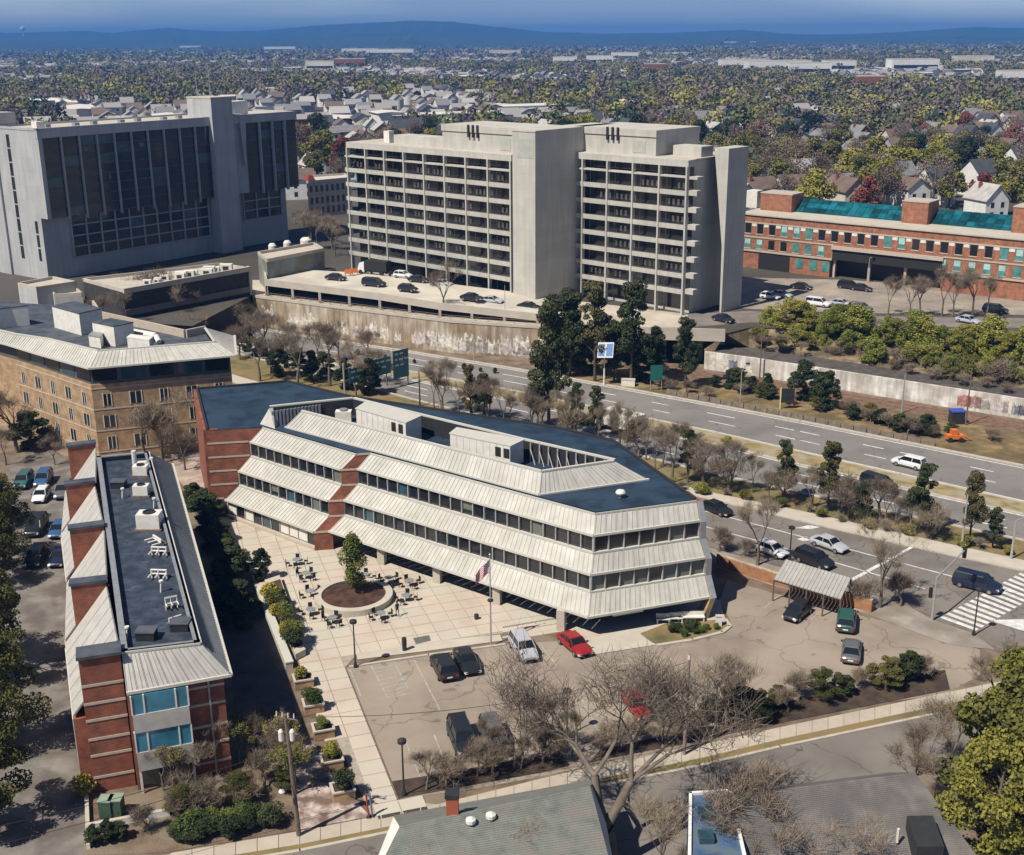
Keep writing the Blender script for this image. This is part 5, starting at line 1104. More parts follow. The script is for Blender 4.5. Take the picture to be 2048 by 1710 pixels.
CARP = {k: car_proto(k) for k in ('sedan', 'suv', 'hatch', 'van')}
for k in CARP: CH(CARP[k])
def car(x, y, dx, dy, kind, col, label, z=0.02, group=None, name=None):
    """(x, y): picture point of the middle of the car on the ground, (dx, dy): ground heading"""
    p = G(x, y, z); pr = CARP[kind]; r = bpy.data.objects.new(name or {'sedan': 'sedan_car', 'suv': 'suv_car', 'hatch': 'hatchback_car', 'van': 'minivan'}[kind], None); COL.objects.link(r)
    r.location = p; r.rotation_euler = (0, 0, math.atan2(dy, dx)); tag(r, label, 'car', group)
    for ch in CH(pr):
        c = ch.copy(); COL.objects.link(c); c.parent = r
        if ch.name.startswith('body'): c.material_slots[0].link = 'OBJECT'; c.material_slots[0].material = paint(col)
        for g in CH(ch): d = g.copy(); COL.objects.link(d); d.parent = c
    return r
PK = (.297, -.955); RD = (.64, -.77); HW = (.70, -.71)
cars = [
 (888, 1343, PK, 'suv', 'black', 'black car with a red tail lamp glint, leftmost of the row facing the plaza', 0, -1), (934, 1331, PK, 'sedan', 'black', 'dark green-black sedan just right of the leftmost black car', 0, 1),
 (1047, 1306, PK, 'suv', 'silver', 'silver car with sunroof parked below the plaza steps', 0, 1), (1149, 1297, (.45, -.89), 'sedan', 'red', 'red sedan parked at the corner of the office building', 0, 1),
 (925, 1487, (.25, -.97), 'van', 'black', 'big black van in the front row of the car park', 0, 1), (988, 1482, (.25, -.97), 'suv', 'grey', 'dark car behind bare twigs beside the big black van', 0, 1),
 (1275, 1420, (.25, -.97), 'sedan', 'red', 'red car behind bare branches in the right part of the lot', 0, 1), (1318, 1412, (.25, -.97), 'suv', 'black', 'black car right of the red car behind branches', 0, 1), (1326, 1428, (.3, -.95), 'sedan', 'grey', 'second dark car close behind the black one in the branches', 0, 1),
 (1594, 1232, (-.62, -.78), 'hatch', 'black', 'shiny black car alone in the yard before the ribbed shelter', 0, 1), (1692, 1250, (-.3, -.95), 'suv', 'green', 'dark green car below the right end of the ribbed shelter', 0, -1),
 (1432, 1024, RD, 'sedan', 'black', 'black sedan on the side road right of the roof corner', 0, 1), (1658, 1096, RD, 'sedan', 'silver', 'silver sedan in the turning lane behind the bare tree', 0, 1), (1543, 1108, RD, 'hatch', 'white', 'white car half hidden behind the bare tree on the side road', 0, 1),
 (1628, 1128, RD, 'suv', 'black', 'black car behind the ribbed shelter on the side road', 0, 1), (1953, 1176, (.8, -.6), 'van', 'darkblue', 'dark minivan driving onto the zebra crossing', 0, 1),
 (1817, 933, (-.72, .69), 'suv', 'white', 'white car alone on the far carriageway', 0, 1), (1757, 975, RD, 'van', 'black', 'dark car behind the pines on the near carriageway', 0, 1),
 (1447, 643, RD, 'sedan', 'black', 'black car at the edge of the overpass street', 1, 1), (1603, 578, (.8, -.6), 'sedan', 'black', 'black sedan in front of the brick office entrance', 1, 1), (1697, 577, (.8, -.6), 'suv', 'black', 'dark car, left one of a pair before the wide dark opening', 1, 1), (1722, 581, (.8, -.6), 'sedan', 'black', 'dark car, right one of a pair before the wide dark opening', 1, 1),
 (1636, 612, (.8, -.6), 'van', 'white', 'white minivan in the middle of the upper car park', 1, 1), (1540, 598, (.8, -.6), 'hatch', 'white', 'white car nearest the tower shadow in the upper lot', 1, 1), (1562, 594, (.8, -.6), 'sedan', 'silver', 'silver car right of the white one near the tower shadow', 1, 1), (1682, 612, (.8, -.6), 'sedan', 'silver', 'light car beside the white minivan', 1, 1),
 (1620, 642, RD, 'suv', 'black', 'small dark car on the upper street above the green bushes', 1, 1), (1936, 646, RD, 'sedan', 'silver', 'silver car on the upper street at the right', 1, 1), (1588, 618, (.8, -.6), 'sedan', 'grey', 'grey car parked left of the white minivan', 1, 1), (1720, 622, (.8, -.6), 'suv', 'grey', 'grey car parked at the right of the light car', 1, 1), (1990, 625, (.8, -.6), 'suv', 'black', 'black car among bare trees at the far right', 1, 1),
 (672, 560, (.9, -.4), 'sedan', 'black', 'black car left of the orange barriers on the deck', 2, 1), (748, 572, (.9, -.4), 'van', 'black', 'long black car in front of the dark truck on the deck', 2, 1), (838, 564, (.9, -.4), 'sedan', 'black', 'black car beside the white car in the middle of the deck', 2, 1), (806, 555, (.9, -.4), 'hatch', 'white', 'white car in the middle of the parking deck', 2, 1),
 (816, 582, (.9, -.4), 'hatch', 'black', 'small black car at the front edge of the deck', 2, 1), (884, 572, (.9, -.4), 'sedan', 'silver', 'silver car under the bare tree on the deck', 2, 1), (944, 600, (.9, -.4), 'sedan', 'black', 'black car right of the bare tree on the deck', 2, 1), (984, 606, (.9, -.4), 'sedan', 'silver', 'silver car with pale cover at the right of the deck', 2, 1),
 (1067, 596, (.9, -.4), 'suv', 'black', 'black car at the foot of the lift tower', 2, 1), (1058, 618, (.9, -.4), 'sedan', 'black', 'black car at the very front right of the deck', 2, 1), (1122, 608, (.9, -.4), 'suv', 'black', 'black car beside the tall pines at the deck end', 2, 1),
 (48, 970, (.1, -1), 'suv', 'teal', 'teal car at the top left of the alley', 0, 1), (88, 966, (.15, -1), 'suv', 'blue', 'pale blue car behind the white car in the alley', 0, 1), (84, 998, (.1, -1), 'hatch', 'white', 'white car in the alley beside the brick fins', 0, 1), (128, 990, (.15, -1), 'suv', 'grey', 'dark car tucked beside the second brick fin', 0, 1),
 (118, 1068, (.1, -1), 'hatch', 'blue', 'blue car close to the third brick fin', 0, 1), (74, 1062, (.1, -1), 'van', 'black', 'black car in shade left of the blue car', 0, 1), (74, 1124, (.1, -1), 'suv', 'black', 'black car in the deep shade, lower left of the alley', 0, 1), (120, 1122, (.1, -1), 'sedan', 'darkblue', 'dark blue car beside the fourth brick fin', 0, 1),
 (1702, 1310, (-.3, -.95), 'sedan', 'grey', 'grey sedan parked at the right side of the yard', 0, -1),
]
for x, y, d, k, c, lab, lev, sg in cars:
    z = (0.03, TZ + .04, DZ + .03)[lev]
    if lev == 2 and x > 860: z = DZ - (.5 if x < 960 else 1.3 if x < 1040 else 1.9)
    car(x, y, d[0] * sg, d[1] * sg, k, c, lab, z, group={0: None, 1: 'cars on the upper street and lot', 2: 'cars on the parking deck'}[lev])
for k in CARP:
    for c in CH(CARP[k]):
        for d in CH(c): bpy.data.objects.remove(d)
        bpy.data.objects.remove(c)
    bpy.data.objects.remove(CARP[k])
def truck(x, y, d, lab, col, z, L_=7, H=3.1, cab='white'):
    p = G(x, y, z); r = thing('box_truck', lab, 'truck', tuple(p), math.atan2(d[1], d[0]))
    mb = MB(); mb.hexa([(-L_ / 2, -1.15, .9), (L_ / 2 - 2, -1.15, .9), (L_ / 2 - 2, 1.15, .9), (-L_ / 2, 1.15, .9), (-L_ / 2, -1.15, H), (L_ / 2 - 2, -1.15, H), (L_ / 2 - 2, 1.15, H), (-L_ / 2, 1.15, H)]); mb.build('cargo_box', col, r, local=True)
    mb = MB(); c0 = L_ / 2 - 1.85; mb.hexa([(c0, -1, .5), (L_ / 2, -1, .5), (L_ / 2, 1, .5), (c0, 1, .5), (c0, -.95, 2.4), (L_ / 2 - .65, -.9, 2.4), (L_ / 2 - .65, .9, 2.4), (c0, .95, 2.4)]); mb.build('cab', paint(cab), r, local=True)
    mb = MB(); mb.hexa([(L_ / 2 - .33, -.85, 1.4), (L_ / 2 - .31, -.85, 1.4), (L_ / 2 - .31, .85, 1.4), (L_ / 2 - .33, .85, 1.4), (L_ / 2 - .58, -.8, 2.2), (L_ / 2 - .56, -.8, 2.2), (L_ / 2 - .56, .8, 2.2), (L_ / 2 - .58, .8, 2.2)]); mb.build('windscreen', m_carglass, r, local=True)
    mb = MB(); mb.box(-L_ / 2 + .1, L_ / 2 - .3, -.5, .5, .5, .88); mb.build('chassis', m_dark, r, local=True)
    for sx in (-L_ / 2 + 1.2, L_ / 2 - 1.0):
        for s in (-1, 1): mb = MB(); mb.tube((sx, s * .85, .48), (sx, s * 1.12, .48), .48, n=12); mb.build('wheel', m_black, r, local=True)
    return r
truck(1238, 862, (-.7, .71), 'white box truck on the near carriageway behind the office roof', m_equip, .03, 8.5, 3.4)
truck(748, 548, (-.9, .4), 'dark truck with pale cab against the grid tower on the deck', m_black, DZ, 7.5, 3.0)
# orange barriers on the deck, orange machine and blue crate by the railway
for i, (x, y) in enumerate(((698, 552), (708, 550))):
    p = G(x, y, DZ); T = thing('barrier', 'orange barrier on the deck, %s of two' % ('left', 'right')[i], 'barrier', tuple(p)); mb = MB(); mb.box(p.x - .9, p.x + .9, p.y - .1, p.y + .1, p.z + .5, p.z + 1.4); mb.build('board', mat('orange_paint', (.62, .16, .03), .7), T)
    for s in (-.8, .8): mb = MB(); mb.box(p.x + s - .06, p.x + s + .06, p.y - .3, p.y + .3, p.z, p.z + .5); mb.build('leg', m_steel, T)
p = G(1908, 882, .05); T = thing('digger', 'small orange machine standing in the grass beside the highway', 'machine', tuple(p))
mb = MB(); mb.box(p.x - 1.3, p.x + 1.3, p.y - .6, p.y + .6, .5, 1.1); mb.build('chassis', MATS['orange_paint'], T); mb = MB(); mb.box(p.x - .6, p.x + .3, p.y - .5, p.y + .5, 1.1, 1.9); mb.build('hood', MATS['orange_paint'], T); mb = MB(); mb.tube((p.x + 1, p.y, 1), (p.x + 2.6, p.y, .3), .14, n=5); mb.build('tow_bar', MATS['orange_paint'], T)
for s in (-.8, .8): mb = MB(); mb.tube((p.x + s, p.y - .8, .4), (p.x + s, p.y - .6, .4), .4, n=10); mb.build('wheel', m_black, T)
p = G(1912, 845, .1); T = thing('equipment_cabinet', 'dark cabinet with blue lid beside the railway', 'cabinet', tuple(p)); mb = MB(); mb.box(p.x - 1, p.x + 1, p.y - .8, p.y + .8, p.z, 2); mb.build('body', m_dark, T); mb = MB(); mb.box(p.x - 1.1, p.x + 1.1, p.y - .9, p.y + .9, 2, 2.2); mb.build('lid', mat('blue_tarp', (.05, .1, .4), .6), T)
# ================================================================== POLES, LAMPS, SIGNS
def lamp(x, y, h, lab, head='disc', name='street_lamp', z=.05):
    p = G(x, y, z); T = thing(name, lab, 'lamp', tuple(p)); mb = MB(); mb.tube(p, p + Vector((0, 0, h)), .09, .06, n=8); mb.build('pole', m_dark, T)
    mb = MB(); mb.lathe(p, [(.2, 0), (.2, .15), (.12, .5)], 10); mb.build('base', m_dark, T)
    mb = MB(); mb.lathe(p + Vector((0, 0, h)), [(.08, -.05), (.36, .05), (.36, .3), (.1, .42)], 12); mb.build('head', m_dark, T)
    return T
lamp(711, 1334, 4.7, 'black lamp post at the corner of the plaza and car park')
lamp(808, 1590, 4.8, 'black lamp post in the mulch bed at the lower lot corner')
lamp(1134, 1470, 4.2, 'black lamp post among the bare shrubs in the lot')
lamp(1947, 1270, 4.9, 'black lamp post beside the zebra crossing')
lamp(1579, 1122, 4.0, 'black lamp post behind the ribbed shelter')
lamp(1430, 1460, 4.5, 'thin black post beside the bare pinkish tree')
def tall_pole(x, y, ytop, lab, name='mast', arm=None, z=.05, r=.16, m=m_steel):
    p = G(x, y, z); T = thing(name, lab, 'pole', tuple(p)); h = 30
    while h > 1 and proj(p + Vector((0, 0, h)))[1] < ytop: h -= .1
    mb = MB(); mb.tube(p, p + Vector((0, 0, h)), r, r * .55, n=8); mb.build('pole', m, T)
    if arm:
        q = p + Vector((0, 0, h)); e = q + Vector((arm[0], arm[1], arm[2])); mb = MB(); mb.tube(q, e, r * .5, r * .35, n=6); mb.build('arm', m, T); mb = MB(); mb.box(e.x - .3, e.x + .3, e.y - .2, e.y + .2, e.z - .15, e.z + .1); mb.build('lamp_head', m_dark, T)
    return T, h
tall_pole(1923, 1096, 988, 'tall pale signal mast at the near right of the verge')
T, h = tall_pole(1864, 1240, 1155, 'signal post with long mast arm over the side road'); p = G(1864, 1240)
mb = MB(); e = G(1930, 1100, 5.6); mb.tube(p + Vector((0, 0, h)), e, .11, .07, n=6); mb.build('mast_arm', m_steel, T)
q = p + Vector((-.35, 0, 2.6)); mb = MB(); mb.box(q.x - .25, q.x + .05, q.y - .15, q.y + .15, q.z, q.z + 1.1); mb.build('signal_head', m_black, T)
q = e + Vector((0, 0, -.9)); mb = MB(); mb.box(q.x - .18, q.x + .18, q.y - .15, q.y + .15, q.z, q.z + 1.1); mb.build('signal_head', m_black, T)
tall_pole(2022, 1118, 1040, 'second signal post at the right edge of the verge', arm=(1.5, .5, .3))
tall_pole(1480, 808, 742, 'curved pale lamp pole on the grass beside the highway', arm=(1.2, 1.2, 1.0), r=.12)
tall_pole(1803, 826, 748, 'pale wooden post before the railway wall', r=.14)
tall_pole(948, 724, 664, 'thin pale pole beside the highway wall', r=.09); tall_pole(840, 812, 742, 'dark pole right of the green gantry signs', r=.14, m=m_dark)
tall_pole(1519, 757, 640, 'tall dark mast at the left end of the railway wall', r=.14, m=m_wood); tall_pole(1931, 850, 735, 'dark trackside post at the right end of the wall', r=.14, m=m_wood)
tall_pole(1735, 566, 515, 'pale lamp post before the brick office', z=TZ, arm=(.8, 0, .2), r=.1); tall_pole(1081, 585, 535, 'lamp pole at the foot of the lift tower', z=DZ - 1.5, arm=(-1.2, 0, .2), r=.09)
tall_pole(1010, 632, 570, 'thin pole at the front right of the deck', z=TZ, r=.08)
# utility pole with transformers, foreground
p = G(598, 1672); top = G(560, 1436, 11); T = thing('utility_pole', 'leaning wooden utility pole with transformers in the foreground', 'utility pole', tuple(p))
hh = 10.6; topv = p + Vector((-.35, 0, hh)); mb = MB(); mb.tube(p, topv, .2, .13, n=8); mb.build('pole', m_wood, T)
for dz, s in ((.0, 1), (1.2, 1)): mb = MB(); q = topv - Vector((0, 0, .3 + dz)); mb.tube(q + Vector((-.9, .3, 0)), q + Vector((.9, -.3, 0)), .06, n=5); mb.build('crossarm', m_wood, T)
for i in range(4): q = topv + Vector((-.7 + .45 * i, .2 - .12 * i, -.2)); mb = MB(); mb.tube(q, q + Vector((0, 0, .35)), .07, .04, n=6); mb.build('insulator', m_equip, T)
for s in (-.42, .42): q = topv + Vector((s, -.1, -2.1)); mb = MB(); mb.lathe(q, [(.2, 0), (.2, .75), (.1, .9)], 10); mb.build('transformer', m_equip, T)
q = p + Vector((-.15, 0, 4.6)); mb = MB(); mb.tube(q, q + Vector((-.7, -.9, .2)), .04, n=5); mb.build('lamp_bracket', m_dark, T); mb = MB(); mb.lathe(q + Vector((-.7, -.9, .0)), [(.1, .25), (.26, .0), (.12, -.15)], 10); mb.build('lamp_head', m_equip, T)
def wire(a, b, sag, lab):
    mb = MB(); n = 14; pts = [a.lerp(b, i / n) - Vector((0, 0, sag * 4 * (i / n) * (1 - i / n))) for i in range(n + 1)]
    for i in range(n): mb.tube(pts[i], pts[i + 1], .025, n=3, cap=False)
    tag(mb.build('cable', m_dark), lab, 'cable')
wire(topv - Vector((.6, 0, 3.0)), G(-200, 1690, 7), .6, 'upper cable running left from the leaning utility pole'); wire(topv - Vector((.5, 0, 3.8)), G(-200, 1730, 6.2), .7, 'lower cable running left from the leaning utility pole')
wire(topv - Vector((-.3, 0, .2)), G(1372, 1325, 9.8), 1.4, 'long cable between the two utility poles')
p2 = G(1368, 1510); T = thing('utility_pole', 'slim pale utility pole behind the big bare tree', 'utility pole', tuple(p2)); mb = MB(); mb.tube(p2, p2 + Vector((.1, 0, 9.6)), .16, .11, n=8); mb.build('pole', mat('pale_wood', (.26, .21, .17), .9), T); mb = MB(); mb.tube(p2 + Vector((.1, 0, 9.1)), p2 + Vector((.1, 0, 9.5)), .14, n=8); mb.build('insulator', m_equip, T)
p3 = G(1990, 1412); T = thing('utility_pole', 'leaning dark pole among the shrubs at the right edge', 'utility pole', tuple(p3)); mb = MB(); mb.tube(p3, p3 + Vector((1.2, 0, 6.5)), .14, .1, n=8); mb.build('pole', m_wood, T); mb = MB(); mb.tube(p3 + Vector((.4, .2, 6.1)), p3 + Vector((1.9, -.2, 6.1)), .06, n=5); mb.build('crossarm', m_wood, T)
# red and blue sign posts at the sidewalk
for x, y, c, lab in ((738, 1636, 'red', 'short red post at the end of the walkway'), (745, 1634, 'blue', 'short grey blue post beside the red one')):
    p = G(x, y); mb = MB(); mb.tube(p, p + Vector((-.15, 0, 2.2)), .08, n=6); T = thing('sign_post', lab, 'post', tuple(p)); mb.build('pole', mat('post_' + c, (.35, .05, .04) if c == 'red' else (.16, .2, .25), .7), T); mb = MB(); mb.box(p.x - .2, p.x + .2, p.y - .2, p.y + .2, 0, .12); mb.build('foot', m_dark, T)
# flagpole with the flag
p = G(982, 1292); T = thing('flagpole', 'flagpole in front of the office building', 'flagpole', tuple(p)); mb = MB(); mb.tube(p, p + Vector((0, 0, 9.9)), .09, .05, n=8); mb.build('pole', m_steel, T); mb = MB(); mb.lathe(p + Vector((0, 0, 4.9)), [(.1, 0), (.3, .08), (.3, .25), (.1, .33)], 10); mb.build('collar', m_dark, T); mb = MB(); mb.lathe(p + Vector((0, 0, 9.9)), [(.05, 0), (.12, .1), (.05, .2)], 8); mb.build('finial', m_steel, T)
fo_ = p + Vector((0, -.06, 9.5)); fl = MB(); nx, nz = 14, 13; Wf, Hf = 2.3, 1.35
T2 = thing('flag', 'stars and stripes hanging limp from the flagpole', 'flag', tuple(fo_ + Vector((0, 0, -1.5))))
def fpnt(i, j):                        # hangs in soft folds away from the pole, drooping
    u_ = i / nx; v_ = j / nz; dx = -Wf * .62 * u_; drop = 1.25 * u_ + .35 * u_ * u_
    return fo_ + Vector((dx, .16 * math.sin(u_ * 9 + v_ * 2) * (.3 + u_), -Hf * (1 - v_) * (1 - .1 * u_) - drop))
sm = [mat('flag_red', (.45, .03, .05), .8), mat('flag_white', (.75, .72, .72), .8), mat('flag_blue', (.03, .04, .14), .8)]
parts = {0: MB(), 1: MB(), 2: MB()}
for i in range(nx):
    for j in range(nz):
        k = 2 if (i < nx * .42 and j >= 6) else (0 if j % 2 == 0 else 1); parts[k].face([fpnt(i, j), fpnt(i + 1, j), fpnt(i + 1, j + 1), fpnt(i, j + 1)])
for k, nm in ((0, 'red_stripes'), (1, 'white_stripes'), (2, 'canton')): parts[k].build(nm, sm[k], T2)
mb = MB()
for i in range(1, 6):
    for j in range(7, 13):
        if (i + j) % 2: q = fpnt(i, j) + Vector((0, -.03, 0)); mb.face([q + Vector((-.04, 0, 0)), q + Vector((0, 0, -.05)), q + Vector((.04, 0, 0)), q + Vector((0, 0, .05))])
mb.build('stars', sm[1], T2)
# green overhead gantry signs over the highway
ga, gb = G(690, 800), G(816, 768)
T = thing('sign_gantry', 'overhead gantry with three green direction signs above the highway', 'road sign', tuple(ga))
m_sg = mat('sign_green', (.025, .13, .14), .5, .15, 2); gz = 4.6
for p in (ga, gb): mb = MB(); mb.tube(p, p + Vector((0, 0, 6.4)), .16, n=6); mb.build('post', m_steel, T)
d = (gb - ga).normalized(); nn = Vector((d.y, -d.x, 0))
for z in (3.4, 5.4): mb = MB(); mb.tube(ga + Vector((0, 0, z)), gb + Vector((0, 0, z)), .12, n=5); mb.build('truss_chord', m_steel, T)
Lg = (gb - ga).length
for a, b, z0, z1 in ((.06, .34, 2.7, 5.3), (.37, .71, 2.9, 5.9), (.75, 1.0, 1.6, 6.6)):
    o_ = ga + nn * .3; q = [o_ + d * Lg * a, o_ + d * Lg * b]; mb = MB(); mb.hexa([q[0] + nn * .08 + Vector((0, 0, z0)), q[1] + nn * .08 + Vector((0, 0, z0)), q[1] + Vector((0, 0, z0)), q[0] + Vector((0, 0, z0)), q[0] + nn * .08 + Vector((0, 0, z1)), q[1] + nn * .08 + Vector((0, 0, z1)), q[1] + Vector((0, 0, z1)), q[0] + Vector((0, 0, z1))])
    s = mb.build('sign_panel', m_sg, T)
    mb = MB(); r_ = random.Random(int(a * 100)); w0 = (b - a) * Lg
    for row in range(2 if z1 - z0 < 4 else 3):
        zz = z1 - .8 - row * 1.0; x = .4
        while x < w0 - .9:
            wl_ = r_.uniform(.5, 1.0); e = q[0] + nn * .1 + d * x; mb.hexa([e + Vector((0, 0, zz)), e + d * wl_ + Vector((0, 0, zz)), e + d * wl_ - nn * .01 + Vector((0, 0, zz)), e - nn * .01 + Vector((0, 0, zz)), e + Vector((0, 0, zz + .32)), e + d * wl_ + Vector((0, 0, zz + .32)), e + d * wl_ - nn * .01 + Vector((0, 0, zz + .32)), e - nn * .01 + Vector((0, 0, zz + .32))]); x += wl_ + .35
    mb.build('lettering', mat('sign_legend', (.55, .62, .62), .6), s)
# solar panel mast, green sign, white box by the verge
p = G(1208, 771); T = thing('solar_mast', 'solar panel on a pale mast at the highway verge', 'solar panel', tuple(p)); mb = MB(); mb.tube(p, p + Vector((0, 0, 5.2)), .16, .12, n=8); mb.build('pole', m_equip, T)
c = p + Vector((.1, -.8, 6.6)); a_, b_ = Vector((1.35, -.2, .05)), Vector((.12, .45, 1.25)); mb = MB(); mb.hexa([c - a_ - b_ + Vector((0, .12, -.1)), c + a_ - b_ + Vector((0, .12, -.1)), c + a_ + b_ + Vector((0, .12, -.1)), c - a_ + b_ + Vector((0, .12, -.1)), c - a_ - b_, c + a_ - b_, c + a_ + b_, c - a_ + b_]); pn = mb.build('panel_frame', m_equip, T)
nv = a_.cross(b_).normalized() * .02
for s in (-.5, .5): q = c + a_ * s; mb = MB(); mb.hexa([q - a_ * .4 - b_ * .8, q + a_ * .4 - b_ * .8, q + a_ * .4 + b_ * .8, q - a_ * .4 + b_ * .8] + [v + nv for v in (q - a_ * .4 - b_ * .8, q + a_ * .4 - b_ * .8, q + a_ * .4 + b_ * .8, q - a_ * .4 + b_ * .8)]); mb.build('solar_cell', mat('solar_cell', (.16, .27, .55), .35), pn)
p = G(1302, 782); T = thing('green_sign', 'green road sign on posts before the dark pines', 'road sign', tuple(p))
for s in (-.1, 1.8): mb = MB(); mb.tube(p + Vector((s, 0, 0)), p + Vector((s, 0, 3.9)), .07, n=5); mb.build('post', m_steel, T)
mb = MB(); mb.box(p.x - .2, p.x + 1.9, p.y - .15, p.y - .05, 1.9, 4.6); mb.build('sign_panel', mat('sign_green_bright', (.012, .11, .10), .5), T)
p = G(1256, 772); mb = MB(); mb.prism([(p.x - 1.2, p.y), (p.x + 1.1, p.y - .6), (p.x + 1.3, p.y + .6), (p.x - 1, p.y + 1)], 0, 1.1); T = thing('utility_cabinet', 'white cabinet lying by the kerb left of the green sign', 'cabinet', tuple(p)); mb.build('body', m_equip, T); mb = MB(); mb.prism([(p.x - 1.25, p.y - .05), (p.x + 1.15, p.y - .65), (p.x + 1.35, p.y + .65), (p.x - 1.05, p.y + 1.05)], 1.1, 1.2); mb.build('lid', m_conc, T)
p = G(1560, 818); T = thing('warning_post', 'yellow framed road sign at the highway verge', 'road sign', tuple(p)); mb = MB(); mb.tube(p, p + Vector((0, 0, 3.6)), .12, n=6); mb.build('pole', mat('pale_yellow', (.6, .6, .25), .7), T); mb = MB(); mb.box(p.x, p.x + 2.2, p.y - .1, p.y, 1.1, 3.5); mb.build('sign_back', m_dark, T)
# white tunnel portal at the left end of the rail wall
p = G(1462, 690, 3.3); T = thing('portal', 'white portal wall end beside the overpass', 'wall', tuple(p)); mb = MB(); mb.box(p.x - 3, p.x + .5, p.y - .3, p.y + .3, 3.3, 5.2); mb.build('wall_face', m_equip, T); mb = MB(); mb.box(p.x - .2, p.x + .8, p.y - .5, p.y + .5, 3.3, 6.2); mb.build('pier', m_equip, T)
# ================================================================== PLAZA FURNITURE
p0 = G(708, 1200); T = thing('tree_ring', 'round white concrete planter ring on the plaza', 'planter', tuple(p0))
R1 = (G(785, 1197) - G(630, 1197)).length / 2
mb = MB(); n = 48
for i in range(n):
    a, b = 2 * math.pi * i / n, 2 * math.pi * (i + 1) / n; f = lambda r, t, z: (p0.x + r * math.cos(t), p0.y + r * math.sin(t), z)
    mb.hexa([f(R1, a, 0), f(R1, b, 0), f(R1 - .75, b, 0), f(R1 - .75, a, 0), f(R1, a, .75), f(R1, b, .75), f(R1 - .75, b, .8), f(R1 - .75, a, .8)])
mb.build('ring', m_conc, T)
mb = MB(); mb.lathe(p0, [(R1 - .76, .3), (R1 - .76, .66), (R1 * .4, .85), (.2, .95)], 32); mb.build('soil', mat('red_mulch', (.045, .025, .018), .95, .4, 2, .6, 8, var2=(.10, .045, .028), sc2=.9), T)
def chairmesh():
    mb = MB(); mb.box(-.22, .22, -.22, .22, .42, .47); mb.box(-.22, .22, .18, .22, .47, .9)
    for sx in (-.19, .19):
        for sy in (-.19, .19): mb.box(sx - .02, sx + .02, sy - .02, sy + .02, 0, .42)
    return mb
ctab = None
TP = [(594, 1130, 'farthest left table, near the brick return'), (612, 1157, 'second table from the back in the left row'), (622, 1193, 'table left of the planter ring'), (622, 1230, 'table at the lower left of the planter ring'), (665, 1247, 'table nearest the planter ring in front, left one'), (762, 1238, 'table in front of the planter ring, right one'),
      (812, 1202, 'table right of the planter ring beside the walker'), (778, 1166, 'table behind the planter ring at the tree shadow'), (820, 1172, 'pale table farthest right behind the ring'), (730, 1160, 'small table behind the columnar tree')]
for i, (x, y, lab) in enumerate(TP):
    p = G(x, y, .07); p.x *= 1.0
    if ctab is None:
        ctab = thing('cafe_table', 'round cafe table, ' + lab, 'table', tuple(p), 0, 'cafe tables around the planter ring'); ctab['_w'] = (0, 0, 0)
        mb = MB(); mb.lathe((0, 0, .7), [(.5, 0), (.5, .05)], 16); mb.build('table_top', m_metalgrey, ctab, local=True)
        mb = MB(); mb.tube((0, 0, 0), (0, 0, .7), .05, n=6); mb.box(-.3, .3, -.04, .04, 0, .05); mb.box(-.04, .04, -.3, .3, 0, .05); mb.build('pedestal', m_dark, ctab, local=True)
    else: copy_tree(ctab, p, rnd.random() * 3, label='round cafe table, ' + lab)
    for k in range(4):
        a = rnd.random() * .6 + k * 1.57 + i; q = p + Vector((math.cos(a) * 1.05, math.sin(a) * 1.05, 0)); lab2 = 'black chair at the ' + lab
        if i == 0 and k == 0: chp = chairmesh().build('cafe_chair', m_black, local=True); ch = chp; tag(ch, lab2, 'chair', 'black cafe chairs')
        else: ch = chp.copy(); COL.objects.link(ch); ch['label'] = lab2
        ch.location = q; ch.rotation_euler = (0, 0, a - math.pi / 2)
# planters along the walk
PB = [(548, 1180), (565, 1222), (580, 1268), (590, 1305)]
pl_u = (G(603, 1325) - G(540, 1190)).normalized(); pl_v = Vector((-pl_u.y, pl_u.x, 0))
def planter(x, y, lab, w_=1.75, l_=1.5, h=.85):
    p = G(x, y + 4, .05); T = thing('planter_box', lab, 'planter', tuple(p), 0, None); mb = MB(); uu, vv = wk * l_ / 2, Vector((-wk.y, wk.x, 0)) * w_ / 2
    q = [p - uu - vv, p + uu - vv, p + uu + vv, p - uu + vv]; c = p
    mb.hexa([(v.x, v.y, .05) for v in q] + [(v.x, v.y, h) for v in q]); mb.build('box', m_brickd, T)
    mb = MB(); r_ = [c + (v - c) * 1.08 for v in q]; r2 = [c + (v - c) * .84 for v in q]
    for i in range(4): j = (i + 1) % 4; mb.hexa([(v.x, v.y, h) for v in (r_[i], r_[j], r2[j], r2[i])] + [(v.x, v.y, h + .14) for v in (r_[i], r_[j], r2[j], r2[i])])
    mb.build('rim', m_conc, T); mb = MB(); mb.face([(v.x, v.y, h + .03) for v in r2]); mb.build('soil', m_mulch, T)
    return c + Vector((0, 0, h - .05))
PLT = [(607, 1366), (627, 1416), (647, 1466), (664, 1528), (686, 1588)]
PT = [planter(x, y, 'square planter box, %s' % s) for (x, y), s in zip(PLT, ('nearest the long planter bed', 'second after the long planter bed', 'middle one of the five along the walk', 'with yellow green plant, second from the street', 'with dark bush, nearest the street'))]
a, b = G(530, 1172, .05), G(592, 1322, .05); c_, d_ = G(560, 1162, .05), G(612, 1312, .05)
T = thing('long_planter', 'long raised concrete planter bed full of shrubs beside the walk', 'planter', tuple((a + b) / 2))
mb = MB(); mb.hexa([(v.x, v.y, .05) for v in (a, b, d_, c_)] + [(v.x, v.y, .8) for v in (a, b, d_, c_)]); mb.build('bed', m_conc, T)
kerb('bed_rim', [Vector((v.x, v.y, .8)) for v in (a, b, d_, c_, a)], .3, .12, m_conc, None).parent = None
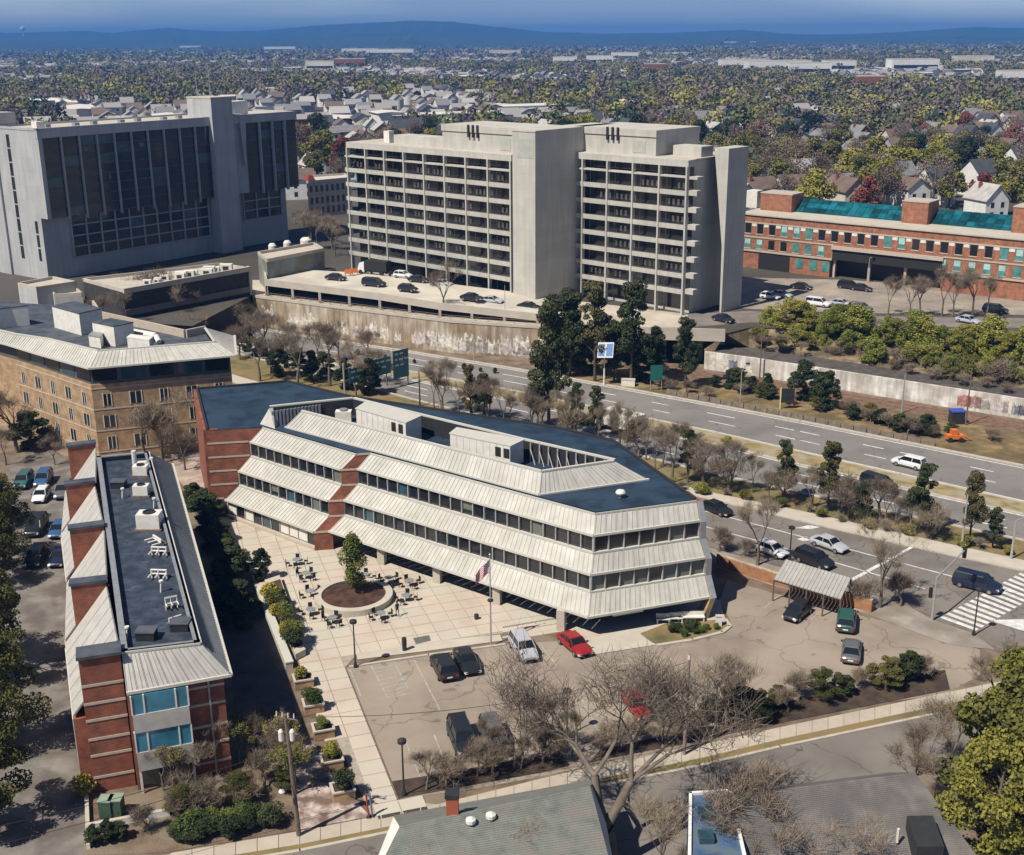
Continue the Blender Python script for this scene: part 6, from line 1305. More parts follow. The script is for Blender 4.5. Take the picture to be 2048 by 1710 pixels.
bpy.data.objects.remove(COL.objects['bed_rim'])
mb = MB(); cc = (a + b + c_ + d_) / 4; mb.face([(cc + (v - cc) * .88).to_tuple()[:2] + (.81,) for v in (a, b, d_, c_)]); mb.build('soil', m_mulch, T)
T = thing('low_wall', 'pale low wall edging the long planter bed above the alley', 'wall', tuple(G(545, 1260)))
poly_wall('wall_face', PX([(512, 1185), (532, 1240), (560, 1310), (572, 1340)]), 0, .7, .7, m_conc, T); poly_wall('coping', [p + Vector((0, -.05, 0)) for p in PX([(512, 1185), (532, 1240), (560, 1310), (572, 1340)])], .7, .82, .8, m_bandc, T)
# grate, bollards, bins, pots
sheet('floor_grate', [PX([(826, 1276), (858, 1270), (862, 1281), (832, 1288)], .1)], .095, mat('grate_steel', (.12, .13, .12), .6, .2, 4), kind='structure')
for x, y, lab in ((809, 1300, 'black litter bin at the edge of the plaza slope'), (953, 1238, 'small black bollard alone on the plaza')):
    p = G(x, y, .08); h = 1.3 if x == 809 else .5; T = thing('bin', lab, 'bin', tuple(p)); mb = MB(); mb.lathe(p, [(.22, 0), (.25, h * .85), (.2, h)], 10); mb.build('body', m_dark, T); mb = MB(); mb.lathe(p + Vector((0, 0, h)), [(.26, 0), (.15, .1)], 10); mb.build('lid', m_black, T)
for i, (x, y, k) in enumerate(((1326, 1246, 0), (1352, 1244, 0), (1382, 1242, 1))):
    p = G(x, y, .06); T = thing('garden_bench', ('left', 'middle', 'right, widest')[i] + ' white bench by the entrance bed of the office building', 'bench', tuple(p)); w_ = .7 if not k else 1.4
    mb = MB(); mb.box(p.x - w_, p.x + w_, p.y - .25, p.y + .25, .5, .6); mb.build('seat', m_equip, T); mb = MB(); mb.box(p.x - w_, p.x + w_, p.y + .22, p.y + .3, .6, 1.05); mb.build('backrest', m_equip, T)
    for s in (-w_ + .1, w_ - .1): mb = MB(); mb.box(p.x + s - .06, p.x + s + .06, p.y - .2, p.y + .2, .06, .5); mb.build('leg', m_equip, T)
p = G(1437, 1250, .1); T = thing('post_box', 'small white box at the right end of the entrance bed', 'box', tuple(p)); mb = MB(); mb.box(p.x - .3, p.x + .3, p.y - .2, p.y + .2, .1, 1.1); mb.build('body', m_white, T); mb = MB(); mb.box(p.x - .34, p.x + .34, p.y - .24, p.y + .24, 1.1, 1.2); mb.build('lid', m_conc, T)
for i, (x, y) in enumerate(((216, 1630), (236, 1628))):
    p = G(x, y, .03); T = thing('electric_cabinet', ('left', 'right')[i] + ' green electric cabinet in front of the brick pier', 'cabinet', tuple(p)); mb = MB(); mb.box(p.x - .5, p.x + .45, p.y - .5, p.y + .5, .03, 1.5); mb.build('body', mat('cabinet_green', (.05, .09, .06), .7), T); mb = MB(); mb.box(p.x - .55, p.x + .5, p.y - .55, p.y + .55, 1.5, 1.6); mb.build('lid', mat('cabinet_top', (.25, .32, .25), .7), T)
T = thing('garden_wall', 'white low wall in front of the green cabinets', 'wall', tuple(G(230, 1655))); poly_wall('wall_face', PX([(172, 1664), (340, 1632)]), 0, .5, .3, m_white, T); poly_wall('coping', PX([(172, 1664), (340, 1632)]), .5, .56, .34, m_conc, T)
T = thing('garden_wall', 'white low wall running along the alley drive', 'wall', tuple(G(176, 1640))); poly_wall('wall_face', PX([(170, 1600), (174, 1700)]), 0, .4, .25, m_white, T); poly_wall('coping', PX([(170, 1600), (174, 1700)]), .4, .46, .3, m_conc, T)
T = thing('brick_wall', 'low orange brick wall between the yard and the side road', 'wall', tuple(G(1580, 1180))); poly_wall('wall_face', PX([(1432, 1132), (1540, 1168), (1640, 1196), (1742, 1226)]), 0, 1.35, .35, mat('orange_brick', (.34, .17, .085), .9, .25, 1.5), T); poly_wall('coping', [p + Vector((0, .06, 0)) for p in PX([(1432, 1132), (1540, 1168), (1640, 1196), (1742, 1226)])], 1.35, 1.45, .45, m_brickd, T)
# ribbed shelter over the wall
T = thing('ribbed_shelter', 'open shelter with pale ribbed roof behind the orange brick wall', 'shelter', tuple(G(1620, 1190)))
S0, S1, S2, S3 = G(1548, 1158, 2.6), G(1682, 1198, 2.6), G(1702, 1156, 3.2), G(1572, 1119, 3.2)
for i in range(18):
    p = [lerp(S0, S1, i / 18 + .004), lerp(S0, S1, (i + 1) / 18 - .004), lerp(S3, S2, (i + 1) / 18 - .004), lerp(S3, S2, i / 18 + .004)]; mb = MB(); mb.hexa([v - Vector((0, 0, .08)) for v in p] + [p[0] + Vector((0, 0, .05)), p[1], p[2], p[3] + Vector((0, 0, .05))]); mb.build('roof_rib', m_metalroof, T)
for i in range(5):
    for A, B in ((S0, S1), (S3, S2)): p = lerp(A, B, i / 4); mb = MB(); mb.tube((p.x, p.y, 0), (p.x, p.y, p.z - .08), .09, n=6); mb.build('post', m_wood, T)
mb = MB()
for A, B in ((S0, S1),): mb.tube(A - Vector((0, 0, .15)), B - Vector((0, 0, .15)), .1, n=4)
mb.build('gutter', m_dark, T)
# person walking on the plaza
def person(x, y, lab, top, leg):
    p = G(x, y, .08); T = bpy.data.objects.new('person', None); COL.objects.link(T); T.location = p; T.rotation_euler = (0, 0, .4); tag(T, lab, 'person'); T['_w'] = (0, 0, 0)
    V = [(0, 0, .95), (0, 0, 1.15), (0, 0, 1.38), (0, 0, 1.48), (0, .01, 1.6), (0, .0, 1.72), (-.09, 0, .9), (-.1, .12, .5), (-.1, -.02, .08), (-.1, .13, .03), (.09, 0, .9), (.1, -.14, .5), (.1, -.3, .12), (.1, -.18, .05), (-.19, 0, 1.4), (-.24, -.08, 1.12), (-.22, .04, .88), (.19, 0, 1.4), (.24, .1, 1.12), (.22, .22, .9)]
    E_ = [(0, 1), (1, 2), (2, 3), (3, 4), (4, 5), (0, 6), (6, 7), (7, 8), (8, 9), (0, 10), (10, 11), (11, 12), (12, 13), (2, 14), (14, 15), (15, 16), (2, 17), (17, 18), (18, 19)]
    Rr = [.15, .13, .15, .055, .10, .085, .095, .06, .042, .04, .095, .06, .042, .04, .06, .045, .035, .06, .045, .035]
    me = bpy.data.meshes.new('body'); me.from_pydata(V, E_, []); o = bpy.data.objects.new('body', me); COL.objects.link(o); o.parent = T; md = o.modifiers.new('skin', 'SKIN'); md.use_smooth_shade = True
    for i, sv_ in enumerate(me.skin_vertices[0].data): sv_.radius = (Rr[i], Rr[i] * .8)
    me.skin_vertices[0].data[0].use_root = True; s = o.modifiers.new('sub', 'SUBSURF'); s.levels = 1; s.render_levels = 2
    me.materials.append(top)
    mb = MB(); mb.lathe((0, .0, 1.62), [(.1, 0), (.115, .08), (.08, .16), (.02, .18)], 12); mb.build('hair', m_dark, T, local=True)
    for sx, xx in ((-1, -.1), (1, .1)): pass
    return T
person(795, 1233, 'person in dark clothes walking right of the planter ring', mat('dark_clothes', (.02, .02, .026), .9), None)
# ================================================================== TREES
def np_mesh(name, V, F, m):
    me = bpy.data.meshes.new(name); V = np.asarray(V, dtype=np.float32); F = np.asarray(F, dtype=np.int32); k = F.shape[1]
    me.vertices.add(len(V)); me.vertices.foreach_set('co', V.ravel()); me.loops.add(F.size); me.loops.foreach_set('vertex_index', F.ravel())
    me.polygons.add(len(F)); me.polygons.foreach_set('loop_start', np.arange(0, F.size, k, dtype=np.int32)); me.materials.append(m); me.update(calc_edges=True); return me
def tubes_np(segs, n=3):
    """segs: (p0, p1, r0, r1) -> quads"""
    P0 = np.array([s[0] for s in segs], float); P1 = np.array([s[1] for s in segs], float); R0 = np.array([s[2] for s in segs]); R1 = np.array([s[3] for s in segs])
    D = P1 - P0; D /= np.linalg.norm(D, axis=1)[:, None] + 1e-9; ref = np.where(np.abs(D[:, 2:3]) < .9, [[0, 0, 1.]], [[1., 0, 0]]); A = np.cross(D, ref); A /= np.linalg.norm(A, axis=1)[:, None]; B = np.cross(D, A)
    V = []
    for P, R in ((P0, R0), (P1, R1)):
        for i in range(n): t = 2 * math.pi * i / n; V.append(P + A * (R * math.cos(t))[:, None] + B * (R * math.sin(t))[:, None])
    V = np.stack(V, 1); N = len(segs); F = []
    for i in range(n): j = (i + 1) % n; F.append(np.stack([np.arange(N) * 2 * n + q for q in (i, j, n + j, n + i)], 1))
    return V.reshape(-1, 3), np.concatenate(F)
def rdir(r, d, spread):
    v = Vector(d).normalized(); a = v.orthogonal().normalized(); b = v.cross(a); t = r.uniform(0, 6.283); s = math.tan(spread) * r.uniform(.6, 1.2)
    return (v + a * (s * math.cos(t)) + b * (s * math.sin(t))).normalized()
def skeleton(seed, H=10, trunk=.3, r0=.2, depth=5, spread=.5, up=.25, kids=(2, 4), ratio=.72, lean=0):
    r = random.Random(seed); big, fine, tips = [], [], []
    def grow(p, d, L_, rad, lev):
        n = 2 if lev < 3 else 1
        for k in range(n):
            d = (d + Vector((r.uniform(-.12, .12), r.uniform(-.12, .12), up * .35))).normalized(); q = p + d * (L_ / n)
            (big if rad > .035 * H / 10 else fine).append((p, q, rad, rad * .82)); p = q; rad *= .82
        if lev >= depth: tips.append(p); return
        for k in range(r.randint(*kids)): grow(p, rdir(r, d, spread), L_ * ratio * r.uniform(.75, 1.15), rad * .68, lev + 1)
        if lev >= 2: tips.append(p)
    grow(Vector((0, 0, 0)), Vector((lean, 0, 1)), H * trunk, r0, 0)
    return big, fine, tips
def twig_np(tips, r, n, L_, w_):
    P = np.array([tuple(t) for t in tips]); rg = np.random.default_rng(r); idx = rg.integers(0, len(P), n); p = P[idx] + rg.normal(0, .12 * L_, (n, 3)); d = rg.normal(0, 1, (n, 3)); d[:, 2] = np.abs(d[:, 2]) * .7 + .75; d /= np.linalg.norm(d, axis=1)[:, None]
    e = p + d * (L_ * rg.uniform(.4, 1.2, n))[:, None]; s = np.cross(d, rg.normal(0, 1, (n, 3))); s /= np.linalg.norm(s, axis=1)[:, None] + 1e-9; s *= w_
    V = np.stack([p - s, p + s, e + s * .3, e - s * .3], 1).reshape(-1, 3); return V, np.arange(n * 4).reshape(-1, 4)
def cards_np(C, R, n, size, seed, flat=.8, shell=.45, jit=.5):
    """n leaf cards spread through the ellipsoid clumps C (centres) with radii R"""
    rg = np.random.default_rng(seed); C = np.asarray(C, float); R = np.asarray(R, float); idx = rg.choice(len(C), n, p=(R ** 2) / (R ** 2).sum()); d = rg.normal(0, 1, (n, 3)); d /= np.linalg.norm(d, axis=1)[:, None]
    rad = R[idx] * (shell + (1.08 - shell) * rg.uniform(0, 1, n) ** .5); p = C[idx] + d * rad[:, None] * [1, 1, flat]
    nrm = d * .6 + rg.normal(0, jit, (n, 3)); nrm /= np.linalg.norm(nrm, axis=1)[:, None]; t = np.cross(nrm, rg.normal(0, 1, (n, 3))); t /= np.linalg.norm(t, axis=1)[:, None] + 1e-9; b = np.cross(nrm, t); s = (size * rg.uniform(.5, 1.3, n))[:, None]
    V = np.stack([p - t * s - b * s * .6, p + t * s - b * s * .6, p + t * s * .7 + b * s * .6, p - t * s * .7 + b * s * .6], 1).reshape(-1, 3); return V, np.arange(n * 4).reshape(-1, 4)
def merge(*vf):
    V, F, k = [], [], 0
    for v, f in vf: V.append(v); F.append(f + k); k += len(v)
    return np.concatenate(V), np.concatenate(F)
PROTO = {}
def make_bare(key, seed, H, leaf=None, mtw=None, bark=None, ntw=2600, **kw):
    big, fine, tips = skeleton(seed, H, **kw)
    vb = tubes_np(big, 5); parts = []
    if fine: parts.append(tubes_np(fine, 3))
    parts.append(twig_np(tips, seed, ntw, H * .1, .008 * H / 10 + .005))
    tr = np_mesh('trunk', *vb, bark or m_bark); cr = np_mesh('crown', *merge(*parts), mtw or m_twig); ms = [('trunk', tr), ('crown', cr)]
    if leaf:
        rg = random.Random(seed); C = [tuple(t) for t in tips]; V, F = cards_np(C, np.full(len(C), H * .06), leaf[1], leaf[2], seed, 1, .1, 1.2); ms.append(('leaves', np_mesh('leaves', V, F, leaf[0])))
    PROTO[key] = ms
def make_clump(key, seed, H, crown0, nC, Rc, wid, n, size, m, trunk_r=.18, shape='round', bark=None, flat=.75, limbs=True):
    """leafy or needled tree: clumps around limbs"""
    r = random.Random(seed); C, Rr = [], []; segs = []
    top = Vector((r.uniform(-.3, .3), r.uniform(-.3, .3), H * .93)); segs.append((Vector((0, 0, 0)), top * .5, trunk_r, trunk_r * .7)); segs.append((top * .5, top, trunk_r * .7, trunk_r * .2))
    for i in range(nC):
        h = crown0 + (1 - crown0) * ((i + r.random()) / nC); rel = (h - crown0) / (1 - crown0)
        if shape == 'round': w_ = wid * math.sqrt(max(.05, 1 - (2 * rel - .9) ** 2))
        elif shape == 'cone': w_ = wid * (1.02 - rel)
        elif shape == 'pine': w_ = wid * (.95 - .6 * rel) * (.55 + .45 * r.random())
        else: w_ = wid * math.sin(math.pi * min(.97, rel * .75 + .22))
        a = r.uniform(0, 6.283); d = w_ * math.sqrt(r.random()) * (1 if shape != 'pine' else 1.0); c = Vector((d * math.cos(a), d * math.sin(a), h * H)); C.append(tuple(c)); Rr.append(Rc * r.uniform(.6, 1.25))
        if limbs: s = top * min(.95, max(.15, h - .12)); segs.append((s, c, trunk_r * .3, trunk_r * .08))
    tr = np_mesh('trunk', *tubes_np(segs, 5), bark or m_bark); V, F = cards_np(C, Rr, n, size, seed, flat); cr = np_mesh('crown', V, F, m); PROTO[key] = [('trunk', tr), ('crown', cr)]
make_bare('bare0', 11, 9, ntw=2200, depth=5, spread=.52); make_bare('bare1', 12, 9, ntw=2200, depth=5, spread=.42, up=.5); make_bare('bare2', 14, 9, ntw=2000, depth=4, spread=.62, kids=(3, 4))
make_bare('big', 21, 15, ntw=3000, depth=6, spread=.66, trunk=.2, r0=.62, up=.18, ratio=.78, kids=(2, 3), bark=m_barkp, mtw=foliage('pale_twigs', [(.12, .095, .075), (.18, .145, .115), (.24, .195, .15)]))
make_bare('bush0', 31, 4, ntw=1500, depth=4, spread=.75, trunk=.08, r0=.07, kids=(3, 5), ratio=.95); make_bare('bush1', 33, 4, ntw=1500, depth=4, spread=.6, trunk=.1, r0=.07, kids=(3, 5), ratio=.9)
make_bare('bud0', 41, 8, leaf=(m_bud, 2600, .11), ntw=1200, depth=4, kids=(3, 4)); make_bare('bud1', 43, 8, leaf=(m_bud, 3600, .13), ntw=900, depth=4, spread=.6, kids=(3, 4))
make_clump('pine0', 51, 12, .36, 38, .72, 3.1, 8000, .13, m_pine, .22, 'pine', mat('pine_bark', (.075, .06, .05), .9)); make_clump('pine1', 53, 12, .3, 44, .8, 3.2, 10500, .13, m_pine, .22, 'pine', MATS['pine_bark']); make_clump('pine2', 57, 10, .28, 30, .62, 2.5, 6000, .12, m_pine, .18, 'pine', MATS['pine_bark'])
make_clump('green0', 61, 7, .3, 26, .95, 2.0, 9000, .10, m_green, .16); make_clump('yellowgreen0', 63, 8, .22, 46, .72, 3.0, 15000, .095, m_bud, .2); make_clump('brush0', 91, 7, .08, 46, .5, 2.0, 9000, .085, foliage('brush_leaves', [(.13, .15, .03), (.21, .24, .045), (.30, .29, .06)]), .08, 'column', flat=1.5); make_clump('brush1', 92, 7, .06, 40, .55, 2.4, 9000, .085, MATS['brush_leaves'], .08, 'round', flat=1.3); make_clump('olive0', 67, 8, .18, 44, .75, 3.0, 14000, .09, m_olive, .2); make_clump('olive1', 68, 8, .15, 30, 1.0, 3.1, 13000, .09, m_olive, .2); make_clump('yellowgreen1', 65, 8, .2, 46, .7, 3.1, 15000, .09, m_bud, .2)
make_clump('column', 71, 6, .16, 26, .55, 1.05, 6500, .085, m_green, .12, 'column', flat=1.3); make_clump('ever0', 73, 6, .08, 36, .6, 1.9, 8000, .11, m_dkgreen, .14, 'cone'); make_clump('ever1', 75, 6, .08, 40, .58, 1.75, 8000, .11, m_dkgreen, .14, 'round')
make_clump('shrub0', 81, 1.6, .3, 9, .48, .6, 2600, .06, m_green, .05, flat=.8); make_clump('shrub1', 83, 1.6, .3, 9, .48, .6, 2600, .06, m_dkgreen, .05, flat=.8); make_clump('shrub2', 85, 1.6, .3, 9, .46, .6, 2600, .06, m_bud, .05, flat=.8); make_clump('shrub3', 87, 1.6, .3, 8, .45, .6, 1300, .085, m_yellow, .05, flat=.8)
BASEH = {'bare0': 9, 'bare1': 9, 'bare2': 9, 'big': 15, 'bush0': 4, 'bush1': 4, 'bud0': 8, 'bud1': 8, 'pine0': 12, 'pine1': 12, 'pine2': 10, 'green0': 7, 'yellowgreen0': 8, 'yellowgreen1': 8, 'brush0': 7, 'brush1': 7, 'olive0': 8, 'olive1': 8, 'column': 6, 'ever0': 6, 'ever1': 6, 'shrub0': 1.6, 'shrub1': 1.6, 'shrub2': 1.6, 'shrub3': 1.6}
for k, ms in PROTO.items():            # true height, so that a wanted height comes out right
    BASEH[k] = max(max(v.co.z for v in me.vertices) for _, me in ms)
def tree(key, loc, h, lab, name=None, cat='tree', group=None, wid=1.0, rot=None):
    s = h / BASEH[key]; T = bpy.data.objects.new(name or 'tree', None); COL.objects.link(T); T.location = loc; T.rotation_euler = (0, 0, rnd.uniform(0, 6.28) if rot is None else rot); T.scale = (s * wid, s * wid, s)
    for nm, me in PROTO[key]: o = bpy.data.objects.new(nm if cat == 'tree' else {'trunk': 'stem', 'crown': 'foliage', 'leaves': 'leaves'}[nm], me); COL.objects.link(o); o.parent = T
    return tag(T, lab, cat, group)
def tp(key, x, y, ytop, lab, name, cat='tree', z=0.03, group=None, wid=1.0, rot=None):
    p = G(x, y, z); h = 1.0
    while h < 40 and proj(p + Vector((0, 0, h)))[1] > ytop: h += .1
    return tree(key, p, h, lab, name, cat, group, wid, rot)
NT = [
 ('column', 710, 1182, 1062, 'slim green tree growing in the round planter ring', 'columnar_tree', .8, 1.05), ('ever1', 525, 1160, 1095, 'olive green bush tree between the alley and the cafe tables', 'olive_tree', .05, 1.0),
 ('bare0', 887, 627, 515, 'bare tree standing before the parking deck front', 'bare_tree', TZ, 1.0), 
 ('bare0', 520, 762, 640, 'bare grey tree, left one behind the dark office roof', 'bare_tree', .03, 1.25), ('bare2', 595, 775, 655, 'bare grey tree, second behind the dark office roof', 'bare_tree', .03, 1.2), ('bare1', 660, 772, 635, 'bare grey tree left of the green gantry signs', 'bare_tree', .03, 1.25), ('bare0', 712, 792, 690, 'bare tree beneath the left green gantry sign', 'bare_tree', .03, 1.1),
 ('ever1', 560, 752, 690, 'dark round evergreen behind the office roof', 'evergreen_tree', .03, 1.2), ('ever0', 625, 762, 700, 'dark evergreen between the bare trees behind the roof', 'evergreen_tree', .03, 1.2), ('ever1', 740, 790, 715, 'evergreen just behind the gantry signs', 'evergreen_tree', .03, 1.1), ('ever1', 690, 780, 722, 'low evergreen left of the gantry signs', 'evergreen_tree', .03, 1.2),
 ('bare1', 885, 830, 705, 'bare tree right of the gantry, behind the plant rooms', 'bare_tree', .03, 1.2), ('bare1', 868, 815, 725, 'thin bare tree close to the dark pole', 'bare_tree', .03, .9), ('pine2', 941, 838, 728, 'thin pine on the verge behind the left plant room', 'pine_tree', .03, .8), ('pine2', 968, 842, 745, 'brown green pine beside the thin one on the verge', 'pine_tree', .03, 1.1), ('bare0', 1008, 850, 765, 'bare tree between the small pines and the tall one', 'bare_tree', .03, 1.1),
 ('pine1', 1098, 858, 588, 'tallest dark pine, rising behind the office roof', 'pine_tree', .03, .85), ('bare2', 1075, 866, 775, 'bare tree at the foot of the tallest pine', 'bare_tree', .03, 1.2), ('pine2', 1152, 870, 765, 'budding pine right of the tallest pine', 'pine_tree', .03, 1.0), ('pine2', 1192, 876, 770, 'budding pine behind the white truck', 'pine_tree', .03, 1.0),
 ('pine1', 1140, 752, 575, 'dark pine left in the group before the grid tower', 'pine_tree', .03, 1.1), ('pine0', 1190, 762, 562, 'highest pine of the group before the grid tower', 'pine_tree', .03, 1.0), ('pine0', 1262, 768, 558, 'thin crowned pine in the middle of the group', 'pine_tree', .03, 1.0), ('pine1', 1228, 765, 640, 'low dense pine inside the group', 'pine_tree', .03, 1.2), ('pine1', 1310, 770, 650, 'low pine behind the green sign', 'pine_tree', .03, 1.1), ('pine1', 1370, 775, 632, 'round topped pine at the right end of the group', 'pine_tree', .03, 1.0), ('ever1', 1165, 745, 650, 'dark evergreen filling the foot of the pine group', 'evergreen_tree', .03, 1.3), ('ever1', 1275, 760, 690, 'dark evergreen beside the solar mast', 'evergreen_tree', .03, 1.4),
 ('ever1', 1120, 742, 655, 'dark evergreen at the end of the highway wall', 'evergreen_tree', .03, 1.2), 
 ('bare1', 1345, 965, 835, 'bare tree on the verge right of the white truck', 'bare_tree', .03, 1.2), ('bare0', 1310, 940, 850, 'bare tree just left of the next on the verge by the truck', 'bare_tree', .03, .9), ('bare0', 1292, 920, 830, 'small bare tree nearest the truck', 'bare_tree', .03, 1.0), ('pine2', 1375, 965, 860, 'small reddish pine between bare trees by the roof corner', 'pine_tree', .03, 1.1), ('bare2', 1408, 970, 865, 'twiggy bare tree behind the roof corner', 'bare_tree', .03, 1.2), ('bare1', 1462, 985, 870, 'bare tree on the verge above the black sedan', 'bare_tree', .03, 1.2),
 ('pine0', 1568, 1002, 880, 'left pine of the verge row with a bare lower trunk', 'pine_tree', .03, .95), ('bare1', 1625, 1012, 925, 'thin bare tree between the two left verge pines', 'bare_tree', .03, 1.0), ('pine0', 1655, 1022, 880, 'second pine of the verge row', 'pine_tree', .03, .95), ('pine2', 1722, 1045, 965, 'low bushy pine before the dark car', 'pine_tree', .03, 1.5), ('bare2', 1760, 1042, 945, 'bare tree before the dark car on the carriageway', 'bare_tree', .03, 1.3), ('bare0', 1790, 1050, 985, 'small bare tree right of the dark car', 'bare_tree', .03, 1.1), ('pine0', 1838, 1066, 925, 'large spreading pine left of the pale mast', 'pine_tree', .03, 1.05), ('pine0', 1938, 1090, 945, 'pine just behind the pale mast', 'pine_tree', .03, .9), ('pine2', 1985, 1096, 1015, 'leaning small pine at the right end of the verge', 'pine_tree', .03, 1.3),
 ('bare1', 1515, 1130, 985, 'bare tree on the sidewalk by the white car', 'bare_tree', .03, 1.2), ('bare0', 1760, 1215, 1030, 'bare tree right of the ribbed shelter', 'bare_tree', .03, .95), ('bush1', 1730, 1215, 1150, 'bare shrub at the end of the brick wall', 'bare_shrub', .03, 1.1), ('bush0', 1800, 1212, 1140, 'bare shrub left of the signal post', 'bare_shrub', .03, 1.2), ('bush0', 1440, 1098, 1045, 'bare shrub between office end and the side road', 'bare_shrub', .03, 1.3), ('bush1', 1490, 1112, 1075, 'bare shrub left of the sidewalk tree', 'bare_shrub', .03, 1.2),
 ('bare2', 1453, 1450, 1285, 'round pinkish bare tree in the yard', 'bare_tree', .05, 1.0), ('big', 1216, 1740, 1335, 'big pale bare tree spreading in the foreground', 'bare_tree', .03, 1.3),
 ('ever1', 1475, 1432, 1358, 'dark hedge bush at the foot of the pinkish tree', 'evergreen_shrub', .05, 1.4), ('ever1', 1520, 1440, 1385, 'dark hedge bush right of the pinkish tree', 'evergreen_shrub', .05, 1.5), ('bush0', 1575, 1425, 1370, 'twiggy bush at the right end of the hedge', 'bare_shrub', .05, 1.3),
 ('bare2', 240, 890, 768, 'bare tree before the lit face of the tan building', 'bare_tree', .03, 1.1), ('bud0', 205, 900, 795, 'yellow green budding tree at the corner of the tan building', 'budding_tree', .03, 1.1), ('bare0', 325, 925, 775, 'bare tree before the shaded face of the tan building', 'bare_tree', .03, 1.35), ('bud1', 262, 905, 860, 'yellow budding bush behind the first brick fin', 'budding_tree', .03, 1.2), ('bare2', 290, 920, 800, 'brownish bare tree above the dark flat roof end', 'bare_tree', .03, 1.2), ('bare0', 370, 940, 840, 'bare tree left of the office brick corner', 'bare_tree', .03, 1.2),
 ('bare2', 35, 905, 775, 'pale blossoming bare tree at the left edge', 'bare_tree', .03, 1.3), ('ever1', 62, 900, 820, 'dark round tree at the left of the tan building', 'evergreen_tree', .03, 1.5), ('bare0', 110, 930, 870, 'small bare tree above the alley cars', 'bare_tree', .03, 1.3), ('bare1', 12, 930, 850, 'bare tree at the far left above the alley', 'bare_tree', .03, 1.3),
 ('bare2', 200, 665, 590, 'bare tree behind the tan building roof, left one', 'bare_tree', TZ, 1.3), ('bare0', 300, 668, 582, 'brown bare tree before the podium', 'bare_tree', .03, 1.5), ('bare1', 350, 675, 590, 'bare tree before the dark podium wall', 'bare_tree', .03, 1.5), ('bare0', 250, 640, 575, 'pale bare tree at the left end of the podium', 'bare_tree', TZ, 1.4), ('bare2', 480, 720, 650, 'bare tree at the foot of the highway wall', 'bare_tree', .03, 1.4), ('bare0', 395, 700, 618, 'bare tree right of the podium wall', 'bare_tree', .03, 1.3),
 ('yellowgreen0', 2030, 1690, 1330, 'big yellow green tree at the lower right edge', 'budding_tree', .03, 1.0), ('yellowgreen1', 1975, 1760, 1470, 'yellow green tree nearest the lower right corner', 'budding_tree', .03, 1.0), ('yellowgreen0', 2070, 1560, 1290, 'yellow green tree behind the big one at the right edge', 'budding_tree', .03, 1.1), ('bare2', 1890, 1560, 1400, 'bare reddish tree below the crossing', 'bare_tree', .03, 1.2), ('bare0', 1985, 1420, 1285, 'bare brownish tree beside the leaning pole', 'bare_tree', .03, 1.4), ('bare1', 1820, 1640, 1440, 'bare tree at the corner of the dark dormer', 'bare_tree', .03, 1.3),
 ('olive1', 10, 1130, 950, 'yellow green tree at the left edge beside the alley, upper one', 'budding_tree', .03, .9), ('olive0', -15, 1360, 1120, 'yellow green tree at the left edge, middle one', 'budding_tree', .03, .9), ('olive1', 0, 1500, 1260, 'olive tree at the left edge, lower one', 'budding_tree', .03, .9), ('olive0', -25, 1660, 1420, 'olive tree at the lower left corner', 'budding_tree', .03, 1.0),
 ('bare0', 100, 1420, 1200, 'bare tree casting a shadow net over the alley', 'bare_tree', .03, .01),
]
for key, x, y, yt, lab, nm, z, wd in NT:
    if wd < .05: continue
    tp(key, x, y, yt, lab, nm, 'shrub' if 'shrub' in nm else 'tree', z, None, wd)
# bushes beside the brick building, hedges, planting beds
SH = []
def hedge(key, pts, h, n, lab, nm, group, jit=.3, z=.03, wid=1.2, cat='shrub'):
    P = PX(pts, z); Ls = [(P[i + 1] - P[i]).length for i in range(len(P) - 1)]; tot = sum(Ls)
    for k in range(n):
        s = tot * (k + .5) / n; i = 0
        while i < len(Ls) - 1 and s > Ls[i]: s -= Ls[i]; i += 1
        p = P[i].lerp(P[i + 1], s / Ls[i]) + Vector((rnd.uniform(-jit, jit), rnd.uniform(-jit, jit), 0))
        kk = key if isinstance(key, str) else key[k % len(key)]
        ordn = ('first', 'second', 'third', 'fourth', 'fifth', 'sixth', 'seventh', 'eighth', 'ninth', 'tenth', 'eleventh', 'twelfth', 'thirteenth', 'fourteenth', 'fifteenth', 'sixteenth', 'seventeenth', 'eighteenth', 'nineteenth', 'twentieth')[min(k, 19)]
        tree(kk, p, h * rnd.uniform(.8, 1.2), (lab % ordn) if '%' in lab else lab, nm, cat, group, wid * rnd.uniform(.9, 1.2))
hedge(('ever1', 'ever0'), [(398, 1000), (420, 1060), (445, 1130), (462, 1190), (485, 1260)], 3.9, 12, 'dark shaded shrub along the brick building, %s from the back', 'evergreen_shrub', 'shrubs in the shade of the brick building', .7, wid=1.5)
hedge(('bush0', 'olive1', 'bush1'), [(290, 1660), (360, 1640), (430, 1610), (520, 1590), (590, 1560)], 3.0, 8, 'bare brown bush before the brick building, %s from the left', 'bare_shrub', 'bare bushes before the brick building', .8, wid=1.2)
hedge(('bare1', 'bud0', 'bare2'), [(300, 1600), (400, 1560), (480, 1530), (540, 1500), (600, 1600)], 4.8, 11, 'tall tangled bush by the brick building corner, %s from the left', 'bare_shrub', 'tall bushes at the brick building corner', .8, wid=1.1)
hedge('shrub1', [(340, 1690), (400, 1678), (480, 1664), (560, 1645)], 1.5, 9, 'low dark green shrub along the sidewalk, %s from the left', 'green_shrub', 'low shrubs along the sidewalk', .3, wid=1.25)
hedge('shrub0', [(350, 1672), (430, 1655), (520, 1636)], 1.7, 7, 'bright green shrub behind the low row, %s from the left', 'green_shrub', 'bright green shrubs', .3, wid=1.2)
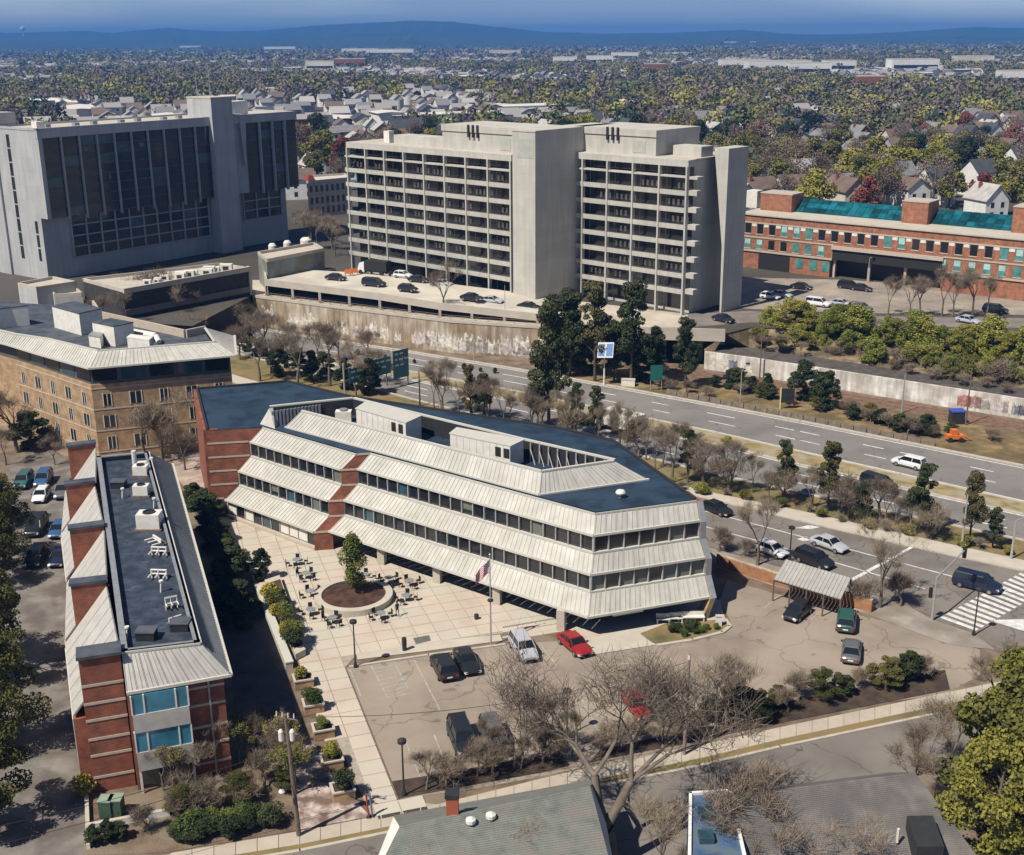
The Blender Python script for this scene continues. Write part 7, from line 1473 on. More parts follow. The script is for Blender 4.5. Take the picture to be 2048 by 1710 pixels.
hedge('ever1', [(178, 1690), (215, 1682), (255, 1675)], 2.0, 3, 'round clipped dark shrub at the drive corner, %s from the drive', 'evergreen_shrub', 'clipped shrubs at the drive corner', .1, wid=1.3)
tp('shrub3', 176, 1590, 1548, 'bright yellow bush at the foot of the brick pier', 'yellow_bush', 'shrub', wid=1.3)
hedge('shrub1', [(1395, 1262), (1370, 1262), (1335, 1266)], 1.3, 6, 'small dark shrub in the entrance bed, %s from the right', 'green_shrub', 'shrubs in the entrance bed', .4, wid=1.1)
hedge('shrub0', [(1360, 1272), (1440, 1254)], .9, 5, 'low shrub in the entrance bed front row, %s from the left', 'green_shrub', 'low shrubs in the entrance bed', .3)
hedge(('bare2', 'bush1', 'bare0'), [(835, 1585), (880, 1570), (940, 1558), (1010, 1545), (1090, 1525), (1130, 1515)], 3.2, 9, 'bare shrub in the mulch strip of the car park, %s from the left', 'bare_shrub', 'bare shrubs in the mulch strip', .5, z=.05, wid=1.25)
hedge(('bare1', 'bare0', 'bare2'), [(960, 1545), (1000, 1535), (1060, 1525), (1110, 1510), (1165, 1500)], 5.6, 4, 'tall bare tree at the lower edge of the car park, %s from the left', 'bare_tree', 'bare trees at the lower edge of the lot', .6, z=.05, wid=1.0, cat='tree')
hedge(('bush0', 'bush1'), [(1190, 1520), (1260, 1495), (1330, 1480), (1400, 1470)], 3.2, 6, 'bare shrub right of the walkway gap in the lot edge, %s from the left', 'bare_shrub', 'bare shrubs at the right lot edge', .5, z=.05, wid=1.3)
hedge(('ever1', 'bush0', 'olive0'), [(1410, 1450), (1480, 1435), (1560, 1415), (1650, 1395), (1780, 1372), (1880, 1352)], 2.6, 11, 'hedge bush between yard and street, %s from the left', 'hedge_bush', 'hedge bushes between yard and street', .5, z=.05, wid=1.4)
for i, p in enumerate(PT): tree(('shrub3', 'shrub0', 'shrub0', 'shrub2', 'shrub1')[i], p, (1.3, 1.6, 1.1, 1.4, 1.8)[i], ('yellow flowering plant in the planter nearest the long bed', 'green plant with pale flowers in the second planter', 'low dull green plant in the middle planter', 'yellow green plant in the fourth planter', 'tall dark bush in the planter nearest the street')[i], 'planter_plant', 'plant', None, 1.25)
hedge(('shrub3', 'shrub0', 'shrub2', 'shrub1'), [(548, 1190), (560, 1225), (576, 1262), (590, 1300)], 1.7, 12, 'flowering shrub in the long planter bed, %s from the back', 'planter_shrub', 'shrubs in the long planter bed', .45, z=.75, wid=1.25)
# bushes on the railway bank and the highway verge
hedge(('brush0', 'brush1', 'yellowgreen1', 'brush0'), [(1530, 672), (1640, 690), (1740, 702), (1850, 716), (1950, 728), (2070, 745)], 7.4, 20, 'spring green bush on the railway bank, %s in the upper row', 'bank_bush', 'green bushes on the railway bank', 1.5, z=3.6, wid=1.5)
hedge(('brush1', 'bud1', 'brush0', 'bush0'), [(1590, 700), (1700, 718), (1820, 742), (1930, 760), (2080, 782)], 4.6, 18, 'olive bush on the railway bank, %s in the lower row', 'bank_bush', 'olive bushes low on the railway bank', 1.2, z=3.0, wid=1.6)
hedge(('ever1', 'ever0', 'pine2'), [(1450, 770), (1475, 780), (1545, 788)], 3.6, 5, 'dark bush beside the railway, %s from the left', 'evergreen_shrub', 'dark bushes beside the railway', .8, wid=1.4)
hedge('ever1', [(1600, 800), (1640, 812), (1668, 822)], 6.2, 3, 'large dark round bush by the railway, %s of three', 'evergreen_shrub', 'large dark bushes by the railway', .8, wid=1.2)
hedge(('ever1', 'bush0'), [(1700, 838), (1760, 850), (1820, 868), (1880, 872)], 3.0, 8, 'low dark bush on the verge before the railway wall, %s from the left', 'evergreen_shrub', 'low bushes before the railway wall', 1, wid=1.5)
hedge(('bush0', 'bush1'), [(1300, 768), (1420, 800)], 2.2, 4, 'dry bush beside the green sign, %s from the left', 'bare_shrub', 'dry bushes by the green sign', .8, wid=1.5)
hedge(('bush0', 'shrub2'), [(1280, 960), (1400, 985), (1560, 1012), (1700, 1046), (1850, 1078), (2040, 1112)], 1.4, 18, 'low dry shrub along the verge fence, %s from the left', 'bare_shrub', 'low dry shrubs along the verge', .6, wid=1.5)
hedge(('shrub2', 'bush1'), [(1100, 828), (1250, 855), (1420, 885), (1470, 893)], 1.6, 9, 'yellowish shrub on the median, %s from the left', 'median_shrub', 'shrubs on the median', .5, z=.1, wid=1.4)
hedge(('bare1', 'bare0', 'bare2'), [(1770, 628), (1820, 632), (1880, 634), (1930, 636), (2000, 640)], 9.5, 7, 'bare street tree before the brick office, %s from the left', 'bare_tree', 'bare street trees before the brick office', 1, z=TZ, wid=1.0, cat='tree')
hedge(('bare2', 'bare0'), [(610, 500), (640, 480), (670, 505), (690, 515)], 10, 6, 'bare tree between the two towers, %s from the left', 'bare_tree', 'bare trees between the two towers', 2, z=TZ, wid=1.1, cat='tree')
hedge(('bare2', 'bare0'), [(200, 640), (290, 660), (370, 675)], 12, 6, 'tall pale bare tree between the tan building and the podium, %s from the left', 'bare_tree', 'bare trees before the podium', 1.5, z=1.0, wid=1.2, cat='tree')
hedge(('bare0', 'bare1', 'bare2'), [(470, 690), (560, 705), (650, 725), (730, 752), (800, 775)], 8.5, 10, 'grey bare tree in the thicket left of the gantry, %s from the left', 'bare_tree', 'grey bare trees left of the gantry', 2.2, wid=1.2, cat='tree')
hedge(('bare1', 'bare0', 'bush0', 'bare2'), [(860, 822), (1000, 846), (1100, 868), (1220, 895), (1320, 935)], 7.0, 16, 'bare tree on the verge behind the office, %s from the left', 'bare_tree', 'bare trees on the verge behind the office', 1.6, wid=1.0, cat='tree')
hedge(('bare1', 'bare2', 'bush1'), [(1340, 962), (1480, 988), (1600, 1015), (1740, 1045), (1880, 1078)], 5.5, 12, 'thin bare tree in the verge row, %s from the left', 'bare_tree', 'thin bare trees in the verge row', 1.3, wid=1.0, cat='tree')
hedge(('olive1', 'olive0', 'bud0'), [(-25, 1010), (-30, 1200), (-40, 1420), (-60, 1640)], 7.5, 4, 'olive green tree along the left edge, %s from the back', 'budding_tree', 'olive trees along the left edge', .8, wid=1.1, cat='tree')
hedge(('ever1', 'ever0'), [(470, 700), (600, 730), (720, 765)], 4.0, 6, 'low evergreen in the thicket left of the gantry, %s from the left', 'evergreen_tree', 'low evergreens left of the gantry', 1.5, wid=1.3, cat='tree')
for i, (x, y, yt, lab) in enumerate(((1530, 1800, 1545, 'bare tree spreading twigs over the brown roof, left one'), (1650, 1810, 1600, 'bare tree spreading twigs over the brown roof, right one'), (1320, 1800, 1590, 'bare tree between the green roofed and blue houses'), (1110, 1800, 1620, 'bare tree in front of the green roof at the bottom edge'), (1420, 1830, 1640, 'small bare tree before the blue house'))):
    tp(('bare2', 'bare0', 'bare1', 'bare0', 'bare2')[i], x, y, yt, lab, 'bare_tree', wid=1.25)
hedge(('bush0', 'bush1', 'shrub2'), [(1470, 672), (1540, 690), (1600, 705)], 2.4, 8, 'dry shrub on the bank beside the portal, %s from the left', 'bare_shrub', 'dry shrubs beside the portal', 1.5, z=4.6, wid=1.5)
hedge(('bush0', 'bush1'), [(1600, 700), (1720, 722), (1850, 752), (2040, 790)], 2.2, 12, 'dry shrub at the foot of the railway bank, %s from the left', 'bare_shrub', 'dry shrubs at the foot of the bank', 1.0, z=3.5, wid=1.5)
hedge(('ever1', 'bush1', 'olive1'), [(1420, 775), (1560, 800), (1700, 830), (1850, 862), (1980, 880)], 2.4, 14, 'scrubby bush between railway and highway, %s from the left', 'evergreen_shrub', 'scrubby bushes between railway and highway', 1.6, wid=1.5)
hedge('ever1', [(700, 708), (840, 728), (1010, 748)], 1.0, 10, 'tiny shrub at the foot of the highway wall, %s from the left', 'green_shrub', 'tiny shrubs at the wall foot', .3, wid=1.5)
# ================================================================== FAR TOWN
def gable_house(seed, W, D, H, rh, wallm, roofm, storeys=2):
    """meshes of a gabled house with its own parts, centred on the ground"""
    mb = MB(); mb.box(-W / 2, W / 2, -D / 2, D / 2, 0, H); mb.v += [(-W / 2, -D / 2, H), (-W / 2, D / 2, H), (-W / 2, 0, H + rh), (W / 2, -D / 2, H), (W / 2, D / 2, H), (W / 2, 0, H + rh)]
    k = len(mb.v) - 6; mb.f += [(k, k + 2, k + 1), (k + 3, k + 4, k + 5)]; mb.mi += [0, 0]
    out = [('walls', mb, wallm)]
    mb = MB(); e = .45; sl = rh / (D / 2)
    for s in (-1, 1):
        a = [(-W / 2 - e, s * (D / 2 + e), H - e * sl), (W / 2 + e, s * (D / 2 + e), H - e * sl), (W / 2 + e, 0, H + rh), (-W / 2 - e, 0, H + rh)]
        mb.hexa([(x, y, z + .02) for x, y, z in a] + [(x, y, z + .22) for x, y, z in a])
    out.append(('roof', mb, roofm))
    return out
HC = [('white', (.72, .72, .68)), ('cream', (.60, .56, .46)), ('grey', (.36, .37, .38)), ('tan', (.36, .28, .19)), ('pale_blue', (.34, .42, .48)), ('brick_red', (.24, .09, .06))]
RC = [('grey', (.20, .20, .205)), ('dark', (.06, .065, .075)), ('brown', (.15, .11, .09)), ('pale', (.40, .39, .37))]
hm = {n: mat('siding_' + n, c, .85, .12, .6) for n, c in HC}; rm = {n: mat('shingle_' + n, c, .9, .2, .5) for n, c in RC}
HP = {}
r_ = random.Random(4)
for i, (hn, _) in enumerate(HC):
    for j, (rn, _) in enumerate(RC):
        W, D, H, rh = r_.uniform(9, 14), r_.uniform(7.5, 10), r_.uniform(5.6, 8), r_.uniform(2.4, 4.2); ms = []
        for nm, mb, m_ in gable_house(i * 7 + j, W, D, H, rh, hm[hn], rm[rn]):
            me = bpy.data.meshes.new(nm); me.from_pydata(mb.v, [], mb.f); me.materials.append(m_); me.update(); ms.append((nm, me, (0, 0, 0), None))
        wme = bpy.data.meshes.new('window'); mb = MB(); mb.box(-.55, .55, -.06, .06, 0, 1.5); wme.from_pydata(mb.v, [], mb.f); wme.materials.append(m_glass)
        for z in (1.1, 3.9):
            for x in (-.33, 0, .33): ms.append(('window', wme, (x * W, -D / 2, z), 0)); 
            for y in (-.22, .22): ms.append(('window', wme, (-W / 2, y * D, z), math.pi / 2))
        cme = bpy.data.meshes.new('chimney'); mb = MB(); mb.box(-.4, .4, -.4, .4, 0, 2.2); cme.from_pydata(mb.v, [], mb.f); cme.materials.append(m_brick); ms.append(('chimney', cme, (W * .2, D * .15, H + rh * .55), 0))
        if (i + j) % 2:
            mb = MB(); mb.box(-W * .18, W * .18, -D / 2 - 2.6, -D / 2 + .1, 0, 3.1); me = bpy.data.meshes.new('porch'); me.from_pydata(mb.v, [], mb.f); me.materials.append(hm[hn]); ms.append(('porch', me, (0, 0, 0), 0))
        HP[(hn, rn)] = ms
def in_view(x, y, z=0, m_=60):
    px, py = proj((x, y, z)); return -m_ < px < 2048 + m_
def zone(px, d):
    for k, a in ((70, 'at far left edge'), (350, 'beyond dark glass tower'), (600, 'beyond tower service shaft'), (700, 'between the two towers'), (1020, 'beyond grid tower left half'), (1370, 'beyond grid tower right half'), (1600, 'just right of grid tower'), (1850, 'beyond teal glass roofs'), (9999, 'beyond brick office right end')):
        if px < k: break
    return a, ('front rows' if d < 430 else 'middle rows' if d < 560 else 'back rows' if d < 720 else 'farthest rows')
def patch(x, y): return math.sin(x * .011 + 1.3 * math.sin(y * .004)) + math.sin(y * .007 + 1.7 * math.sin(x * .006)) + .6 * math.sin(x * .031 + y * .023)
rh_ = random.Random(99); SPOTS = []; far_h = []
rowang = .35
for gi in range(-80, 81):
    for gj in range(0, 130):
        u_, v_ = gi * 19 + (6 if gj % 2 else 0), gj * 25 + (9 if gj % 2 else 0); x = u_ * math.cos(rowang) - v_ * math.sin(rowang) + rh_.uniform(-4, 4); y = 300 + u_ * math.sin(rowang) + v_ * math.cos(rowang) + rh_.uniform(-4, 4)
        if y < 335 or not in_view(x, y, 10): continue
        px, py = proj((x, y, TZ))
        if y < 400 and px < 1400: continue
        if px > 1450 and y < 350: continue
        if rh_.random() < .40: continue
        (SPOTS if y < 2600 else far_h).append((x, y, px))
SPOTS.sort(key=lambda s: s[1]); near_h = SPOTS[:210]; far_h += SPOTS[210:]
for x, y, px in near_h:
    hn = rh_.choice(['white', 'white', 'cream', 'grey', 'white', 'pale_blue', 'white', 'cream', 'tan', 'brick_red']); rn = rh_.choice([q[0] for q in RC]); ms = HP[(hn, rn)]; a, b = zone(px, y)
    T = bpy.data.objects.new('house', None); COL.objects.link(T); T.location = (x, y, TZ); T.rotation_euler = (0, 0, rowang + rh_.choice((0, math.pi / 2, math.pi, -math.pi / 2)) + rh_.uniform(-.1, .1))
    tag(T, '%s house with %s roof %s, %s' % (hn.replace('_', ' '), rn, a, b), 'house', '%s houses with %s roofs %s %s' % (hn.replace('_', ' '), rn, a, b))
    for nm, me, lo, ro in ms: o = bpy.data.objects.new(nm, me); COL.objects.link(o); o.parent = T; o.location = lo; o.rotation_euler = (0, 0, ro or 0)
# the houses beyond: one mass, real little houses
def pal_mat(name, cols, rough=.9):
    m = bpy.data.materials.new(name); m.use_nodes = True; n = m.node_tree; at_ = n.nodes.new('ShaderNodeAttribute'); at_.attribute_name = 'tint'; n.links.new(at_.outputs['Color'], n.nodes['Principled BSDF'].inputs['Base Color']); n.nodes['Principled BSDF'].inputs['Roughness'].default_value = rough; return m
def stuff_mesh(name, lab, cat, V, F, Ccol, m):
    me = np_mesh(name, V, F, m); at_ = me.attributes.new('tint', 'FLOAT_COLOR', 'POINT'); at_.data.foreach_set('color', np.concatenate([Ccol, np.ones((len(Ccol), 1))], 1).astype(np.float32).ravel())
    o = bpy.data.objects.new(name, me); COL.objects.link(o); o['kind'] = 'stuff'; return tag(o, lab, cat)
rg = np.random.default_rng(5)
m_tint = pal_mat('far_tint', None)
n0 = 4200; yy = 2500 * (9500 / 2500) ** rg.uniform(0, 1, n0); kx = rg.uniform(-.52, .52, n0); FH = np.concatenate([np.array([(a, b) for a, b, _ in far_h]), np.stack([kx * yy, yy], 1)]); N = len(FH)
W = rg.uniform(8, 14, N); D = rg.uniform(7, 11, N); H = rg.uniform(5, 8, N); big = (rg.random(N) < .035) & (FH[:, 1] > 700); W[big] *= rg.uniform(2.5, 6, big.sum()); D[big] *= 2.2; H[big] *= 1.3; RH = np.where(big, .4, rg.uniform(2, 4, N)); A = .35 + rg.integers(0, 4, N) * math.pi / 2
bx = np.array([(-1, -1, 0), (1, -1, 0), (1, 1, 0), (-1, 1, 0), (-1, -1, 1), (1, -1, 1), (1, 1, 1), (-1, 1, 1)]) * .5; 
def place(T_):                         # template in units of W, D, H
    x = T_[:, 0][None] * W[:, None]; y = T_[:, 1][None] * D[:, None]; z = T_[:, 2][None] * H[:, None] + T_[:, 3][None] * RH[:, None]
    X = x * np.cos(A)[:, None] - y * np.sin(A)[:, None] + FH[:, 0][:, None]; Y = x * np.sin(A)[:, None] + y * np.cos(A)[:, None] + FH[:, 1][:, None]; return np.stack([X, Y, z + TZ], 2)
wt = np.array([(-.5, -.5, 0, 0), (.5, -.5, 0, 0), (.5, .5, 0, 0), (-.5, .5, 0, 0), (-.5, -.5, 1, 0), (.5, -.5, 1, 0), (.5, .5, 1, 0), (-.5, .5, 1, 0), (-.5, 0, 1, 1), (.5, 0, 1, 1)])
wf = np.array([(0, 1, 5, 4), (1, 2, 6, 5), (2, 3, 7, 6), (3, 0, 4, 7), (4, 8, 7, 7), (5, 6, 9, 9)])
rt_ = np.array([(-.54, -.56, .97, 0), (.54, -.56, .97, 0), (.54, 0, 1, 1.04), (-.54, 0, 1, 1.04), (-.54, .56, .97, 0), (.54, .56, .97, 0)]); rf = np.array([(0, 1, 2, 3), (3, 2, 5, 4)])
wv = place(wt); rv = place(rt_)
hc = np.array([c for _, c in HC] + [(.68, .66, .62)] * 5); rc = np.array([c for _, c in RC] + [(.3, .29, .28)] * 2); ch_ = hc[rg.integers(0, len(hc), N)]; cr2 = rc[rg.integers(0, len(rc), N)]; cr2[big] = (.62, .6, .57)
# dark windows as small raised panels on the two visible sides
WV, WF, WC = [], [], []
for sx in (-.3, 0, .3):
    for z0 in (.18, .6):
        t = np.array([(sx - .05, -.505, z0, 0), (sx + .05, -.505, z0, 0), (sx + .05, -.505, z0 + .2, 0), (sx - .05, -.505, z0 + .2, 0)]); WV.append(place(t))
WV = np.concatenate(WV, 1)
def idx(F_, nv): return (F_[None] + (np.arange(N) * nv)[:, None, None]).reshape(-1, 4)
f3 = idx(wf[:4], 10); tri = wf[4:]
V = np.concatenate([wv.reshape(-1, 3), rv.reshape(-1, 3), WV.reshape(-1, 3)]); nw = N * 10; nr = N * 6
gab = np.array([(4, 8, 7, 7), (5, 6, 9, 9)])
gv = np.stack([wv[:, 4], wv[:, 8], wv[:, 7], (wv[:, 4] + wv[:, 7]) / 2, wv[:, 5], wv[:, 9], wv[:, 6], (wv[:, 5] + wv[:, 6]) / 2], 1)
V = np.concatenate([V, gv.reshape(-1, 3)]); ng = len(V) - N * 8
F = np.concatenate([f3, idx(rf, 6) + nw, idx(np.arange(24).reshape(6, 4), 24) + nw + nr, idx(np.array([(0, 1, 2, 3), (4, 7, 6, 5)]), 8) + ng])
Cc = np.concatenate([np.repeat(ch_, 10, 0), np.repeat(cr2, 6, 0), np.tile([[.03, .035, .045]], (N * 24, 1)), np.repeat(ch_, 8, 0)])
stuff_mesh('distant_houses', 'countless small houses and sheds of the suburb stretching to the hills', 'houses', V, F, Cc, m_tint)
# trees of the town: the nearest ones are things, the rest one mass
farT = {}
fk = [('bare', foliage('far_bare', [(.13, .095, .08), (.19, .145, .115), (.23, .185, .14)]), 10, 'bare brownish'), ('lime', foliage('far_lime', [(.17, .17, .035), (.24, .235, .045), (.31, .28, .06)]), 9, 'lime green'), ('olive', foliage('far_olive', [(.10, .10, .035), (.15, .145, .045), (.21, .19, .06)]), 9, 'olive'), ('dark', foliage('far_dark', [(.014, .03, .02), (.024, .042, .025), (.04, .055, .03)]), 11, 'dark evergreen'), ('red', foliage('far_red', [(.16, .05, .045), (.22, .07, .055), (.26, .10, .07)]), 9, 'reddish')]
for nm, m_, H_, _ in fk:
    for v in range(3):
        r2 = random.Random(hash(nm) % 1000 + v if False else sum(map(ord, nm)) + v); C, Rr = [], []
        for i in range(16): a = r2.uniform(0, 6.28); h = r2.uniform(.35, .92); d = H_ * .32 * math.sqrt(r2.random()) * math.sin(math.pi * (h * .8 + .12)); C.append((d * math.cos(a), d * math.sin(a), h * H_)); Rr.append(H_ * r2.uniform(.09, .16))
        n = 3200 if nm != 'bare' else 2600; V_, F_ = cards_np(C, Rr, n, .19 if nm != 'bare' else .12, v + 3, .85); seg = [(Vector((0, 0, 0)), Vector((0, 0, H_ * .7)), .25, .1)] + [(Vector((0, 0, H_ * .35)), Vector(c), .1, .04) for c in C[:9]]
        farT[(nm, v)] = [('trunk', np_mesh('trunk', *tubes_np(seg, 4), m_bark)), ('crown', np_mesh('crown', V_, F_, m_))]
r5 = random.Random(17); cand = []
for k in range(7500):
    y = 330 + (1500 - 330) * math.sqrt(r5.random()); x = r5.uniform(-.5, .5) * y
    if not in_view(x, y, 10, 30): continue
    px, py = proj((x, y, TZ))
    if (y < 400 and px < 1380) or (px > 1440 and y < 345): continue
    if any(abs(x - a) < 8 and abs(y - b) < 8 for a, b, _ in near_h): continue
    cand.append((x, y, px))
cand = [c for c in cand if patch(c[0], c[1]) > -.35]
for k in range(400):
    y = r5.uniform(352, 560); x = r5.uniform(.1, .5) * y; px, py = proj((x, y, TZ))
    if 1390 < px < 2090 and not any(abs(x - a) < 8.5 and abs(y - b) < 8.5 for a, b, _ in near_h) and not any(abs(x - a) < 7 and abs(y - b) < 7 for a, b, _ in cand): cand.append((x, y, px))
cand.sort(key=lambda c: c[1]); nearT = cand[:250]; restT = cand[250:]
def kind(): return r5.choices(range(5), (30, 27, 27, 12, 3))[0]
for x, y, px in nearT:
    q = kind(); nm, m_, H_, lab = fk[q]; a, b = zone(px, y); T = bpy.data.objects.new({'bare': 'bare_tree', 'lime': 'lime_green_tree', 'olive': 'olive_tree', 'dark': 'evergreen_tree', 'red': 'red_tree'}[nm], None); COL.objects.link(T)
    s = r5.uniform(1.1, 1.9); T.location = (x, y, TZ); T.scale = (s * r5.uniform(.9, 1.2), s * r5.uniform(.9, 1.2), s); T.rotation_euler = (0, 0, r5.uniform(0, 6.28)); tag(T, '%s tree %s, %s' % (lab, a, b), 'tree', '%s trees %s %s' % (lab, a, b))
    for n2, me in farT[(nm, r5.randint(0, 2))]: o = bpy.data.objects.new(n2, me); COL.objects.link(o); o.parent = T
# the mass: clumps of cards, coarser with distance
def mass(XY, ncard, size, name, lab, seed):
    rg = np.random.default_rng(seed); N = len(XY); Hh = rg.uniform(9, 18, N); Rw = Hh * rg.uniform(.34, .5, N)
    pal = np.array([(.15, .11, .095), (.19, .15, .125), (.22, .21, .045), (.14, .13, .05), (.17, .16, .045), (.030, .052, .032), (.27, .25, .055), (.14, .11, .095), (.10, .12, .04)]); col = pal[rg.integers(0, len(pal), N)] * rg.uniform(.75, 1.25, (N, 1))
    d = rg.normal(0, 1, (N, ncard, 3)); d /= np.linalg.norm(d, axis=2)[:, :, None]; rad = .45 + .6 * rg.uniform(0, 1, (N, ncard)) ** .5
    P = d * rad[:, :, None] * np.stack([Rw, Rw, Hh * .36], 1)[:, None]; P[:, :, 2] += (Hh * .6)[:, None]; P[:, :, 0] += XY[:, 0][:, None]; P[:, :, 1] += XY[:, 1][:, None]; P[:, :, 2] += TZ
    nr = d * .7 + rg.normal(0, .5, d.shape); nr /= np.linalg.norm(nr, axis=2)[:, :, None]; t = np.cross(nr, rg.normal(0, 1, d.shape)); t /= np.linalg.norm(t, axis=2)[:, :, None] + 1e-9; b = np.cross(nr, t); s = (Rw[:, None] * size * rg.uniform(.6, 1.3, (N, ncard)))[:, :, None]
    V = np.stack([P - t * s - b * s * .7, P + t * s - b * s * .7, P + t * s * .8 + b * s * .7, P - t * s * .8 + b * s * .7], 2).reshape(-1, 3); F = np.arange(len(V)).reshape(-1, 4)
    stuff_mesh(name, lab, 'trees', V, F, np.repeat(col, ncard * 4, 0), m_tint)
R3 = np.array([(a, b) for a, b, _ in restT])
mass(R3[R3[:, 1] < 900], 130, .125, 'town_trees', 'leafy and bare trees filling the streets behind the towers', 1); mass(R3[R3[:, 1] >= 900], 80, .15, 'town_trees', 'trees of the streets farther back', 2)
yy = 1450 * (9000 / 1450) ** (np.random.default_rng(8).uniform(0, 1, 24000)); xx = np.random.default_rng(9).uniform(-.5, .5, 24000) * yy; pt_ = np.sin(xx * .011 + 1.3 * np.sin(yy * .004)) + np.sin(yy * .007 + 1.7 * np.sin(xx * .006)) + .6 * np.sin(xx * .031 + yy * .023); kp = pt_ > -.6; xx, yy = xx[kp], yy[kp]; XY = np.stack([xx, yy], 1)
mass(XY[yy < 2600], 52, .17, 'distant_trees', 'hazy trees of the suburb in the middle distance', 3); mass(XY[yy >= 2600] , 14, .42, 'distant_trees', 'bluish far trees merging below the hills', 4)
# larger pale sheds and blocks that catch the eye far off
FB = [(1490, 150, 90, 'white'), (1560, 156, 120, 'white'), (1620, 160, 80, 'white'), (1680, 152, 60, 'white'), (720, 112, 70, 'white'), (780, 115, 90, 'white'), (1010, 118, 60, 'cream'), (1200, 135, 50, 'white'), (1130, 138, 45, 'white'), (700, 143, 60, 'brick_red'), (1310, 160, 40, 'brick_red'), (1830, 150, 90, 'white'), (1950, 140, 70, 'cream'), (2030, 185, 60, 'white'), (560, 105, 60, 'white'), (380, 90, 40, 'white'), (1480, 88, 60, 'white'), (1740, 200, 50, 'brick_red'), (1250, 125, 50, 'white'), (640, 150, 55, 'cream')]
FBL = ('leftmost', 'second', 'third', 'fourth', 'fifth', 'sixth', 'seventh', 'eighth', 'ninth', 'tenth', 'eleventh', 'twelfth', 'thirteenth', 'fourteenth', 'fifteenth', 'sixteenth', 'seventeenth', 'eighteenth', 'nineteenth', 'rightmost')
order = sorted(range(len(FB)), key=lambda i: FB[i][0])
for i, (x, y, wpx, c) in enumerate(FB):
    p = G(x, y, TZ); k = min(p.y, 6500) / p.y; p = Vector((p.x * k, p.y * k, TZ)); wd = wpx / FPX * p.y; T = thing('distant_block', '%s low block far off towards the hills, %s of them from the left' % (c.replace('_', ' '), FBL[order.index(i)]), 'building', tuple(p), 0, 'large pale blocks far off')
    mb = MB(); mb.box(p.x - wd / 2, p.x + wd / 2, p.y, p.y + wd * .5, TZ, TZ + 18 + wd * .03); mb.build('walls', hm[c], T); mb = MB(); mb.box(p.x - wd / 2, p.x + wd / 2, p.y, p.y + wd * .5, TZ + 18.05 + wd * .03, TZ + 19 + wd * .03); mb.build('roof', m_conc, T)
    mb = MB(); mb.box(p.x - wd / 2 + 2, p.x + wd / 2 - 2, p.y - .2, p.y - .05, TZ + 9, TZ + 13); mb.build('window_band', m_glass, T)
T = thing('water_tower', 'white water tower on the skyline at the far left', 'tower', tuple(GY(46, 66, 9000))); p = GY(46, 66, 9000); mb = MB(); mb.tube(p - Vector((0, 0, 20)), p + Vector((0, 0, 15)), 4, n=8); mb.build('shaft', m_white, T); mb = MB(); mb.lathe(p + Vector((0, 0, 15)), [(6, 0), (16, 8), (16, 22), (6, 30)], 12); mb.build('tank', m_white, T)
# long pale school roof beyond the left tower
T, P = flat_block('school_building', 'long building with pale flat roof beyond the left tower', 'building', [(-40, 200), (156, 204), (150, 196), (-40, 192)], TZ, 15, hm['tan'], hm['white'])
# ================================================================== ROOFS AT THE BOTTOM EDGE
m_sh = mat('grey_green_shingle', (.17, .185, .165), .9, .22, 1.2, .5, 9, var2=(.20, .19, .17), sc2=.5); m_sh2 = mat('brown_grey_shingle', (.165, .15, .14), .9, .22, 1.0, .5, 9, var2=(.12, .115, .115), sc2=.4)
def shingle_roof(parent, a, b, c, d, rows, m):
    """slope from eave a-b to ridge d-c laid in overlapping courses"""
    nv = (b - a).cross(d - a).normalized(); nv = nv if nv.z > 0 else -nv
    for i in range(rows):
        k0, k1 = i / rows, (i + 1.1) / rows; p = [lerp(a, d, k0), lerp(b, c, k0), lerp(b, c, min(1, k1)), lerp(a, d, min(1, k1))]
        mb = MB(); mb.hexa([v - nv * .06 for v in p] + [p[0] + nv * .025, p[1] + nv * .025, p[2], p[3]]); mb.build('shingle_course', m, parent)
T = thing('green_roofed_house', 'house with grey green shingle roof and red chimney at the bottom edge', 'house', tuple(G(1000, 1760)))
r1, r2 = G(800, 1652, 7.2), G(1180, 1572, 7.2); c1, c2 = G(700, 1850, 4.4), G(1240, 1800, 4.4); c3, c4 = r1 + Vector((-1, 5, -2.8)), r2 + Vector((1, 5, -2.8))
r1b, r2b = r1, r2
shingle_roof(T, c1, c2, r2, r1, 44, m_sh); shingle_roof(T, c4, c3, r1, r2, 8, m_sh)
mb = MB();  mb.prism([(c1.x + .5, c1.y + .5), (c2.x - .5, c2.y + .5), (c4.x - .5, c4.y - .5), (c3.x + .5, c3.y - .5)], 0, 4.0); mb.build('walls', hm['grey'], T)
mb = MB()
for r, e0_, e1_ in ((r1, c1, c3), (r2, c2, c4)): mb.face([(r.x, r.y, r.z - .15), (e0_.x, e0_.y, e0_.z - .1), (e1_.x, e1_.y, e1_.z - .1)])
mb.build('gable', hm['white'], T)
p = G(905, 1612, 7.6); mb = MB(); mb.box(p.x - .42, p.x + .42, p.y - .42, p.y + .42, 5.2, 8.5); ch = mb.build('chimney', mat('orange_red_brick', (.36, .10, .05), .9), T); mb = MB(); mb.box(p.x - .5, p.x + .5, p.y - .5, p.y + .5, 8.5, 8.75); mb.build('cap', m_dark, ch)
for x, y in ((942, 1658), (982, 1648)): p = G(x, y, 6.4); mb = MB(); mb.lathe((p.x, p.y, 5.2), [(.16, 0), (.16, 1.7), (.36, 1.75), (.36, 2.0), (.1, 2.15)], 10); mb.build('roof_vent', m_equip, T)
p = G(985, 1672, 6.2); mb = MB(); mb.box(p.x - .2, p.x + .2, p.y - .2, p.y + .2, 5.2, 6.3); mb.build('vent_box', m_equip, T)
T = thing('brown_roofed_house', 'house with large grey brown shingle roof at the lower right', 'house', tuple(G(1650, 1700)))
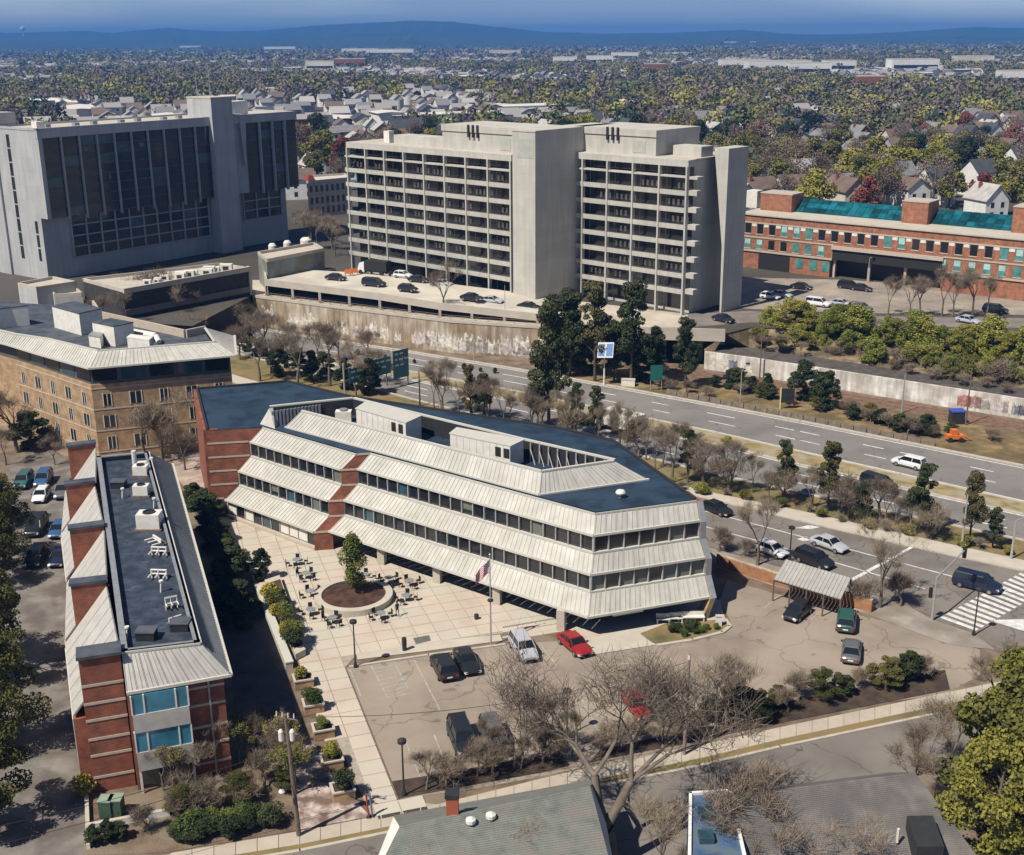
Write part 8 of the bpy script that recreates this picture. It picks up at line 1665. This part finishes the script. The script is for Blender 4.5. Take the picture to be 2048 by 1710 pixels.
a1, a2, a3, a4 = G(1430, 1760, 4.6), G(1960, 1720, 4.6), G(1830, 1545, 8.0), G(1470, 1590, 8.0)
shingle_roof(T, a1, a2, a3, a4, 44, m_sh2); b1, b2 = a4 + Vector((0, 5, -3.4)), a3 + Vector((0, 5, -3.4)); shingle_roof(T, b2, b1, a4, a3, 8, m_sh2)
mb = MB(); mb.prism([(a1.x + .4, a1.y + .4), (a2.x - .4, a2.y + .4), (b2.x - .4, b2.y - .4), (b1.x + .4, b1.y - .4)], 0, 4.3); mb.build('walls', hm['cream'], T)
mb = MB(); mb.face([(a4.x, a4.y, 7.9), (a1.x, a1.y, 4.5), (b1.x, b1.y, 4.5)]); mb.face([(a3.x, a3.y, 7.9), (b2.x, b2.y, 4.5), (a2.x, a2.y, 4.5)]); mb.build('gable', hm['cream'], T)
p = G(1797, 1660, 6.6); mb = MB(); mb.tube((p.x, p.y, 5.6), (p.x, p.y, 6.7), .1, n=6); mb.build('vent_pipe', m_equip, T)
q = G(1850, 1668, 6.4); mb = MB(); mb.hexa([(q.x - .9, q.y - 1.2, 4.9), (q.x + .9, q.y - 1.2, 4.9), (q.x + .9, q.y + 1.2, 4.9), (q.x - .9, q.y + 1.2, 4.9), (q.x - .9, q.y - 1.2, 6.3), (q.x + .9, q.y - 1.2, 6.3), (q.x + .9, q.y + 1.2, 7.0), (q.x - .9, q.y + 1.2, 7.0)]); mb.build('dormer', m_dark, T)
T = thing('blue_house', 'narrow blue house with white corner trim at the bottom edge', 'house', tuple(G(1425, 1700)))
z1 = 6.5; b_ = [G(1378, 1585, z1), G(1462, 1580, z1), G(1500, 1745, z1), G(1375, 1745, z1)]
mb = MB(); mb.prism([(v.x, v.y) for v in b_], 0, z1 - .2); mb.build('walls', mat('blue_siding', (.05, .12, .26), .8, .2, 2), T)
mb = MB(); mb.prism([(v.x, v.y) for v in b_], z1 - .2, z1 - .1); mb.build('flat_roof', mat('blue_roof', (.05, .10, .20), .8, .35, 1, var2=(.10, .14, .18), sc2=.6), T)
mb = MB(); n_ = 4
for i in range(4):
    a, b = b_[i], b_[(i + 1) % 4]; d = (b - a).normalized(); w_ = Vector((d.y, -d.x, 0)) * .22; mb.hexa([(v.x, v.y, z1 - .25) for v in (a, b, b + w_, a + w_)] + [(v.x, v.y, z1 + .1) for v in (a, b, b + w_, a + w_)])
mb.build('white_trim', m_white, T)
for t in (.3, .6): p = lerp(b_[0], b_[3], t) + Vector((1.2, 0, 0)); mb = MB(); mb.box(p.x - .5, p.x + .5, p.y - .5, p.y + .5, z1 - .1, z1 + .35); mb.build('skylight', m_glassb, T)
for x, y, c, lab in ((1162, 1672, 'teal_bin', 'small teal bin beside the house at the bottom'), (1168, 1692, 'blue_bin', 'small blue bin below the teal one')):
    p = G(x, y); T = thing('wheelie_bin', lab, 'bin', tuple(p)); mb = MB(); mb.box(p.x - .35, p.x + .35, p.y - .35, p.y + .35, 0, 1.05); mb.build('body', mat(c, (.03, .22, .2) if 'teal' in c else (.03, .05, .3), .6), T); mb = MB(); mb.box(p.x - .4, p.x + .4, p.y - .4, p.y + .4, 1.05, 1.15); mb.build('lid', m_dark, T)
# ================================================================== HAZE
mb = MB(); mb.box(-16000, 16000, -300, 15500, -3, 178)
hz_ = mb.build('haze', None, local=True) if False else None
m = bpy.data.materials.new('haze_air'); m.use_nodes = True; n = m.node_tree; n.nodes.remove(n.nodes['Principled BSDF']); pv = n.nodes.new('ShaderNodeVolumePrincipled'); pv.inputs['Color'].default_value = (.11, .36, .90, 1); pv.inputs['Density'].default_value = 0.00015; pv.inputs['Anisotropy'].default_value = 0.0
n.links.new(pv.outputs[0], n.nodes['Material Output'].inputs['Volume'])
me = bpy.data.meshes.new('haze'); me.from_pydata(mb.v, [], mb.f); me.materials.append(m); o = bpy.data.objects.new('haze', me); COL.objects.link(o); o['kind'] = 'stuff'; tag(o, 'thin blue haze over the whole town', 'haze')
bpy.context.view_layer.update()
ORD = 'first second third fourth fifth sixth seventh eighth ninth tenth eleventh twelfth thirteenth fourteenth fifteenth sixteenth seventeenth eighteenth nineteenth twentieth'.split()
by = {}
for o in COL.objects:
    if o.parent is None and 'label' in o: by.setdefault(o['label'], []).append(o)
for lab, os_ in by.items():
    if 1 < len(os_) <= 20:
        for i, o in enumerate(sorted(os_, key=lambda o: proj(o.location)[0])): o['label'] = '%s, %s from left' % (lab, ORD[i])
for o in list(COL.objects):
    if '_w' in o: del o['_w']
